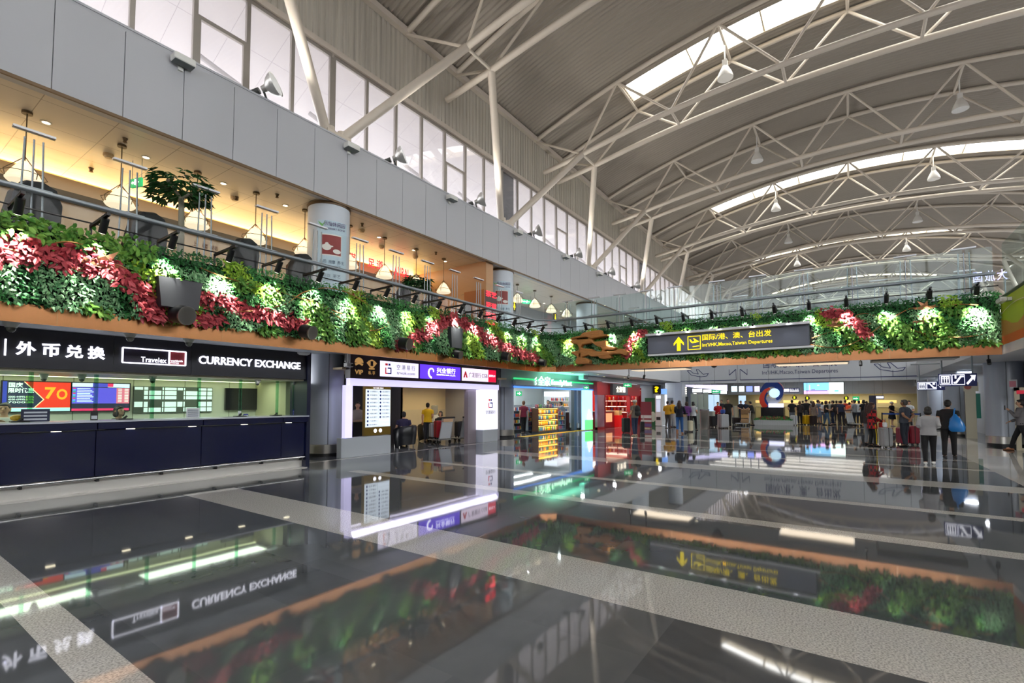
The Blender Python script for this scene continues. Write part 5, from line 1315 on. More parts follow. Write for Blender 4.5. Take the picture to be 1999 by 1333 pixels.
# ------------------------------------------------------------------ convenience store
YM = 12.6
def onM(x, y, d=0): return onY(YM - d, x, y)
XM0, XM1 = 18.75, 26.3
struct(MB().box((17.3, YM, 2.28), (27.5, YM + .2, 3.08)).build('wall_store_head', GREYPAINT))
GN = glow('store_green', '3fe08a', 1.0); GNW = glow('store_mint', 'd8ffe6', 1.7); BLU = glow('store_blue', '5c9bff', 1.1)
t = thing('store_signboard', 'glowing green and blue convenience store sign band with mint lettering', 'sign', (22.5, YM, 2.3))
a, b = onM(1000, 745).x, onM(1154, 750).x
MB().rbox((a, YM - .16, 2.36), (b, YM, 2.66), .05).build('band', mat('sign_silver', 'c6d0d8', 0.3, .2), t)
MB().tube([(a, YM - .1, 2.70), (b, YM - .1, 2.70)], .04, 8).build('green_tube', GN, t); MB().tube([(a, YM - .1, 2.31), (b, YM - .1, 2.31)], .04, 8).build('blue_tube', BLU, t)
l0, l1 = onM(1051, 740, .22).x, onM(1074, 740, .22).x; l2, l3 = onM(1077, 745, .22).x, onM(1116, 750, .22).x
text('全家', GNW, (l0, YM - .2, 2.42), l1 - l0, .46, parent=t, bold=.0, depth=.05); text('FamilyMart', GNW, (l2, YM - .2, 2.40), l3 - l2, .36, parent=t, bold=.0, depth=.05)
m = MB(); u = l0 - .25
for k in range(3): m.bar((u + .1, YM - .21, 2.8 - k * .13), (u - .05 + k * .03, YM - .21, 2.7 - k * .13), .03, .05)
m.build('spark_marks', GNW, t)
lamp('store_green_glow', 'AREA', (22.5, YM - .5, 2.75), 30, (.2, 1, .6), (22.5, YM - .6, 4), 4, .2)
STW = mat('store_white', 'dfe5e4', 0.5); SR = onY(14.6, 1124, 800).x + .1
struct(MB().box((18.0, 17.2, 0), (SR, 17.3, 2.9)).build('wall_store_back', STW)); struct(MB().box((18.0, 12.9, 0), (18.1, 17.3, 2.9)).build('wall_store_left', STW))
struct(MB().box((SR, 13.6, 0), (SR + .1, 17.3, 2.9)).build('wall_store_right', STW)); struct(MB().box((18.0, YM + .2, 2.85), (SR, 17.3, 2.9)).build('ceiling_store', STW))
for i in range(3):
    y = 13.6 + 1.3 * i
    t = thing('tube_light', 'white strip light on the store ceiling, %s row from the front' % nth(i), 'light', (22.5, y, 2.8), 'store strip lights')
    MB().box((18.6, y - .06, 2.8), (25.6, y + .06, 2.85)).build('housing', WHITE, t); MB().box((18.6, y - .04, 2.785), (25.6, y + .04, 2.8)).build('tube', glow('tube_white', 'f2fbff', 6), t)
    lamp('store_light', 'AREA', (22.2, y, 2.77), 45, (.93, 1, 1), (22.2, y, 0), 6.6, .12)
struct(MB().box((18.8, 12.35, 0.0), (26.3, 12.75, .006)).build('trim_10', mat('tactile_yellow', 'd8a800', 0.5)), 'yellow warning strip along the store front')
struct(MB().box((25.35, YM - .1, 0), (26.0, YM + .15, 2.3)).build('trim_11', GREYPAINT)); struct(MB().box((25.0, YM + .4, 0), (25.3, YM + .6, 2.6)).build('trim_12', mat('door_post', '5f6a6e', 0.3)))
xa, xb = onY(12.2, 1140, 790).x, onY(12.2, 1155, 790).x
t = thing('advert_lightbox', 'tall blue to green advert lightbox at the right of the convenience store', 'lightbox', (xa, 12.2, 0))
MB().box((xa, 12.15, .05), (xb, 12.35, 2.28)).build('box', glow('ad_blue', '9cc6f6', 1.6), t)
MB().box((xa, 12.14, .05), (xb, 12.15, .62)).build('green_field', glow('ad_green', '58d672', 1.6), t)
m = MB(); m.lathe(((xa + xb) / 2, 12.13, .62), [(.22, 0), (.2, .2), (.08, .42), (.05, .55), (.0, .6)], 14); m.build('bottle_shape', glow('ad_white', 'f0faff', 1.6), t)
# goods: built once, copied
GC = [mat('goods_%s' % c, c, .5) for c in ('c8442e', 'e0c8a8', 'd8d8d0', '3c78b8', 'f0a830', '5aa05a', 'e8e0d0', '803060', 'c06a80', '2f4f7f')]
def goods_mesh(kind, m_):
    mb = MB()
    if kind == 0: mb.rbox((-.05, -.04, 0), (.05, .04, .17), .008)
    elif kind == 1: mb.lathe((0, 0, 0), [(.035, 0), (.035, .13), (.014, .17), (.014, .2), (0, .2)], 10)
    else: mb.loft([[(u * w, v * w * .6, z) for u, v in ((-.07, 0), (-.03, -.05), (.03, -.05), (.07, 0), (.03, .05), (-.03, .05))] for z, w in ((0, .7), (.03, 1), (.15, 1), (.18, .6))])
    return mb.mesh('goods', m_)
GM = [[goods_mesh(k, m_) for m_ in GC] for k in range(3)]
KN = ['carton', 'bottle', 'snack_bag']
def shelf_unit(x0, x1, y, rows, label, depth=.4, top=1.7, cm='shelf_grey', c='8a9196', amber=False, n=None, gname=''):
    t = thing('shelf_unit', label, 'shelf', ((x0 + x1) / 2, y, 0), 'store shelving')
    m_ = mat(cm, c, .5)
    MB().box((x0, y + depth - .03, .1), (x1, y + depth, top)).build('back_panel', m_, t); MB().box((x0, y, 0), (x1, y + depth, .1)).build('plinth', mat('shelf_dark', '3a4046', .5), t)
    for u in (x0, x1 - .03): MB().box((u, y, .1), (u + .03, y + depth, top)).build('side', m_, t)
    zs = [.1 + (top - .1) * k / rows for k in range(rows)]
    for z in zs[0:]: MB().box((x0, y, z), (x1, y + depth - .03, z + .025)).build('shelf', m_, t)
    i = 0
    for z in zs:
        u = x0 + .1
        while u < x1 - .08:
            k = random.choice((0, 1, 2)); me = random.choice(GM[k][3:6] + GM[k][1:2] + GM[k][4:5]) if amber else random.choice(GM[k])
            o = bpy.data.objects.new(KN[k], me); COL.objects.link(o); o.location = (u, y + .1, z + .026)
            tag(o, 'small packet among the goods on the %s' % gname, 'goods', 'goods on the ' + gname); u += random.uniform(.11, .16) * (1.25 if n is None else n)
    return t
q0, q1 = onY(14.8, 1000, 800).x, onY(14.8, 1049, 800).x
shelf_unit(q0, q1, 14.8, 4, 'long low shelf of bright packets at the left inside the store', gname='left store shelf', n=1.0, top=1.45)
q0, q1 = onY(13.9, 1031, 800).x, onY(13.9, 1049, 800).x
shelf_unit(q0, q1, 13.9, 5, 'grey shelf of packets behind the woman in maroon', gname='shelf behind the woman in maroon', n=1.0, top=1.3)
A0, A1 = onY(13.0, 1051, 800).x, onY(13.0, 1089, 800).x
t = shelf_unit(A0, A1, 13.0, 4, 'amber-lit shelf of snacks at the store front', .4, 1.28, 'shelf_wood', '6b4a32', True, .8, 'amber-lit store shelf')
m = MB()
for k in range(4): m.box((A0 + .05, 13.02, .36 + .295 * k), (A1 - .05, 13.06, .375 + .295 * k))
m.build('amber_strip', glow('amber_strip', 'ffc24a', 9), t)
for k in range(4): lamp('shelf_glow', 'AREA', ((A0 + A1) / 2, 12.98, .37 + .295 * k), 5, (1, .72, .25), ((A0 + A1) / 2, 13.25, .1 + .29 * k), A1 - A0, .06)
q0, q1 = onY(13.15, 1090, 800).x, onY(13.15, 1104, 800).x
shelf_unit(q0, q1, 13.15, 4, 'grey end shelf of dark packets right of the amber-lit shelf', gname='right end shelf', n=1.0, top=1.1)
t = thing('snack_basket', 'low wire tray heaped with packets on top of the amber-lit shelf', 'tray', ((A0 + A1) / 2, 13.2, 1.28))
MB().box((A0 + .1, 13.0, 1.28), (A1 - .1, 13.45, 1.31)).tube([(A0 + .1, 13.0, 1.4), (A1 - .1, 13.0, 1.4), (A1 - .1, 13.45, 1.4), (A0 + .1, 13.45, 1.4), (A0 + .1, 13.0, 1.4)], .012, 6).build('tray', STEEL, t)
for i in range(12):
    o = bpy.data.objects.new('snack_bag', random.choice(GM[2])); COL.objects.link(o); o.location = (A0 + .25 + .14 * i, 13.2 + random.uniform(-.1, .1), 1.31); o.rotation_euler = (0, 0, random.uniform(-.6, .6))
    tag(o, 'snack bag heaped in the tray on top of the amber-lit shelf', 'snack bag', 'snack bags in the top tray')
t = thing('display_fridge', 'open white display fridge at the back right of the store', 'fridge', (26.2, 16.4, 0))
f0, f1 = onY(14.6, 1087, 800).x, onY(14.6, 1121, 800).x
MB().box((f0, 14.6, 0), (f1, 15.5, .9)).build('base', mat('fridge_dark', '23272b', .4), t); MB().box((f0, 15.3, .9), (f1, 15.5, 2.1)).build('back', STW, t); MB().box((f0, 14.6, 1.95), (f1, 15.5, 2.25)).build('canopy', glow('fridge_light', 'eef6ff', 1.2), t)
for z in (.95, 1.3, 1.65): MB().box((f0 + .05, 14.9, z), (f1 - .05, 15.3, z + .03)).build('shelf', STW, t)
for z in (.98, 1.33, 1.68):
    u = f0 + .15
    while u < f1 - .1:
        o = bpy.data.objects.new('bottle', random.choice(GM[1])); COL.objects.link(o); o.location = (u, 15.05, z); tag(o, 'drink bottle on the shelves of the display fridge', 'bottle', 'bottles in the display fridge'); u += random.uniform(.09, .16)
t = thing('service_counter', 'white service counter with a dark front at the right of the store', 'counter', (25.9, 15, 0))
MB().box((f0, 14.0, 0), (f1 - .4, 14.35, .98)).build('front', mat('fridge_dark'), t); MB().box((f0 - .05, 13.95, .98), (f1 - .4, 14.4, 1.04)).build('worktop', STW, t)
p = onY(17.17, 1013, 768); exitsign((p.x, 17.17, p.z), .6, .28, 'green exit sign on the back wall of the convenience store', (0, -1), 0)

# ------------------------------------------------------------------ red souvenir shop
YR = 11.9
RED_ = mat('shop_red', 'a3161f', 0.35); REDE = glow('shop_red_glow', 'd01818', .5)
xl, xg, xo, xr = (onY(YR, q, 800).x for q in (1166, 1181, 1230, 1250))
t = thing('red_shopfront', 'red fascia and frame of the souvenir shop with a patterned pink glass panel', 'shopfront', (29, YR, 0))
MB().box((xl, YR, 2.02), (xr, YR + .2, 2.78)).build('fascia', RED_, t)
MB().box((xl, YR, 0), (xg, YR + .15, 2.02)).build('side_panel', mat('pink_glass', '9a6a78', 0.15, noise=.3, nscale=2), t); MB().box((xl, YR - .01, 0), (xg, YR + .16, .16)).build('side_base', RED_, t)
MB().box((xg - .06, YR - .03, 0), (xg + .06, YR + .2, 2.05)).build('post', RED_, t)
MB().box((xo - .1, YR - .03, 0), (xo + .1, YR + .2, 2.05)).build('post', RED_, t)
sx0, sx1 = onY(11.7, 1197, 750).x, onY(11.7, 1226, 750).x
t = thing('shop_name_box', 'grey box with three tall white lit characters over the red shop', 'sign', (sx0, 11.7, 2.2))
MB().box((sx0, 11.72, 2.05), (sx1, 12.0, 2.72)).build('box', mat('box_grey', '55565a', .4), t); text('全聚德', glow('warm_white', 'fff0d8', 2.6), (sx0 + (sx1 - sx0) * .2, 11.71, 2.2), (sx1 - sx0) * .62, .38, parent=t, bold=.0)
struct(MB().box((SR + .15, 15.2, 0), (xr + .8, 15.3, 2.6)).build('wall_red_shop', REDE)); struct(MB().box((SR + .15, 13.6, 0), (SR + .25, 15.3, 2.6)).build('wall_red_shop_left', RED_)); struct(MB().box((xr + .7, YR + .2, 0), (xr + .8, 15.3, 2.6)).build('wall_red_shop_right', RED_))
struct(MB().box((SR + .15, YR + .2, 2.4), (xr + .8, 15.3, 2.45)).build('ceiling_red_shop', WHITE))
lamp('red_shop_light', 'AREA', ((xg + xo) / 2, 13.3, 2.38), 130, (1, .8, .68), ((xg + xo) / 2, 13.3, 0), 3, 1.5)
XG = xr + .7
t = thing('gift_shelving', 'red wall shelving with lit niches in the souvenir shop', 'shelf', (XG, 13.5, 0))
for z in (.9, 1.3, 1.7): MB().box((XG - .45, 12.2, z), (XG, 15.2, z + .04)).build('shelf', RED_, t)
for k in range(5): MB().box((XG - .45, 12.2 + .74 * k, 0), (XG, 12.26 + .74 * k, 2.2)).build('divider', RED_, t)
MB().box((XG - .5, 12.2, 2.12), (XG, 15.2, 2.2)).build('top_light', glow('warm_white'), t)
m = MB()
for z in (.86, 1.26, 1.66): m.box((XG - .43, 12.25, z), (XG - .40, 15.15, z + .03))
m.build('niche_light', glow('niche_warm', 'ffd8b8', 5), t)
for z in (.94, 1.34, 1.74):
    u = 12.35
    while u < 15.1:
        k = random.choice((0, 1)); o = bpy.data.objects.new(KN[k], random.choice(GM[k])); COL.objects.link(o); o.location = (XG - .25, u, z); o.scale = (1.5, 1.5, 1.3)
        tag(o, 'small gift packet on the red shelving of the souvenir shop', 'goods', 'gifts on the red shelving'); u += random.uniform(.2, .4)
t = thing('gift_counter', 'red counter with a glowing picture front in the souvenir shop', 'counter', (29, 12.6, 0))
MB().box((xg + .5, 12.5, 0), (xo - 1.2, 13.0, 1.0)).build('body', RED_, t); MB().box((xg + .9, 12.48, .35), (xo - 1.6, 12.5, .9)).build('picture_front', glow('gift_picture', 'e8a070', .9), t); MB().box((xg + .45, 12.45, 1.0), (xo - 1.15, 13.05, 1.05)).build('worktop', mat('counter_cream', 'd8b090', .4), t)
t = thing('gift_box_stack', 'two red and cream gift boxes stacked on the floor of the souvenir shop', 'box', (xo - .8, 12.4, 0))
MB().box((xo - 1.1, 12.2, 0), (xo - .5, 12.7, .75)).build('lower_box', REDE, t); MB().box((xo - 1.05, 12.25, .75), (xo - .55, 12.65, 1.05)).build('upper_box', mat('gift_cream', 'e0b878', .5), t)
p = onY(11.0, 1225, 752); exitsign(p, .55, .24, 'green exit sign hung on two rods before the red shop', (-.6, -.8), 3.1 - p.z)
p = onY(11.0, 1165, 757); exitsign((22.9, 11.2, 2.35), .3, .16, 'small green exit sign hung under the soffit before the store', (-.6, -.8), .75)

# white upper band over the red shop, running to the cross beam; grey walls behind
struct(MB().box((24.0, 11.9, 2.84), (37, 12.2, 3.12)).build('wall_left_band', GREYPAINT))
struct(MB().box((xr + .8, 12.2, 0), (46, 12.4, 2.95)).build('wall_left_far', GREYPAINT))
# information booth
x0, x1 = onX(33, 1272, 800).y, onX(33, 1290, 800).y
t = thing('information_cube', 'black cube sign with a glowing yellow question mark', 'sign', (33, 11, 2.3))
a = onX(33.2, 1274, 752); b = onX(33.2, 1290, 768)
MB().box((33.2, b.y, b.z), (33.8, a.y, a.z)).build('cube', DARK, t); MB().box((33.5, b.y + .15, 0), (33.6, b.y + .25, b.z)).build('pole', DARK, t); text('?', YEL, (33.19, a.y - .12, b.z + .08), (a.y - b.y) - .26, a.z - b.z - .16, (0, -1, 0), (0, 0, 1), t, 'question_mark', .04, .02)
t = thing('advert_board', 'dark green advert panel standing beside the vending machine', 'panel', (32.4, 11, 0))
a = onX(32.6, 1259, 800).y; b = onX(32.6, 1279, 800).y
MB().box((32.6, b, 0), (33.0, a, 1.88)).build('board', mat('panel_green', '0f6a42', .4), t); MB().ball((32.58, (a + b) / 2 - .2, .6), (.02, .22, .35), 14, 10).build('leaf_motif', mat('motif_pale', 'c0d8c8', .5), t)
t = thing('vending_machine', 'white vending machine under the question mark cube', 'machine', (32.4, 10.6, 0))
a = onX(32.4, 1279, 800).y; b = onX(32.4, 1292, 800).y
MB().rbox((32.4, b, .02), (33.1, a, 2.1), .02).build('cabinet', mat('machine_white', 'd4d8da', .3), t); MB().box((32.38, b + .1, .95), (32.4, a - .08, 1.75)).build('display', glow('machine_display', 'b8c0d8', .8), t); MB().box((32.38, b + .1, .4), (32.4, a - .08, .6)).build('pickup_slot', DARK, t); MB().box((32.385, b + .06, 1.82), (32.4, a - .06, 2.02)).build('header', glow('machine_header', 'e6eef8', 1), t)
a = onX(33.2, 1291, 800).y; b = onX(33.2, 1299, 800).y
t = thing('white_lightbox', 'tall white lightbox with a blue top right of the vending machine', 'lightbox', (33.3, a, 0))
MB().box((33.2, b, 0), (33.6, a, 2.1)).build('box', glow('lightbox_cool', 'eef4ff', 1.4), t); MB().box((33.2, b, 2.15), (33.6, a, 2.5)).build('blue_top', glow('top_blue', '6f9be0', 1.2), t)
p = onZ(0, 1260, 836); a = p.y + .28; b = p.y - .38
t = thing('banner_stand', 'maroon and white banner stand left of the green panel', 'banner', (p.x, p.y, 0))
MB().box((p.x, b, .05), (p.x + .04, a, 1.62)).build('banner', mat('banner_maroon', '8c3140', .5), t)
MB().box((p.x - .005, b, .62), (p.x, a, .8)).box((p.x - .005, b, .4), (p.x, a, .52)).build('white_bands', mat('banner_white', 'd8d0d0', .5), t); MB().box((p.x - .005, b, .1), (p.x, a, .3)).build('violet_band', mat('banner_violet', '6a4f86', .5), t); MB().box((p.x - .15, b + .05, 0), (p.x + .2, a - .05, .05)).build('foot', STEEL, t)
# tall grey wall block with a door, steel bin
a = onX(34.5, 1299, 800).y; b = onX(34.5, 1323, 800).y
struct(MB().box((34.5, b, 0), (36.5, a, 2.95)).build('wall_block', mat('block_grey', 'b3bac2', .4)))
struct(MB().box((34.48, a - .55, 0), (34.5, a - .15, 1.9)).build('door_9', mat('door_steel', '6d737a', .4)))
struct(MB().box((34.3, b - .35, 0), (35.0, b + .1, 2.95)).build('trim_13', COLM))

# ------------------------------------------------------------------ cross beam with outline lettering
XB_ = 37.0
t = struct(MB().box((XB_, -4.3, 2.93), (XB_ + .3, 12.3, 4.6)).build('wall_beam', mat('beam_panel', 'c3c8ce', .4)))
INKB = mat('beam_ink', '2c3566', .5)
def onB(x, y): return onX(XB_ - .01, x, y)
m = MB()
for x in (1298, 1345, 1395, 1440, 1500, 1560, 1620, 1680, 1720, 1770): 
    p = onB(x, 735); m.box((XB_ - .006, p.y - .01, 2.95), (XB_, p.y + .01, 4.5))
m.build('panel_joints', mat('joint_grey'), t)
bl = thing('beam_lettering', 'dark blue outlined departures lettering, planes and arrows on the white cross beam', 'lettering', (XB_, 4, 3.2))
a, b = onB(1488, 736), onB(1636, 733)
text("Int'l/HK,Macao,Taiwan Departures", INKB, (XB_ - .01, a.y, 3.40), a.y - b.y, .34, (0, -1, 0), (0, 0, 1), bl, 'lettering', .0, .004, 'L', 1.07)
a, b = onB(1490, 720), onB(1634, 720)
text('国际/港、澳、台出发', INKB, (XB_ - .01, a.y, 3.9), a.y - b.y, .62, (0, -1, 0), (0, 0, 1), bl, 'lettering', .004)
m = MB(); zl = 3.14
def ln(p, q, w=.05): m.bar((XB_ - .01, p[0], p[1]), (XB_ - .01, q[0], q[1]), .02, w)
ln((onB(1300, 742).y, zl), (onB(1437, 742).y, zl)); ln((onB(1445, 742).y, zl), (onB(1812, 742).y, zl))
for x, s in ((1437, 1), (1445, -1)):
    y = onB(x, 735).y; ln((y, zl), (y, 3.9)); ln((y, 3.9), (y + s * .45, 3.5)); ln((y + s * .45, 3.5), (y + s * .45, 3.9))
for x, up in ((1362, 1), (1737, 0)):
    y = onB(x, 730).y; z = 3.62
    pl = [(-.75, .3), (-.55, .32), (-.35, .12), (.05, .02), (-.1, .36), (.05, .36), (.38, 0), (.75, .05), (.62, -.14), (.2, -.18), (-.45, -.04), (-.75, .3)]
    for p, q in zip(pl, pl[1:]): ln((y - p[0], z + p[1]), (y - q[0], z + q[1]), .04)
    ln((y - .15, z - .1), (y - .15, zl), .06)
m.build('outline_symbols', INKB, bl)

# lamps and gear under the bridge
LP = glow('warm_diffuser', 'f2dcbc', 1.0)
def softbox(px0, px1, py, label, X=19.6):
    a, b = onX(X, px0, py), onX(X, px1, py)
    t = thing('ceiling_lightbox', label, 'light', (X, (a.y + b.y) / 2, 2.95), 'light boxes under the bridge')
    MB().box((X - .45, b.y, 2.93), (X + .45, a.y, 3.12)).build('housing', CEIL, t); MB().box((X - .42, b.y + .04, 2.915), (X + .42, a.y - .04, 2.93)).build('diffuser', LP, t)
    lamp('softbox_light', 'AREA', (X, (a.y + b.y) / 2, 2.9), 12, (1, .86, .68), (X, (a.y + b.y) / 2, 0), .8, a.y - b.y)
softbox(1238, 1345, 728, 'warm ceiling light box under the left part of the bridge'); softbox(1515, 1658, 718, 'warm ceiling light box under the middle of the bridge')
t = thing('ceiling_lightbox', 'unlit grey ceiling box under the right part of the bridge', 'light', (19.6, -1, 2.95)); a, b = onX(19.6, 1700, 715), onX(19.6, 1868, 710)
MB().box((19.1, b.y, 2.93), (20.1, a.y, 3.12)).build('housing', mat('box_olive', '8f8d80', .4), t); MB().box((19.2, b.y + .05, 2.92), (20.0, a.y - .05, 2.93)).build('louvre', mat('box_louvre', 'b8b8b0', .3), t)
p = onX(18.4, 1394, 718); dome((p.x, p.y, 3.1), 'large black dome camera under the bridge below the departures sign', .16, True)
for i, q in enumerate(((1228, 735), (1258, 735), (1680, 709), (1930, 706))):
    p = onX(18.2, *q); t = thing('track_spot', 'small dark spotlight under the bridge soffit, %s from the left' % nth(i), 'spotlight', p, 'spotlights under the bridge')
    MB().tube([(p.x, p.y, 3.12), (p.x, p.y, p.z)], .015, 6).tube([(p.x, p.y, p.z + .05), (p.x - .08, p.y, p.z - .07)], .045, 10).build('can', DARK, t)
for i in range(7):
    y = 8.6 - 1.75 * i; p = Vector((18.0 if i % 2 else 20.2, y, 3.12))
    downlight(i, p, z=3.115, label='small bright downlight in the bridge soffit, %s from the left' % nth(i), r=.06, group='downlights under the bridge')
    lamp('bridge_downlight', 'SPOT', (p.x, p.y, 3.08), 40, (1, .95, .88), (p.x, p.y, 0), angle=110, blend=.8, radius=.08)
for i in range(9):
    x = 22 + 1.9 * i
    downlight(i, Vector((x, 11.0 if i % 2 else 11.5, 3.08)), z=3.075, label='small downlight in the soffit before the shops beyond the bridge, %s from the bridge' % nth(i), r=.08, group='downlights before the far shops')
for x in (22, 26, 30, 34): lamp('soffit_light', 'AREA', (x, 11.0, 3.05), 14, (.95, .97, 1), (x, 11.0, 0), .2)
# ------------------------------------------------------------------ far hall: sculpture, planting, check-in desks, screens, end wall
c0 = onZ(0, 1505, 829); sxp = 39.4
def onSc(x, y): return onX(sxp, x, y)
t = thing('swirl_sculpture', 'red, blue and white swirl sculpture with a round blue disc on a black pedestal', 'sculpture', (sxp, onSc(1506, 800).y, 0))
a, b = onSc(1485, 795), onSc(1530, 818)
MB().box((sxp, b.y, .25), (sxp + 1.0, a.y, onSc(1505, 795).z)).build('pedestal', mat('pedestal_black', '121218', .2), t)
z1 = onSc(1505, 795).z
a, b = onSc(1500, 787), onSc(1528, 794); MB().box((sxp - .03, b.y, z1 - .0), (sxp + .6, a.y, z1 + .28)).build('name_plate', glow('plate_white', 'dfe2ff', 1.4), t)
def arcband(pxs, pys, ws, m_, nm, x0, x1):
    pts = [onSc(x, y) for x, y in zip(pxs, pys)]; n = len(pts); L_, R_ = [], []
    for i in range(n):
        d = pts[min(i + 1, n - 1)] - pts[max(i - 1, 0)]; d = Vector((0, d.y, d.z)).normalized(); u = Vector((0, -d.z, d.y))
        L_.append(pts[i] + u * ws[i] / 2); R_.append(pts[i] - u * ws[i] / 2)
    mb = MB(); mb.loft([[(x0, l.y, l.z), (x1, l.y, l.z), (x1, r.y, r.z), (x0, r.y, r.z)] for l, r in zip(L_, R_)]); mb.build(nm, m_, t)
cxp, cyp = 1508, 768
def spiral(a0, a1, r0, r1, n=22): 
    A = np.linspace(a0, a1, n); R_ = np.linspace(r0, r1, n); return [cxp + r * math.cos(k) for k, r in zip(A, R_)], [cyp - r * math.sin(k) for k, r in zip(A, R_)], np.linspace(0, 1, n)
xs, ys, k = spiral(math.radians(175), math.radians(-60), 22, 13); arcband(xs, ys, [.12 + .30 * math.sin(PI * (.15 + .8 * q)) for q in k], mat('sculpt_blue', '17357e', .25), 'blue_swirl', sxp + .25, sxp + .55)
arcband([1502, 1494, 1488, 1486, 1487, 1490, 1494], [757, 762, 770, 778, 785, 790, 795], [.10, .22, .30, .33, .34, .34, .34], mat('sculpt_red', 'cf3a24', .25), 'red_swirl', sxp + .2, sxp + .5)
arcband([1497, 1493, 1492, 1494, 1497, 1500], [766, 772, 779, 785, 790, 795], [.1, .14, .16, .2, .24, .26], mat('sculpt_blue'), 'blue_tail', sxp + .24, sxp + .5)
xs, ys, k = spiral(math.radians(95), math.radians(-150), 15, 15, 24); arcband([x for x in xs], [y for y in ys], [.22 + .2 * q for q in k], mat('sculpt_grey', 'a9abb0', .25), 'grey_swirl', sxp + .3, sxp + .7)
xs, ys, k = spiral(math.radians(100), math.radians(20), 25, 21, 12); arcband(xs, ys, [.10 for q in k], mat('sculpt_red'), 'red_crest', sxp + .3, sxp + .5)
p = onSc(1511, 767); m = MB(); m.tube([(sxp + .15, p.y, p.z), (sxp + .5, p.y, p.z)], .34, 28); m.build('round_disc', glow('disc_blue', 'bfe0f4', 1.0), t, True)
# flower bed round the pedestal
a, b = onX(38.2, 1470, 825).y, onX(38.2, 1548, 825).y
t = thing('flower_bed', 'low white slatted planter with red flowers and green leaves around the sculpture', 'planter', (39, (a + b) / 2, 0))
m = MB(); n = 40
for i in range(n):
    y = b + (a - b) * i / n; m.box((38.3, y, 0.0), (38.36, y + (a - b) / n * .8, .34))
m.box((38.36, b, 0), (41.2, a, .3)); m.build('slatted_tub', mat('tub_white', 'c9cdd0', .5), t)
mg, mr = MB(), MB()
for i in range(1500):
    y = random.uniform(b + .05, a - .05); x = random.uniform(38.3, 40.8); edge = min(y - b, a - y)
    z = .3 + random.uniform(0, .22) * min(1, edge * 2); q = mr if (random.random() < .45 and z > .34 and edge > .35) else mg
    d = Vector((random.uniform(-1, 0), random.uniform(-1, 1), random.uniform(0, 1))).normalized(); u = d.cross(Vector((1, 0.2, 0))).normalized(); P = Vector((x, y, z))
    q.add([P, P + d * .06 + u * .03, P + d * .13, P + d * .06 - u * .03], [(0, 1, 2, 3)])
o = mg.build('bed_leaves', LEAF['fern'], t); o['kind'] = 'stuff'; o = mr.build('bed_flowers', LEAF['red'], t); o['kind'] = 'stuff'

# end wall, ceiling lights, screens
struct(MB().box((55, -14, 2.35), (55.3, 13, 3.75)).build('wall_end', mat('end_grey', 'a9b0ba', .5))); struct(MB().box((58.5, -14, 0), (58.8, 13, 2.4)).build('wall_end_lower', mat('end_cream', 'cfc8a8', .5)))
struct(MB().box((55.3, -14, 2.35), (58.8, 13, 2.4)).build('ceiling_end', CEIL))
lamp('end_light', 'AREA', (57, 2, 2.33), 130, (1, .9, .65), (57, 2, 0), 1.5, 12)
for i in range(7): downlight(i, Vector((56.5, 7 - 1.7 * i, 2.35)), z=2.345, label='warm downlight under the far end wall, %s from the left' % nth(i), r=.12, group='downlights at the far end')
def onE(x, y, X=54.9): return onX(X, x, y)
t = thing('big_screen', 'wide bright screen showing a pink and blue seaside airport picture on the far end wall', 'screen', onE(1608, 758))
a, b = onE(1568, 747), onE(1648, 769)
MB().box((54.9, b.y, b.z), (55, a.y, a.z)).build('bezel', DARK, t)
def eq(u0, u1, v0, v1, m_, nm, dx=.01):
    y0, y1 = a.y + (b.y - a.y) * u0, a.y + (b.y - a.y) * u1; w0, w1 = b.z + (a.z - b.z) * v0, b.z + (a.z - b.z) * v1
    MB().add([(54.9 - dx, y0, w0), (54.9 - dx, y1, w0), (54.9 - dx, y1, w1), (54.9 - dx, y0, w1)], [(0, 1, 2, 3)]).build(nm, m_, t)
eq(.01, .64, .02, .98, glow('scr_sky', '7fc4ee', 1.6), 'sky_picture'); eq(.64, .99, .02, .98, glow('scr_white', 'eafcf6', 1.8), 'white_field'); eq(.01, .64, .02, .32, glow('scr_pink', 'e2b0e8', 1.6), 'ground_picture', .014)
eq(.06, .60, .26, .34, glow('scr_violet', '8a6ab0', 1.3), 'skyline', .018); eq(.15, .17, .3, .8, glow('scr_pink'), 'tower', .018); eq(.20, .30, .36, .42, glow('scr_violet'), 'buildings', .02); eq(.35, .4, .72, .8, glow('scr_white'), 'cloud', .016); eq(.77, .87, .22, .32, glow('scr_teal', '30c0b0', 1.6), 'teal_button', .02)
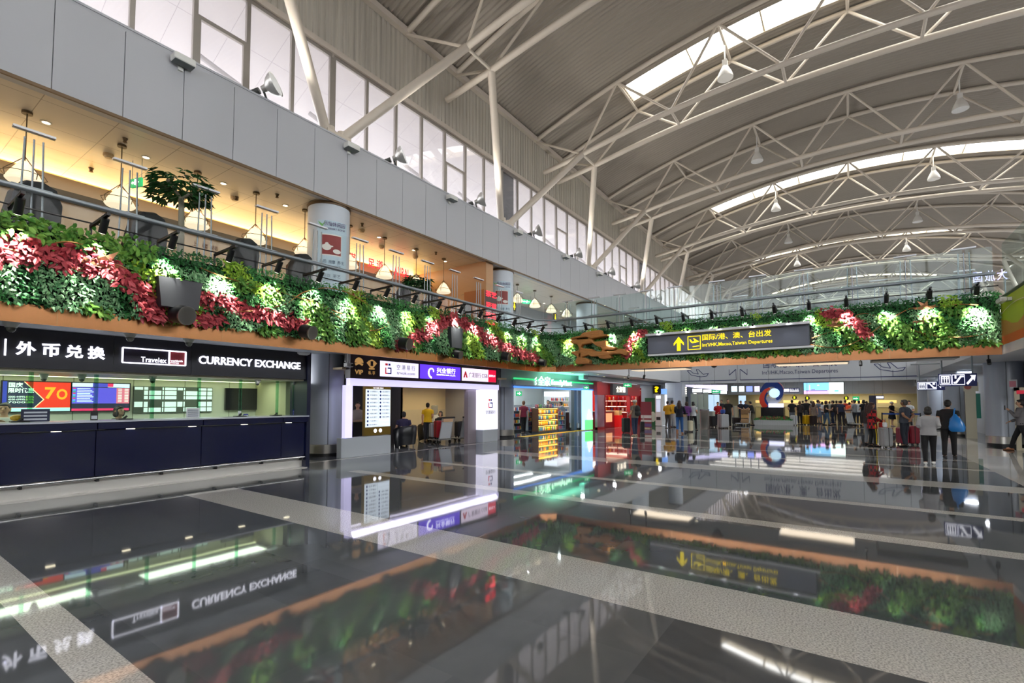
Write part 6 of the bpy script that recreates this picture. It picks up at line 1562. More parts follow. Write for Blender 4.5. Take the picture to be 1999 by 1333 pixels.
def blue_sign(px0, px1, py0, py1, X, label, icons, ztop=3.75):
    a, b = onX(X, px0, py0), onX(X, px1, py1)
    t = thing('direction_sign', label, 'sign', ((a.x), (a.y + b.y) / 2, a.z), 'hanging direction signs')
    MB().box((X, b.y, b.z), (X + .12, a.y, a.z)).build('box', mat('sign_navy', '232c6a', .35), t)
    w = a.y - b.y; h = a.z - b.z; WHT = glow('icon_white', 'f4f5ff', 1.1); NV = mat('sign_navy')
    P = lambda u, v: (a.y - u * w, b.z + v * h)
    def poly_(pts, m_, dx, nm='icon'):
        MB().add([(X - dx,) + P(u, v) for u, v in pts], [tuple(range(len(pts)))]).build(nm, m_, t)
    for kind, u0, u1 in icons:
        d = u1 - u0; U = lambda q: u0 + d * q
        if kind in ('toilet', 'escalator', 'escalator2'):
            m = MB()
            for p, q in (((0, .12), (1, .12)), ((1, .12), (1, .9)), ((1, .9), (0, .9)), ((0, .9), (0, .12))):
                A, B = P(U(p[0]), p[1]), P(U(q[0]), q[1]); m.bar((X - .006,) + A, (X - .006,) + B, .01, h * .06)
            m.build('icon_frame', WHT, t)
        if kind == 'toilet':
            poly_([(U(.12), .2), (U(.88), .2), (U(.88), .82), (U(.12), .82)], WHT, .008, 'icon_field')
            for q in (.28, .5, .72):
                poly_([(U(q - .08), .28), (U(q + .08), .28), (U(q + .05), .6), (U(q - .05), .6)], NV, .012, 'icon_figure'); poly_([(U(q + .05 * math.cos(k)), .7 + .06 * math.sin(k)) for k in np.linspace(0, 2 * PI, 10, False)], NV, .012, 'icon_head')
        if kind == 'escalator': poly_([(U(.1), .2), (U(.35), .2), (U(.75), .7), (U(.95), .7), (U(.95), .82), (U(.65), .82), (U(.25), .34), (U(.1), .34)], WHT, .008); poly_([(U(.2), .6), (U(.35), .6), (U(.35), .85), (U(.2), .85)], WHT, .008)
        if kind == 'escalator2': poly_([(U(.05), .82), (U(.3), .82), (U(.75), .34), (U(.95), .34), (U(.95), .2), (U(.65), .2), (U(.25), .68), (U(.05), .68)], WHT, .008); poly_([(U(.6), .6), (U(.85), .6), (U(.85), .85), (U(.6), .85)], WHT, .008)
        if kind == 'arrow': poly_([(U(.0), .22), (U(.16), .1), (U(.72), .55), (U(.86), .38), (U(1), .86), (U(.4), .86), (U(.58), .7)], WHT, .008)
        if kind == 'left': poly_([(U(.0), .55), (U(.5), .9), (U(.5), .66), (U(1), .66), (U(1), .4), (U(.5), .4), (U(.5), .2)], WHT, .008)
        if kind == 'text': poly_([(U(0), .2), (U(1), .2), (U(1), .42), (U(0), .42)], WHT, .008); text('国内 出发', WHT, (X - .004, P(U(0), 0)[0], P(0, .48)[1]), d * w, h * .34, (0, -1, 0), (0, 0, 1), t)
        if kind == 'block': poly_([(U(0), .2), (U(1), .2), (U(1), .8), (U(0), .8)], WHT, .008)
    MB().tube([(X + .06, a.y - .1 * w, a.z), (X + .06, a.y - .1 * w, ztop)], .02, 6).tube([(X + .06, a.y - .9 * w, a.z), (X + .06, a.y - .9 * w, ztop)], .02, 6).build('hangers', RAIL, t)
    return t
blue_sign(1832, 1908, 730, 753, 20.3, 'large blue hanging sign with toilet, escalator and up-right arrow symbols', [('toilet', .03, .33), ('escalator', .36, .68), ('arrow', .72, .97)], 3.12)
blue_sign(1790, 1845, 745, 761, 28.0, 'smaller blue hanging sign with toilet and escalator symbols behind the large one', [('toilet', .02, .34), ('escalator2', .36, .70), ('left', .74, .98)], 3.3)
MB().tube([(28.06, -2.3, 3.3), (28.06, -3.4, 3.3)], .03, 6).build('arm', RAIL, LASTO[0].parent)
blue_sign(1528, 1561, 757, 766, 50, 'blue direction sign left of the big screen on the far wall', [('block', .03, .2), ('block', .22, .38), ('text', .42, .96)])
blue_sign(1705, 1726, 772, 779, 48, 'small white-lit sign near the right of the far hall', [('block', .05, .95)])
YB = glow('yellow_number', 'd8e020', 1.2)
for i, (x, y) in enumerate(((1551, 776), (1576, 777), (1652, 777))):
    p = onX(54, x, y); t = thing('number_sign', 'round black counter sign with a yellow mark, %s from the left' % nth(i), 'sign', p, 'round counter signs at the far end')
    MB().tube([(p.x, p.y, p.z), (p.x + .1, p.y, p.z)], .2, 16).build('disc', DARK, t); MB().box((p.x - .01, p.y - .06, p.z - .12), (p.x, p.y + .08, p.z + .12)).build('mark', YB, t); MB().tube([(p.x + .05, p.y, p.z + .2), (p.x + .05, p.y, 3.75)], .015, 6).build('rod', RAIL, t)
p = onX(54, 1671, 778); exitsign(p, .5, .4, 'green exit sign under the far end wall', (-1, 0), 3.75 - p.z)
for i in range(5):
    y = 7.5 - 2.6 * i
    t = thing('passport_desk', 'cream inspection desk at the far end, %s from the left' % nth(i), 'desk', (57, y, 0), 'inspection desks at the far end')
    MB().box((57.3, y - .7, 0), (58.3, y + .7, 1.1)).build('body', mat('desk_cream', 'd8c890', .5), t); MB().box((57.25, y - .75, 1.1), (58.35, y + .75, 1.15)).build('top', mat('desk_top', 'e8dcc0', .4), t)
    MB().box((57.3, y - .7, 1.5), (57.35, y + .7, 1.75)).build('lit_sign', glow('desk_sign', 'f0c878', 1.0), t)
# ceiling light strips beyond the beam
for i in range(7):
    x = 38.5 + 2.4 * i
    t = thing('ceiling_strip', 'white strip light across the far hall ceiling, %s from the beam' % nth(i), 'light', (x, 4, 3.7), 'strip lights in the far hall')
    MB().box((x - .12, -2.5, 3.68), (x + .12, 10, 3.75)).build('housing', CEIL, t); MB().box((x - .08, -2.4, 3.665), (x + .08, 9.9, 3.68)).build('tube', glow('strip_white', 'fff6e6', 2.5), t)
    lamp('far_strip', 'AREA', (x, 3.8, 3.64), 50, (1, .97, .92), (x, 3.8, 0), .3, 12)
# check-in side: columns, desks, panels, hanging screens
for i in range(5):
    x = 41 + 3.3 * i; y = 11.6
    t = thing('checkin_column', 'square pale column along the check-in side, %s from the near end' % nth(i), 'column', (x, y, 0), 'check-in columns')
    MB().box((x, y - .25, 0), (x + .4, y + .25, 3.75)).build('shaft', COLM, t)
    t = thing('checkin_desk', 'pale check-in desk on the left of the far hall, %s from the near end' % nth(i), 'desk', (x + 1.6, 10.4, 0), 'check-in desks')
    MB().box((x + .9, 9.9, 0), (x + 2.9, 10.6, 1.1)).build('front', mat('desk_grey', 'b9bcb8', .4), t); MB().box((x + .85, 9.85, 1.1), (x + 2.95, 10.7, 1.15)).build('worktop', STW, t)
    t = thing('counter_screen', 'small lit screen hung over the check-in desks, %s from the near end' % nth(i), 'screen', (x + 1.6, 10.3, 2.5), 'check-in screens')
    MB().box((x + 1.3, 10.0, 2.35), (x + 1.4, 10.9, 2.75)).build('case', DARK, t); MB().box((x + 1.29, 10.05, 2.4), (x + 1.3, 10.85, 2.7)).build('face', glow('counter_face', 'e8f0f4', 1.6), t); MB().tube([(x + 1.35, 10.45, 2.75), (x + 1.35, 10.45, 3.75)], .02, 6).build('rod', RAIL, t)
struct(MB().box((38, 12.3, 0), (58, 12.5, 3.75)).build('wall_checkin', mat('checkin_wall', '8c8a80', .5)))
def upright(px0, px1, py, X, z0, z1, m_, label, name='divider_panel', cat='panel'):
    a, b = onX(X, px0, py).y, onX(X, px1, py).y
    return tag(MB().box((X, b, z0), (X + .08, a, z1)).build(name, m_), label, cat)
PG = mat('divider_green', 'b9c4bb', .3)
upright(1349, 1361, 810, 36.6, 0, 2.2, PG, 'pale green upright panel behind the woman in white'); upright(1363, 1373, 810, 36.9, 0, 2.15, PG, 'second pale green upright panel right of the woman in white')
upright(1374, 1383, 810, 37.5, 0, 2.3, PG, 'third pale green upright panel left of the notice boards'); upright(1334, 1344, 810, 38, 0, 2.0, mat('door_dark', '4a5258', .4), 'dark doorway panel behind the purple-topped woman')
p = onZ(0, 1375, 838)
t = thing('steel_bin', 'tall brushed steel bin standing on the floor in front of the green panels', 'bin', (p.x, p.y, 0)); MB().rbox((p.x, p.y - .2, 0), (p.x + .4, p.y + .24, 1.12), .02).build('body', STEEL, t); MB().box((p.x - .01, p.y - .21, 1.12), (p.x + .41, p.y + .25, 1.17)).build('lid', mat('chrome'), t)
NB = glow('board_blue', 'bcd8f0', .9)
for i, (x0, x1) in enumerate(((1383, 1393), (1394, 1404), (1442, 1456))):
    a, b = onX(39 if i < 2 else 46, x0, 785), onX(39 if i < 2 else 46, x1, 785)
    t = thing('notice_board', 'pale blue lit notice board, %s' % ('left of the pair behind the red jacket', 'right of the pair behind the red jacket', 'behind the airline staff')[i], 'board', a, 'notice boards')
    MB().box((a.x, b.y, .9), (a.x + .06, a.y, 2.15)).build('face', NB, t); MB().box((a.x, b.y + .1, 0), (a.x + .06, b.y + .16, .9)).box((a.x, a.y - .16, 0), (a.x + .06, a.y - .1, .9)).build('stand', STEEL, t)
# departures boards hung at the left rear, lilac slanted fascia
for i, (x0, x1, c) in enumerate(((1426, 1440, 'cfeaf4'), (1441, 1454, 'd8e4ea'), (1455, 1470, '7f8fe0'), (1471, 1484, 'd9c8f0'))):
    a, b = onX(43, x0, 753), onX(43, x1, 765)
    t = thing('flight_screen', 'bright hanging flight screen left of the sculpture, %s of four' % nth(i), 'screen', a, 'hanging flight screens')
    MB().box((43, b.y, b.z), (43.15, a.y - .03, a.z)).build('case', DARK, t); MB().box((42.99, b.y + .03, b.z + .03), (43, a.y - .06, a.z - .03)).build('face', glow('flight_' + c, c, 1.7), t); MB().tube([(43.07, (a.y + b.y) / 2, a.z), (43.07, (a.y + b.y) / 2, 3.75)], .03, 6).build('rod', RAIL, t)
a, b = onX(40, 1340, 752), onX(44, 1420, 762)
t = thing('slanted_fascia', 'lilac-white glowing fascia slanting over the check-in side', 'fascia', a); MB().add([(a.x, a.y, a.z + .05), (b.x, b.y, a.z + .1), (b.x, b.y, b.z - .05), (a.x, a.y, a.z - .1), (a.x + .1, a.y + .1, a.z + .05), (b.x + .1, b.y + .1, a.z + .1), (b.x + .1, b.y + .1, b.z - .05), (a.x + .1, a.y + .1, a.z - .1)], [(0, 1, 2, 3), (7, 6, 5, 4), (0, 4, 5, 1), (1, 5, 6, 2), (2, 6, 7, 3), (3, 7, 4, 0)]).build('lit_face', glow('fascia_lilac', 'd0ccf4', 1.2), t)
for i in range(4):
    a, b = onX(45, 1333, 757 + 4 * i), onX(45, 1358, 757 + 4 * i)
    tag(MB().box((45, b.y, a.z), (45.3, a.y, a.z + .06)).build('ceiling_tube', glow('strip_white')), 'warm tube light beyond the grey block, %s from the top' % nth(i), 'light', 'tube lights beyond the block')
p = onX(44, 1398, 764); exitsign(p, .7, .3, 'green exit sign over the check-in side', (-1, 0), 3.75 - p.z)

# ------------------------------------------------------------------ right side walls, lift lobby, kiosk
struct(MB().box((24.0, -7.2, 0), (24.2, -5.3, 3.1)).build('wall_right_panel', mat('blue_grey_panel', '9aa3c2', .3)))
struct(MB().box((24.05, -5.36, 0), (24.3, -5.2, 3.1)).build('trim_14', mat('slot_dark', '2e2a2c', .4)))
struct(MB().box((33, -8, 0), (58, -5.6, 3.75)).build('wall_right_far', mat('right_far', 'aeb1b4', .4)))
struct(MB().box((37.0, -7, 2.93), (58, -4.6, 3.75)).build('wall_right_band', GREYPAINT))
m = MB()
for k in range(12):
    x = 39 + 1.2 * k; m.box((x, -4.59, 3.2), (x + .25, -4.57, 3.5))
m.build('band_vents', DARK, bpy.data.objects['wall_right_band'])
WOOD = mat('shop_wood', 'b0713a', .4); 
for i, (x0, x1) in enumerate(((44.5, 46.5), (47.5, 50.5), (51.5, 54))):
    struct(MB().box((x0, -5.62, 0), (x1, -5.5, 2.9)).build('trim_%d' % (15 + i), WOOD)); tag(MB().box((x0 + .4, -5.5, 2.1), (x1 - .4, -5.45, 2.6)).build('shop_light_panel', glow('shop_panel_warm', 'ffd8a0', 1.5)), 'warm lit panel over the wood-fronted shop on the right, %s' % ('nearest', 'middle', 'farthest')[i], 'light', 'lit panels on the right')
lamp('right_warm', 'AREA', (48, -5.0, 2.8), 60, (1, .7, .4), (48, -5, 0), 6, .5)
t = thing('lift_surround', 'cream lift surround with a round red emblem behind the right column', 'lift', (29.5, -5, 0))
a, b = onX(29.5, 1884, 800).y, onX(29.5, 1912, 800).y
MB().box((29.5, b, 2.1), (29.7, a, 2.5)).build('header', mat('lift_cream', 'd8cfb4', .4), t); MB().box((29.5, b + .1, 0), (29.7, b + .45, 2.1)).build('side', mat('lift_cream'), t); MB().box((29.6, b + .45, 0), (29.7, a, 2.1)).build('dark_opening', mat('lift_dark', '4f5054', .3), t); MB().tube([(29.5, b + .35, 2.3), (29.48, b + .35, 2.3)], .12, 16).build('emblem', mat('emblem_red', 'b86050', .5), t)
MB().box((29.5, b - .05, .9), (29.6, b + .09, 2.0)).build('green_poster', mat('poster_teal', '2f7f6a', .4), t)
t = thing('glass_kiosk', 'cream-framed glass door with a red notice at the right edge', 'door', (23.2, -5.3, 0))
a, b = onX(23.2, 1982, 800).y, onX(23.2, 2040, 800).y
MB().box((23.2, a - .12, 0), (23.3, a, 2.12)).box((23.2, b, 2.0), (23.3, a, 2.12)).box((23.2, b, 0), (23.3, a - .1, .08)).build('frame', mat('lift_cream'), t); MB().box((23.24, b, .08), (23.26, a - .12, 2.0)).build('glass', GLASS, t); MB().box((23.18, a - .5, 1.9), (23.2, a - .05, 2.02)).build('red_notice', glow('notice_red', 'd02840', .4), t)
a = onX(23.9, 1971, 741); b = onX(23.9, 1986, 758); t = thing('wall_poster', 'small pink poster on the blue-grey panel at the right edge', 'poster', a); MB().box((23.88, b.y, b.z), (23.9, a.y, a.z)).build('sheet', mat('paper_white'), t); MB().box((23.87, b.y + .03, b.z + .05), (23.88, b.y + .2, a.z - .05)).build('pink_print', mat('pink_print', 'd08090', .5), t)
p = onY(-3.1, 1987, 597) if False else Vector((16.2, -3.15, 4.0))
t = thing('wall_camera', 'white bullet camera fixed to the lime parapet', 'camera', p)
MB().box((15.95, -3.2, 4.02), (16.1, -3.1, 4.1)).build('bracket', DOME, t); MB().rbox((15.7, -3.08, 3.98), (16.15, -2.95, 4.08), .02).build('housing', DOME, t); MB().tube([(16.15, -3.02, 4.03), (16.2, -3.02, 4.03)], .03, 10).build('lens', DARK, t)
t = thing('queue_barrier', 'blue belt barrier with black posts behind the waiting travellers', 'barrier', (33, -2, 0))
ya = [onX(34, x, 815).y for x in (1722, 1760, 1797)]
MB().box((34, ya[2], .92), (34.02, ya[0], 1.0)).build('belt', mat('belt_blue', '2452b8', .5), t)
for y in ya: MB().tube([(34.01, y, 0), (34.01, y, 1.02)], .03, 10).lathe((34.01, y, 0), [(.17, 0), (.16, .02), (.03, .03)], 16).build('post', DARK, t)
upright(1697, 1711, 800, 46, 0, 2.1, mat('board_slate', '3a4058', .4), 'tall dark slate board behind the woman in the plaid shirt', 'standing_board', 'board')
for x in (26, 31, 36): lamp('right_soffit', 'AREA', (x, -4.5, 3.05), 40, (.9, .94, 1), (x, -4.5, 0), .6)
# ------------------------------------------------------------------ people
SKIN = mat('skin', 'c99a7c', 0.55); SKIN2 = mat('skin_tan', 'a97a5c', 0.55)
def cloth(c, rough=.8):
    return mat('cloth_' + c, c, rough, noise=.12, nscale=14)
HAIRS = {'black': mat('hair_black', '15110f', .5), 'brown': mat('hair_brown', '3a2118', .5), 'grey': mat('hair_grey', '54504c', .55), 'white': mat('hat_white', 'd8d4cc', .7), 'tan': mat('hair_tan', '6a4630', .5)}
ARMS = {'down': ((.235, -.03, 1.12), (.25, .05, .87)), 'bent': ((.235, -.05, 1.13), (.13, .24, 1.06)), 'hold': ((.235, -.02, 1.12), (.12, .28, .98)), 'push': ((.24, .12, 1.14), (.2, .40, 1.02)), 'back': ((.31, -.13, 1.14), (.04, -.17, 1.0)),
        'phone': ((.22, .07, 1.13), (.06, .26, 1.34)), 'hip': ((.38, -.1, 1.17), (.19, .02, 1.0)), 'swing': ((.23, -.12, 1.13), (.24, -.08, .88)), 'swingf': ((.22, .06, 1.13), (.22, .2, .93)), 'low': ((.25, .1, 1.1), (.12, .36, .85)), 'rest': ((.26, .04, 1.13), (.30, .3, 1.07))}
def person(pos, face, label, h=1.66, shirt='222222', pants='1c1c20', hair='black', style='short', arms=('down', 'down'), stride=.12, sleeve='short', shoes='202020', near=False, seated=False, dress=None, skirt=None, z0=0, stout=1.0, skin=None, lean=0.0, stripe=None, plaid=False, long_top=0.0, boots=None):
    if not isinstance(pos, Vector): pos = onZ(0, *pos)
    v = Vector((pos.x, pos.y, 0)).normalized()
    a = math.atan2(v.y, v.x) + math.radians(face)          # 0 = looking away from the camera, 90 = to the left
    s = h / 1.70; vx = (.0105 if near else .019)
    fx, fy = math.cos(a), math.sin(a)
    dz = -.42 if seated else 0
    def up(p):                                              # upper body: optional forward lean
        x, y, z = p
        if lean and z > .92: y += (z - .92) * lean; z -= (z - .92) * lean * lean * .35
        return (x, y, z + dz)
    def Wd(p):
        x, y, z = p; x *= s; y *= s; z *= s
        return (pos.x + x * fy + y * fx, pos.y - x * fx + y * fy, z0 + z)
    t = thing('person', label, 'person', (pos.x, pos.y, z0))
    sk = skin or SKIN
    RG = [(.84, .13, .10), (.92, .165 * stout, .118 * stout), (1.0, .155 * stout, .115 * stout), (1.1, .14 * stout, .105 * stout), (1.22, .158 * stout, .115), (1.34, .182, .112), (1.40, .17, .095), (1.445, .10, .075), (1.47, .06, .058)]
    def rings(lst, g):
        out = []
        for z, rx, ry in lst: out.append([Wd(up(((rx + g) * math.cos(k), (ry + g) * math.sin(k), z))) for k in np.linspace(0, 2 * PI, 20, False)])
        return out
    def tb(m, pts, r, n=10): m.tube([Wd(p) for p in pts], [q * s for q in (r if isinstance(r, (list, tuple)) else [r] * len(pts))], n)
    def bl(m, c, r):
        c = up(c) if c[2] > .9 else c
        b = MB(); b.ball((0, 0, 0), r, 16, 10); m.add([Wd((c[0] + q[0], c[1] + q[1], c[2] + q[2])) for q in b.v], b.f)
    # joints
    legs = []
    for sd in (-1, 1):
        off_ = stride / 2 * sd
        if seated: hip, kn, an = (.095 * sd, 0, .5), (.12 * sd, .42, .5), (.12 * sd, .44, .09)
        else: hip, kn, an = (.092 * sd, 0, .92), (.098 * sd, off_ * .55 + .02 + (.03 if off_ < 0 else 0), .49 - abs(off_) * .04), (.10 * sd, off_, .085)
        legs.append((hip, kn, an))
    armj = []
    for sd, nm in zip((-1, 1), arms):
        e, w_ = ARMS[nm]; armj.append((up((.178 * sd, 0, 1.385)), up((e[0] * sd, e[1], e[2])), up((w_[0] * sd, w_[1], w_[2]))))
    # body: one continuous surface
    m = MB(); m.loft(rings(RG, -.022)); tb(m, [up((0, -.005, 1.42)), up((0, .012, 1.53))], [.056, .05])
    bl(m, (0, .012, 1.6), (.074, .094, .102)); bl(m, (0, .038, 1.545), (.056, .062, .062)); bl(m, (0, .112, 1.585), (.014, .022, .026)); bl(m, (0, .095, 1.54), (.026, .016, .012))
    for sd in (-1, 1): bl(m, (.078 * sd, .0, 1.59), (.014, .022, .034))
    q_ = .72 if sleeve == 'long' else 1.0
    for (A, B, C_), sd in zip(armj, (-1, 1)):
        tb(m, [A, B], [.05 * q_, .042 * q_]); tb(m, [B, tuple((B[i] * .55 + C_[i] * .45) for i in range(3)), C_], [.042 * q_, .04 * q_, .028])
        d = (Vector(C_) - Vector(B)).normalized(); up_ = Vector((0, 0, 1)); side = d.cross(up_)
        side = side.normalized() if side.length > .3 else Vector((0, 1, 0)); nrm = side.cross(d)
        c = Vector(C_); pal = c + d * .085
        for q in (-.022, 0, .022): tb(m, [tuple(c + side * q * .5), tuple(pal + side * q)], [.022, .017], 8)
        for q, ln in zip((-.030, -.010, .010, .030), (.052, .068, .072, .06)):
            b0 = pal + side * q; k1 = b0 + d * ln * .55 - nrm * .010; k2 = k1 + d * ln * .42 - nrm * .022; tb(m, [tuple(b0), tuple(k1), tuple(k2)], [.0105, .0095, .008], 6)
        th = c + d * .03 + side * (-.026 * 1); tb(m, [tuple(th), tuple(th + d * .028 - side * .022), tuple(th + d * .055 - side * .026 - nrm * .012)], [.013, .0115, .009], 6)
    q_ = .6 if not (dress or skirt) else 1.0
    for hip, kn, an in legs: tb(m, [hip, kn], [.088 * q_, .056 * q_]); tb(m, [kn, ((kn[0] + an[0]) / 2, (kn[1] + an[1]) / 2 - .02 * q_, kn[2] * .62 + an[2] * .38), an], [.056 * q_, .055 * q_, .038]); tb(m, [an, (an[0], an[1] + .1, .05)], [.04, .036])
    me = blend(m, vx * s, 3, 'person_body'); me.materials.append(sk); BODY = put('body', me, t)
    # face details
    if face > 100 or face < -60 or near or 60 < face:
        m = MB()
        for sd in (-1, 1): bl(m, (.03 * sd, .094, 1.605), (.011, .008, .006)); bl(m, (.03 * sd, .096, 1.625), (.018, .008, .004))
        m.build('eyes', HAIRS['black'], BODY)
        m = MB(); bl(m, (0, .105, 1.543), (.022, .008, .006)); m.build('mouth', mat('lips', '9a5a50', .5), BODY)
    # trousers or skirt
    if dress is None:
        m = MB(); m.loft(rings([r for r in RG if r[0] < 1.05], .016))
        stop = 1.0
        for hip, kn, an in legs:
            tb(m, [hip, kn], [.100 * stout, .072]); tb(m, [kn, (an[0], an[1], an[2] + .0)], [.072, .056]) if not skirt else None
        me = blend(m, (vx + .003) * s, 3, 'trousers'); me.materials.append(cloth(pants)); put('trousers' if not skirt else 'shorts', me, t)
        if stripe:
            m = MB(); hip, kn, an = legs[1]
            for k_ in range(1): m.tube([Wd((hip[0] + .1, hip[1], hip[2] - .05)), Wd((kn[0] + .072, kn[1], kn[2])), Wd((an[0] + .058, an[1], an[2] + .03))], .014 * s, 8)
            m.build('side_stripe', cloth(stripe), t)
    hem = .86 - long_top
    m = MB(); low = [(hem, (.175 + long_top * .05) * stout, (.13 + long_top * .05) * stout)] if not seated else []
    if dress: low = [(.48, .25, .19), (.6, .23, .18), (.75, .21, .16), (.86, .185, .14)]
    m.loft(rings(low + [r for r in RG[1:-1]], .022))
    for A, B, C_ in armj:
        if sleeve == 'long': tb(m, [A, B], [.074, .06]); tb(m, [B, C_], [.06, .044])
        elif sleeve == 'short':
            q = tuple(A[i] * .35 + B[i] * .65 for i in range(3)); tb(m, [A, q], [.076, .066])
        else: bl(m, (A[0], A[1], A[2] - dz if dz else A[2]), (.06, .06, .06))
    me = blend(m, (vx + .003) * s, 3, 'top')
    cm = cloth(dress or shirt)
    if plaid:
        cm = mat('plaid_red', 'b01822', .8)
        if not cm.get('done'):
            cm['done'] = 1; n = cm.node_tree.nodes; L = cm.node_tree.links; tc = n.new('ShaderNodeTexCoord'); ck = n.new('ShaderNodeTexChecker'); ck.inputs['Scale'].default_value = 9; ck.inputs['Color1'].default_value = lin('b81a22'); ck.inputs['Color2'].default_value = lin('1c1012'); L.new(tc.outputs['Object'], ck.inputs['Vector']); L.new(ck.outputs['Color'], n['Principled BSDF'].inputs['Base Color'])
    me.materials.append(cm); put('dress' if dress else 'top', me, t)
    for (hip, kn, an), sd in zip(legs, (-1, 1)):
        m = MB(); prof = [(-.085, .03, .055), (-.06, .042, .075), (0, .045, .085), (.06, .046, .065), (.13, .05, .05), (.17, .042, .04), (.19, .02, .025)]
        lift = .035 if (not seated and stride > .3 and sd < 0) else 0
        m.loft([[Wd((an[0] + w_ * math.cos(k), an[1] + y, max(0.0, hh * .5 + hh * .5 * math.sin(k)) + lift * (.5 - y * 2))) for k in np.linspace(0, 2 * PI, 12, False)] for y, w_, hh in prof])
        if boots: tb(m, [(an[0], an[1], .05), (an[0], an[1], .24)], [.05, .06])
        m.build('shoe', cloth(boots or shoes, .5), t, True)
    # hair
    m = MB()
    if style == 'cap':
        bl(m, (0, -.01, 1.632), (.088, .104, .082)); tb(m, [up((0, .07, 1.64)), up((0, .17, 1.63))], [.05, .03])
    elif style == 'hat':
        bl(m, (0, -.005, 1.64), (.092, .106, .085)); b = MB(); b.lathe((0, 0, 1.61), [(.09, .03), (.17, -.01), (.175, 0), (.09, .05)], 18); m.add([Wd(up(q)) for q in b.v], b.f)
    else:
        bl(m, (0, -.016, 1.625), (.087, .1, .097)); bl(m, (0, -.035, 1.57), (.08, .075, .07)); bl(m, (0, .05, 1.675), (.06, .05, .028))
        if style == 'bob': bl(m, (0, -.03, 1.53), (.095, .085, .075)); bl(m, (.07, .02, 1.55), (.025, .05, .07)); bl(m, (-.07, .02, 1.55), (.025, .05, .07))
        if style == 'long':
            tb(m, [up((0, -.05, 1.6)), up((0, -.075, 1.45)), up((0, -.095, 1.27))], [.095, .1, .075]); tb(m, [up((.06, -.05, 1.55)), up((.07, -.08, 1.3))], [.06, .05]); tb(m, [up((-.06, -.05, 1.55)), up((-.07, -.08, 1.3))], [.06, .05])
        if style == 'bun': bl(m, (0, -.09, 1.68), (.045, .045, .045))
        if style == 'pony': tb(m, [up((0, -.1, 1.6)), up((0, -.13, 1.5)), up((0, -.12, 1.38))], [.04, .045, .02])
    me = blend(m, vx * s, 2, 'hair'); me.materials.append(HAIRS[hair]); put('cap' if style == 'cap' else ('hat' if style == 'hat' else 'hair'), me, t)
    t['_f'] = 0; del t['_f']
    return t, Wd, up

# the walkers on the right
g, Wd, up = person((1815, 906), 4, 'person in a grey sweatshirt and black trousers walking away, with white shoes', 1.50, 'a3a3a6', '17171b', arms=('bent', 'bent'), stride=.26, sleeve='long', shoes='e8e8e8', near=True, stout=1.06, style='bob')
mn, Wd, up = person((1854, 894), -6, 'person in a black t-shirt walking away beside the grey sweatshirt, carrying a blue bag', 1.68, '1d1c1e', '121214', arms=('bent', 'bent'), stride=.2, shoes='101010', near=True, stout=1.08)
def blob(name, lst, m_, label, cat, vox=.012, sm=4):
    m = MB()
    for c, r in lst: m.ball(c, r, 16, 10)
    me = blend(m, vox, sm, name); me.materials.append(m_)
    o = put(name, me)
    return tag(o, label, cat)
m = MB(); rr = [(1.30, .03, .03), (1.24, .06, .05), (1.17, .115, .085), (1.05, .155, .12), (.93, .18, .14), (.84, .175, .135), (.79, .13, .10)]
m.loft([[Wd((.17 + (1.3 - z) * .1 + rx * (1 + .06 * math.sin(5 * k + z * 20)) * math.cos(k), -.22 + ry * math.sin(k), z)) for k in np.linspace(0, 2 * PI, 24, False)] for z, rx, ry in rr])
o = tag(m.build('drawstring_bag', mat('bag_blue', '1f7fd0', .3), None, True), 'bright blue drawstring bag hanging on the back of the person in the black t-shirt', 'bag')
m = MB(); m.tube([Wd((.14, -.16, 1.25)), Wd((.15, -.10, 1.40)), Wd((.15, .02, 1.455)), Wd((.15, .13, 1.36)), Wd((.17, .12, 1.1)), Wd((.22, -.08, .98))], .018, 8); m.build('strap', mat('bag_blue'), o)
w, Wd, up = person((1704, 872), -62, 'person with long brown hair in a red and black plaid shirt holding a red bag', 1.60, 'b01822', '161618', 'brown', 'long', ('hold', 'hold'), .1, 'long', '1a1416', True, plaid=True, long_top=.16, stripe='d8b822')
b = thing('hand_bag', 'bright red hand bag held in front of the person in the plaid shirt', 'bag', Wd((.1, .33, .75)))
m = MB(); q = MB(); q.rbox((-.02, .22, .68), (.22, .44, .93), .03); m.add([Wd(v) for v in q.v], q.f); m.build('bag_body', mat('bag_red', 'd8201c', .35), b); MB().tube([Wd((.1, .26, .93)), Wd((.11, .29, 1.03)), Wd((.12, .37, 1.03)), Wd((.1, .4, .93))], .01, 6).build('bag_handle', mat('bag_red'), b)
w2, Wd, up = person((1697, 868), -30, 'person in grey leggings half hidden behind the plaid shirt', 1.58, '3a3434', '7a7f86', 'brown', 'long', ('down', 'down'), .1, 'long', '18181a', False)
mh, Wd, up = person((1768, 872), 62, 'person in a dark polo shirt standing with hands behind the back', 1.70, '3d4350', '2a303c', 'grey', 'short', ('back', 'back'), .08, 'short', '141414', True, stout=1.12, skin=SKIN2)
rt = onZ(0, 2002, 884); re_, Wd, up = person((1997, 881), 78, 'person in grey striding in from the right edge reading a phone', 1.70, '6d6a6c', '17171b', 'black', 'short', ('phone', 'hold'), .62, 'long', '7a4a26', True)
tag(MB().box((0, 0, 0), (.01, .01, .01)).build('phone', DARK), 'dark phone in a brown case held by the person at the right edge', 'phone').location = Wd((.0, .37, 1.36)); bpy.data.objects['phone'].data.transform(Matrix.Diagonal((8, 2, 15, 1)))
p = onZ(0, 1729, 874); suitcase(p.x, p.y, .5, '8f9296', 'silver hard suitcase standing beside the person in the plaid shirt', .4, .26, .66)
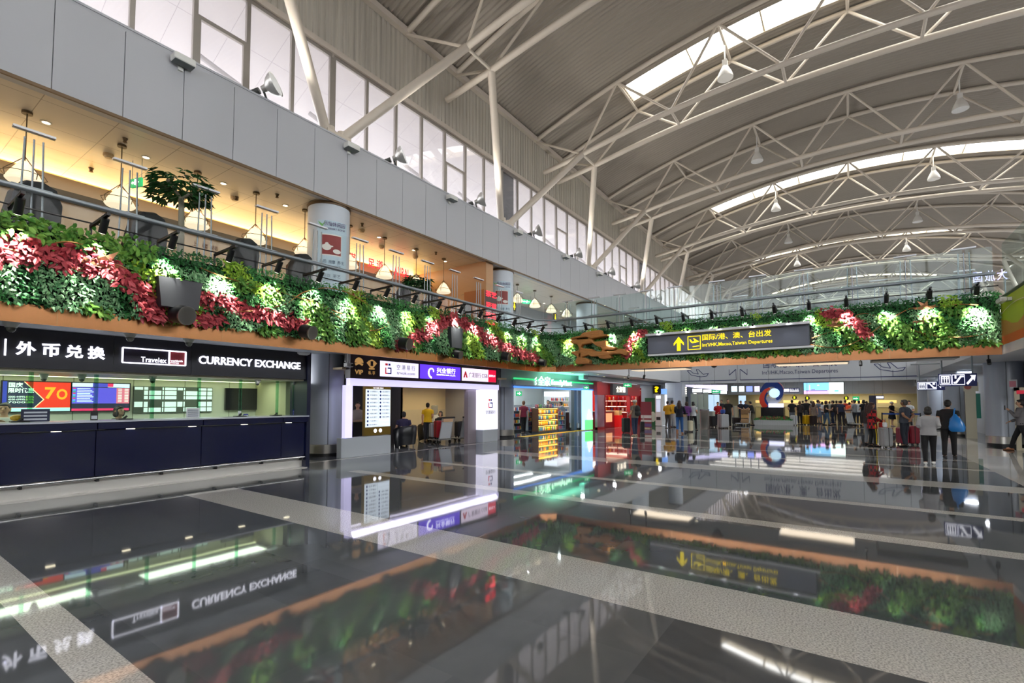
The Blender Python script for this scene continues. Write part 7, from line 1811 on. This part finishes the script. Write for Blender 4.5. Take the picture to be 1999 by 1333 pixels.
bag = thing('carrier_bag', 'small white bag resting on top of the silver suitcase', 'bag', (p.x, p.y, .78)); MB().rbox((p.x - .1, p.y - .07, .73), (p.x + .1, p.y + .07, .9), .03).build('bag_body', PAPER, bag)
p = onZ(0, 1781, 868); suitcase(p.x, p.y, .3, '8a1c30', 'dark red ribbed suitcase behind the person with hands behind the back', .5, .3, .66)
p = onZ(0, 1762, 868); suitcase(p.x, p.y, .3, '98203a', 'crimson suitcase half hidden by the person with hands behind the back', .4, .26, .6, handle=False)
person((1742, 832), -120, 'person in a white hat and black dress behind the blue belt barrier', 1.62, '15151a', '15151a', 'white', 'hat', ('hold', 'hold'), .15, 'short', 'c9b8b0', dress='15151a')
person((1776, 838), 150, 'person in a white shirt half hidden behind the person in the dark polo', 1.68, 'dfe2e4', '2a2a30', arms=('bent', 'down'))
# middle left
c, Wd, up = person((1240, 851), 40, 'person in a pale cap and jeans with a black backpack before the red shop', 1.72, '7d7468', '25324e', 'white', 'cap', ('hold', 'bent'), .12, 'short', 'b5a58c', near=True)
b = blob('backpack', [(Wd((0, -.19, 1.25)), (.15, .13, .2)), (Wd((0, -.2, 1.08)), (.15, .14, .16))], mat('pack_black', '17171b', .6), 'black backpack worn by the person in the pale cap', 'bag')
p = onZ(0, 1222, 845); suitcase(p.x, p.y, .6, '0f0f12', 'large black suitcase standing before the red shop', .55, .34, .72, False)
p = onZ(0, 1254, 843); suitcase(p.x, p.y, .6, '232226', 'small dark case behind the person in the pale cap', .3, .2, .5, False)
person((1304, 836), -20, 'person in a yellow jacket beside the grey wall block', 1.66, 'd09a1c', '4a4648', arms=('bent', 'bent'), sleeve='long')
person((1313, 834), -40, 'person in a yellow vest standing close to the grey wall block', 1.70, 'dba818', 'aab0b6', arms=('bent', 'down'), sleeve='none')
n_, Wd, up = person((1327, 847), -12, 'person with long hair in a navy top, jeans and tan boots pushing a trolley', 1.68, '16182c', '2f5f9e', 'brown', 'long', ('push', 'push'), .22, 'long', 'a06a48', near=True, boots='a06a48')
q = Wd((0, .55, 0)); trolley(q[0] + .0, q[1], math.atan2(q[1], q[0]) - PI / 2, 'luggage trolley pushed by the person in jeans and tan boots')
person((1341, 840), 10, 'person in a purple top just behind the jeans and tan boots', 1.62, '6f3f86', '2a2436', 'brown', 'bob', ('bent', 'bent'), sleeve='long')
person((1354, 840), -25, 'person in a white t-shirt and black trousers walking with a cream suitcase', 1.62, 'd4d8de', '121216', arms=('swing', 'bent'), stride=.3, style='bob', near=True)
p = onZ(0, 1347, 843); suitcase(p.x, p.y, -.3, 'd9d2b8', 'cream suitcase pulled by the person in the white t-shirt', .3, .22, .55)
person((1402, 833), 165, 'person in a red jacket coming forward with a trolley and a blue bag', 1.60, 'c01a24', '2a2a34', arms=('hold', 'phone'), sleeve='long')
tr = onZ(0, 1412, 836); suitcase(tr.x, tr.y, -.6, 'a9acb0', 'big silver suitcase pushed before the person in the red jacket', .62, .34, .8, handle=False); p = onZ(0, 1391, 834); suitcase(p.x, p.y, -.5, '17171a', 'black suitcase at the left of the big silver one', .42, .3, .66, False, handle=False)
tag(MB().rbox((tr.x - .25, tr.y - .1, .9), (tr.x + .25, tr.y + .12, 1.15), .05).build('shoulder_bag', mat('bag_royal', '2a4a9c', .6)), 'blue bag lying on the big silver suitcase before the red jacket', 'bag')
person((1422, 835), 178, 'person all in black walking towards the camera', 1.78, '101014', '121216', arms=('down', 'down'), stride=.2, near=True)
person((1409, 826), 160, 'person in dark clothes behind the red jacket', 1.76, '24262c', '24262c')
person((1447, 824), -150, 'airline worker in dark navy, left of the pair at the desk', 1.70, '1c2334', '1c2030', arms=('bent', 'bent'))
person((1456, 824), 160, 'airline worker in dark navy, right of the pair at the desk', 1.68, '20283c', '1c2030', arms=('bent', 'bent'))
person((1470, 830), 70, 'person in a black shirt and khaki trousers leaning over boxes on a trolley', 1.66, '1c1e1c', '5c5a4c', arms=('low', 'low'), lean=.25)
p = onZ(0, 1456, 830); trolley(p.x, p.y, 1.2, 'luggage trolley stacked with brown boxes near the sculpture')
for k, (dx, dz) in enumerate(((0, .17), (.03, .5), (-.04, .8))): tag(MB().rbox((p.x - .3 + dx, p.y - .2, dz), (p.x + .3 + dx, p.y + .25, dz + .29), .01).build('cardboard_box', mat('carton_%d' % k, ('a98a66', 'c9a06a', '8f6f4c')[k], .7)), 'brown cardboard box on the trolley near the sculpture, %s of the stack' % ('bottom', 'middle', 'top')[k], 'box')
p = onZ(0, 1437, 829); suitcase(p.x, p.y, .4, '2a2022', 'dark bag on the floor left of the stacked trolley', .6, .4, .45, False, handle=False)
# the queue at the far end
Q = [((1547, 829), 10, 'person in black with grey trousers leftmost in the queue', 1.74, '141418', '6a6e78', 'black', 'short', ('hold', 'down'), 'short'), ((1562, 829), 20, 'person in a dark cape with leggings second in the queue', 1.66, '2a2322', '17161a', 'tan', 'bob', ('bent', 'bent'), 'long'),
     ((1575, 828), -5, 'tall person in a black t-shirt between yellow suitcases', 1.80, '17181c', '20243c', 'black', 'cap', ('down', 'down'), 'short'), ((1589, 829), -10, 'person in a taupe dress with long hair in the queue', 1.66, '7a6a60', '7a6a60', 'brown', 'long', ('down', 'down'), 'short'),
     ((1598, 827), -60, 'person in a grey-blue shirt behind the taupe dress', 1.74, '5c6c86', '2a2c38', 'black', 'short', ('hold', 'hold'), 'short'), ((1606, 824), 0, 'person in a pale top further back in the queue', 1.62, 'c8ccd4', '4a5264', 'black', 'bob', ('down', 'down'), 'short'),
     ((1614, 830), -80, 'person in a black t-shirt and blue jeans walking right in the queue', 1.68, '15151a', '4f7090', 'brown', 'bob', ('swing', 'bent'), 'short'), ((1627, 829), 80, 'person in black with dark jeans facing left with an arm out', 1.70, '17161a', '22304c', 'black', 'short', ('hold', 'low'), 'short'),
     ((1634, 824), 0, 'person in dark clothes deep in the queue', 1.70, '2c2a30', '2c2a30', 'black', 'short', ('down', 'down'), 'long'), ((1643, 828), -20, 'person in a navy shirt right of the queue middle', 1.70, '27304a', '2a2c38', 'black', 'short', ('down', 'bent'), 'short'),
     ((1651, 824), 20, 'person in a red shirt behind the trolley', 1.74, 'b03024', '3a3436', 'black', 'short', ('down', 'down'), 'short'), ((1656, 826), -30, 'person in an orange polo bending over the loaded trolley', 1.60, 'e8562a', '3a3c48', 'black', 'short', ('low', 'low'), 'short'),
     ((1669, 830), 70, 'person in a grey shirt with a brown backpack at the trolley', 1.74, '9aa0a6', '2a3038', 'black', 'short', ('push', 'push'), 'short'), ((1678, 828), 0, 'person in a white shirt right of the brown backpack', 1.70, 'd4dae0', '2c3040', 'black', 'short', ('down', 'down'), 'short'),
     ((1687, 830), 30, 'person in black with a pale top tied at the waist, right end of the queue', 1.74, '14161c', '1c2030', 'black', 'bob', ('bent', 'bent'), 'short'), ((1693, 826), -20, 'person in cream at the far right of the queue', 1.66, 'c9bca8', '3a3c48', 'black', 'short', ('down', 'down'), 'short'),
     ((1568, 818), 0, 'far small person in black beyond the dark cape', 1.7, '1c1c22', '22242c', 'black', 'short', ('down', 'down'), 'short'), ((1584, 817), 10, 'far small person in white beyond the yellow suitcases', 1.68, 'c8ccd0', '2a2c34', 'black', 'short', ('down', 'down'), 'short'),
     ((1601, 816), -10, 'far small person in blue beyond the grey-blue shirt', 1.68, '3a527a', '22242c', 'black', 'short', ('down', 'down'), 'short'), ((1620, 816), 0, 'far small person in grey between the two pairs of jeans', 1.66, '7c8088', '22242c', 'black', 'bob', ('down', 'down'), 'short'), ((1639, 816), 0, 'far small person in dark red deep at the far end', 1.68, '6a2a30', '22242c', 'black', 'short', ('down', 'down'), 'short'), ((1664, 817), 0, 'far small person in peach behind the orange polo', 1.72, 'd8a890', '22242c', 'black', 'short', ('down', 'down'), 'short')]
for (pos, f, lb, h, sh, pa, ha, st, ar, sl) in Q:
    person(pos, f, lb, h, sh, pa, ha, st, ar, .3 if 'walking' in lb else .12, sl, dress=sh if 'dress' in lb else None, lean=.35 if 'bending' in lb else 0)
for px, c, lb in (((1572, 829), 'e0b010', 'yellow suitcase left of the tall person in the far queue'), ((1582, 829), 'e8bc14', 'second yellow suitcase, right of the tall person in the far queue'), ((1550, 830), 'b8bcc0', 'pale suitcase leftmost in the far queue'), ((1588, 830), '2a1a18', 'dark suitcase beside the taupe dress'), ((1655, 829), '33261e', 'dark brown bag low on the trolley before the orange polo')):
    p = onZ(0, *px); suitcase(p.x, p.y, .6, c, lb, .42, .28, .62 if 'bag' not in lb else .4, handle='yellow' in lb)
p = onZ(0, 1662, 831); trolley(p.x, p.y, 2.4, 'luggage trolley in the far queue before the grey shirt')
# shop people
person((1022, 846), 20, 'person in a maroon top and black trousers entering the convenience store', 1.66, '7a2038', '141418', 'tan', 'bun', ('swing', 'swing'), .28, 'short', '2a2020', near=True)
p = onY(14.0, 1070, 800); person(Vector((p.x, 14.0, 0)), 175, 'shop worker with dark hair behind the top of the amber-lit shelf', 1.70, '3c4044', '222428', arms=('bent', 'bent'))
p = onY(13.75, 1099, 800); person(Vector((p.x, 13.75, 0)), 60, 'shop worker in grey and blue at the right end of the store shelf', 1.62, '7d848c', '1f3f78', arms=('hold', 'bent'), lean=.2)
p = onY(13.35, 698, 830); person(Vector((p.x, 13.35, 0)), 175, 'receptionist in a grey top behind the lectern of the travel shop', 1.62, '8a8078', '1c1c20', 'black', 'bun', ('hold', 'hold'), sleeve='long')
p = onZ(0, 789, 872); person(Vector((p.x + .02, p.y + .06, 0)), 20 - 20, 'person in a dark violet shirt lounging in the black tub chair', 1.68, '2c2748', '1f2230', 'black', 'short', ('rest', 'rest'), seated=True, near=True)
p = onY(14.2, 835, 830); person(Vector((p.x, 14.2, 0)), -15, 'person in a yellow top standing before the water dispenser', 1.58, 'e0b416', '2a2c34', 'black', 'short', ('down', 'bent'), near=True)
p = onY(14.0, 860, 830); person(Vector((p.x, 14.0, 0)), 160, 'person seated low behind the luggage trolleys in the travel shop', 1.64, '22242a', '22242a', 'black', 'bob', ('hold', 'hold'), seated=True, z0=.0)
p = onY(12.5, 8, 815); person(Vector((p.x, 12.5, 0)), 170, 'clerk with dark hair seated behind the counter at the far left edge', 1.66, 'e0e0dc', '22242a', 'black', 'bun', ('phone', 'hold'), seated=True, z0=.36, near=True)
p = onY(12.55, 232, 810); person(Vector((p.x, 12.55, 0)), -140, 'clerk with a black bob seated behind the currency counter under the rate screen', 1.62, '30343c', '22242a', 'black', 'bob', ('hold', 'hold'), seated=True, z0=.32, near=True)
# ------------------------------------------------------------------ tidy
bpy.data.scenes.remove(TMP)
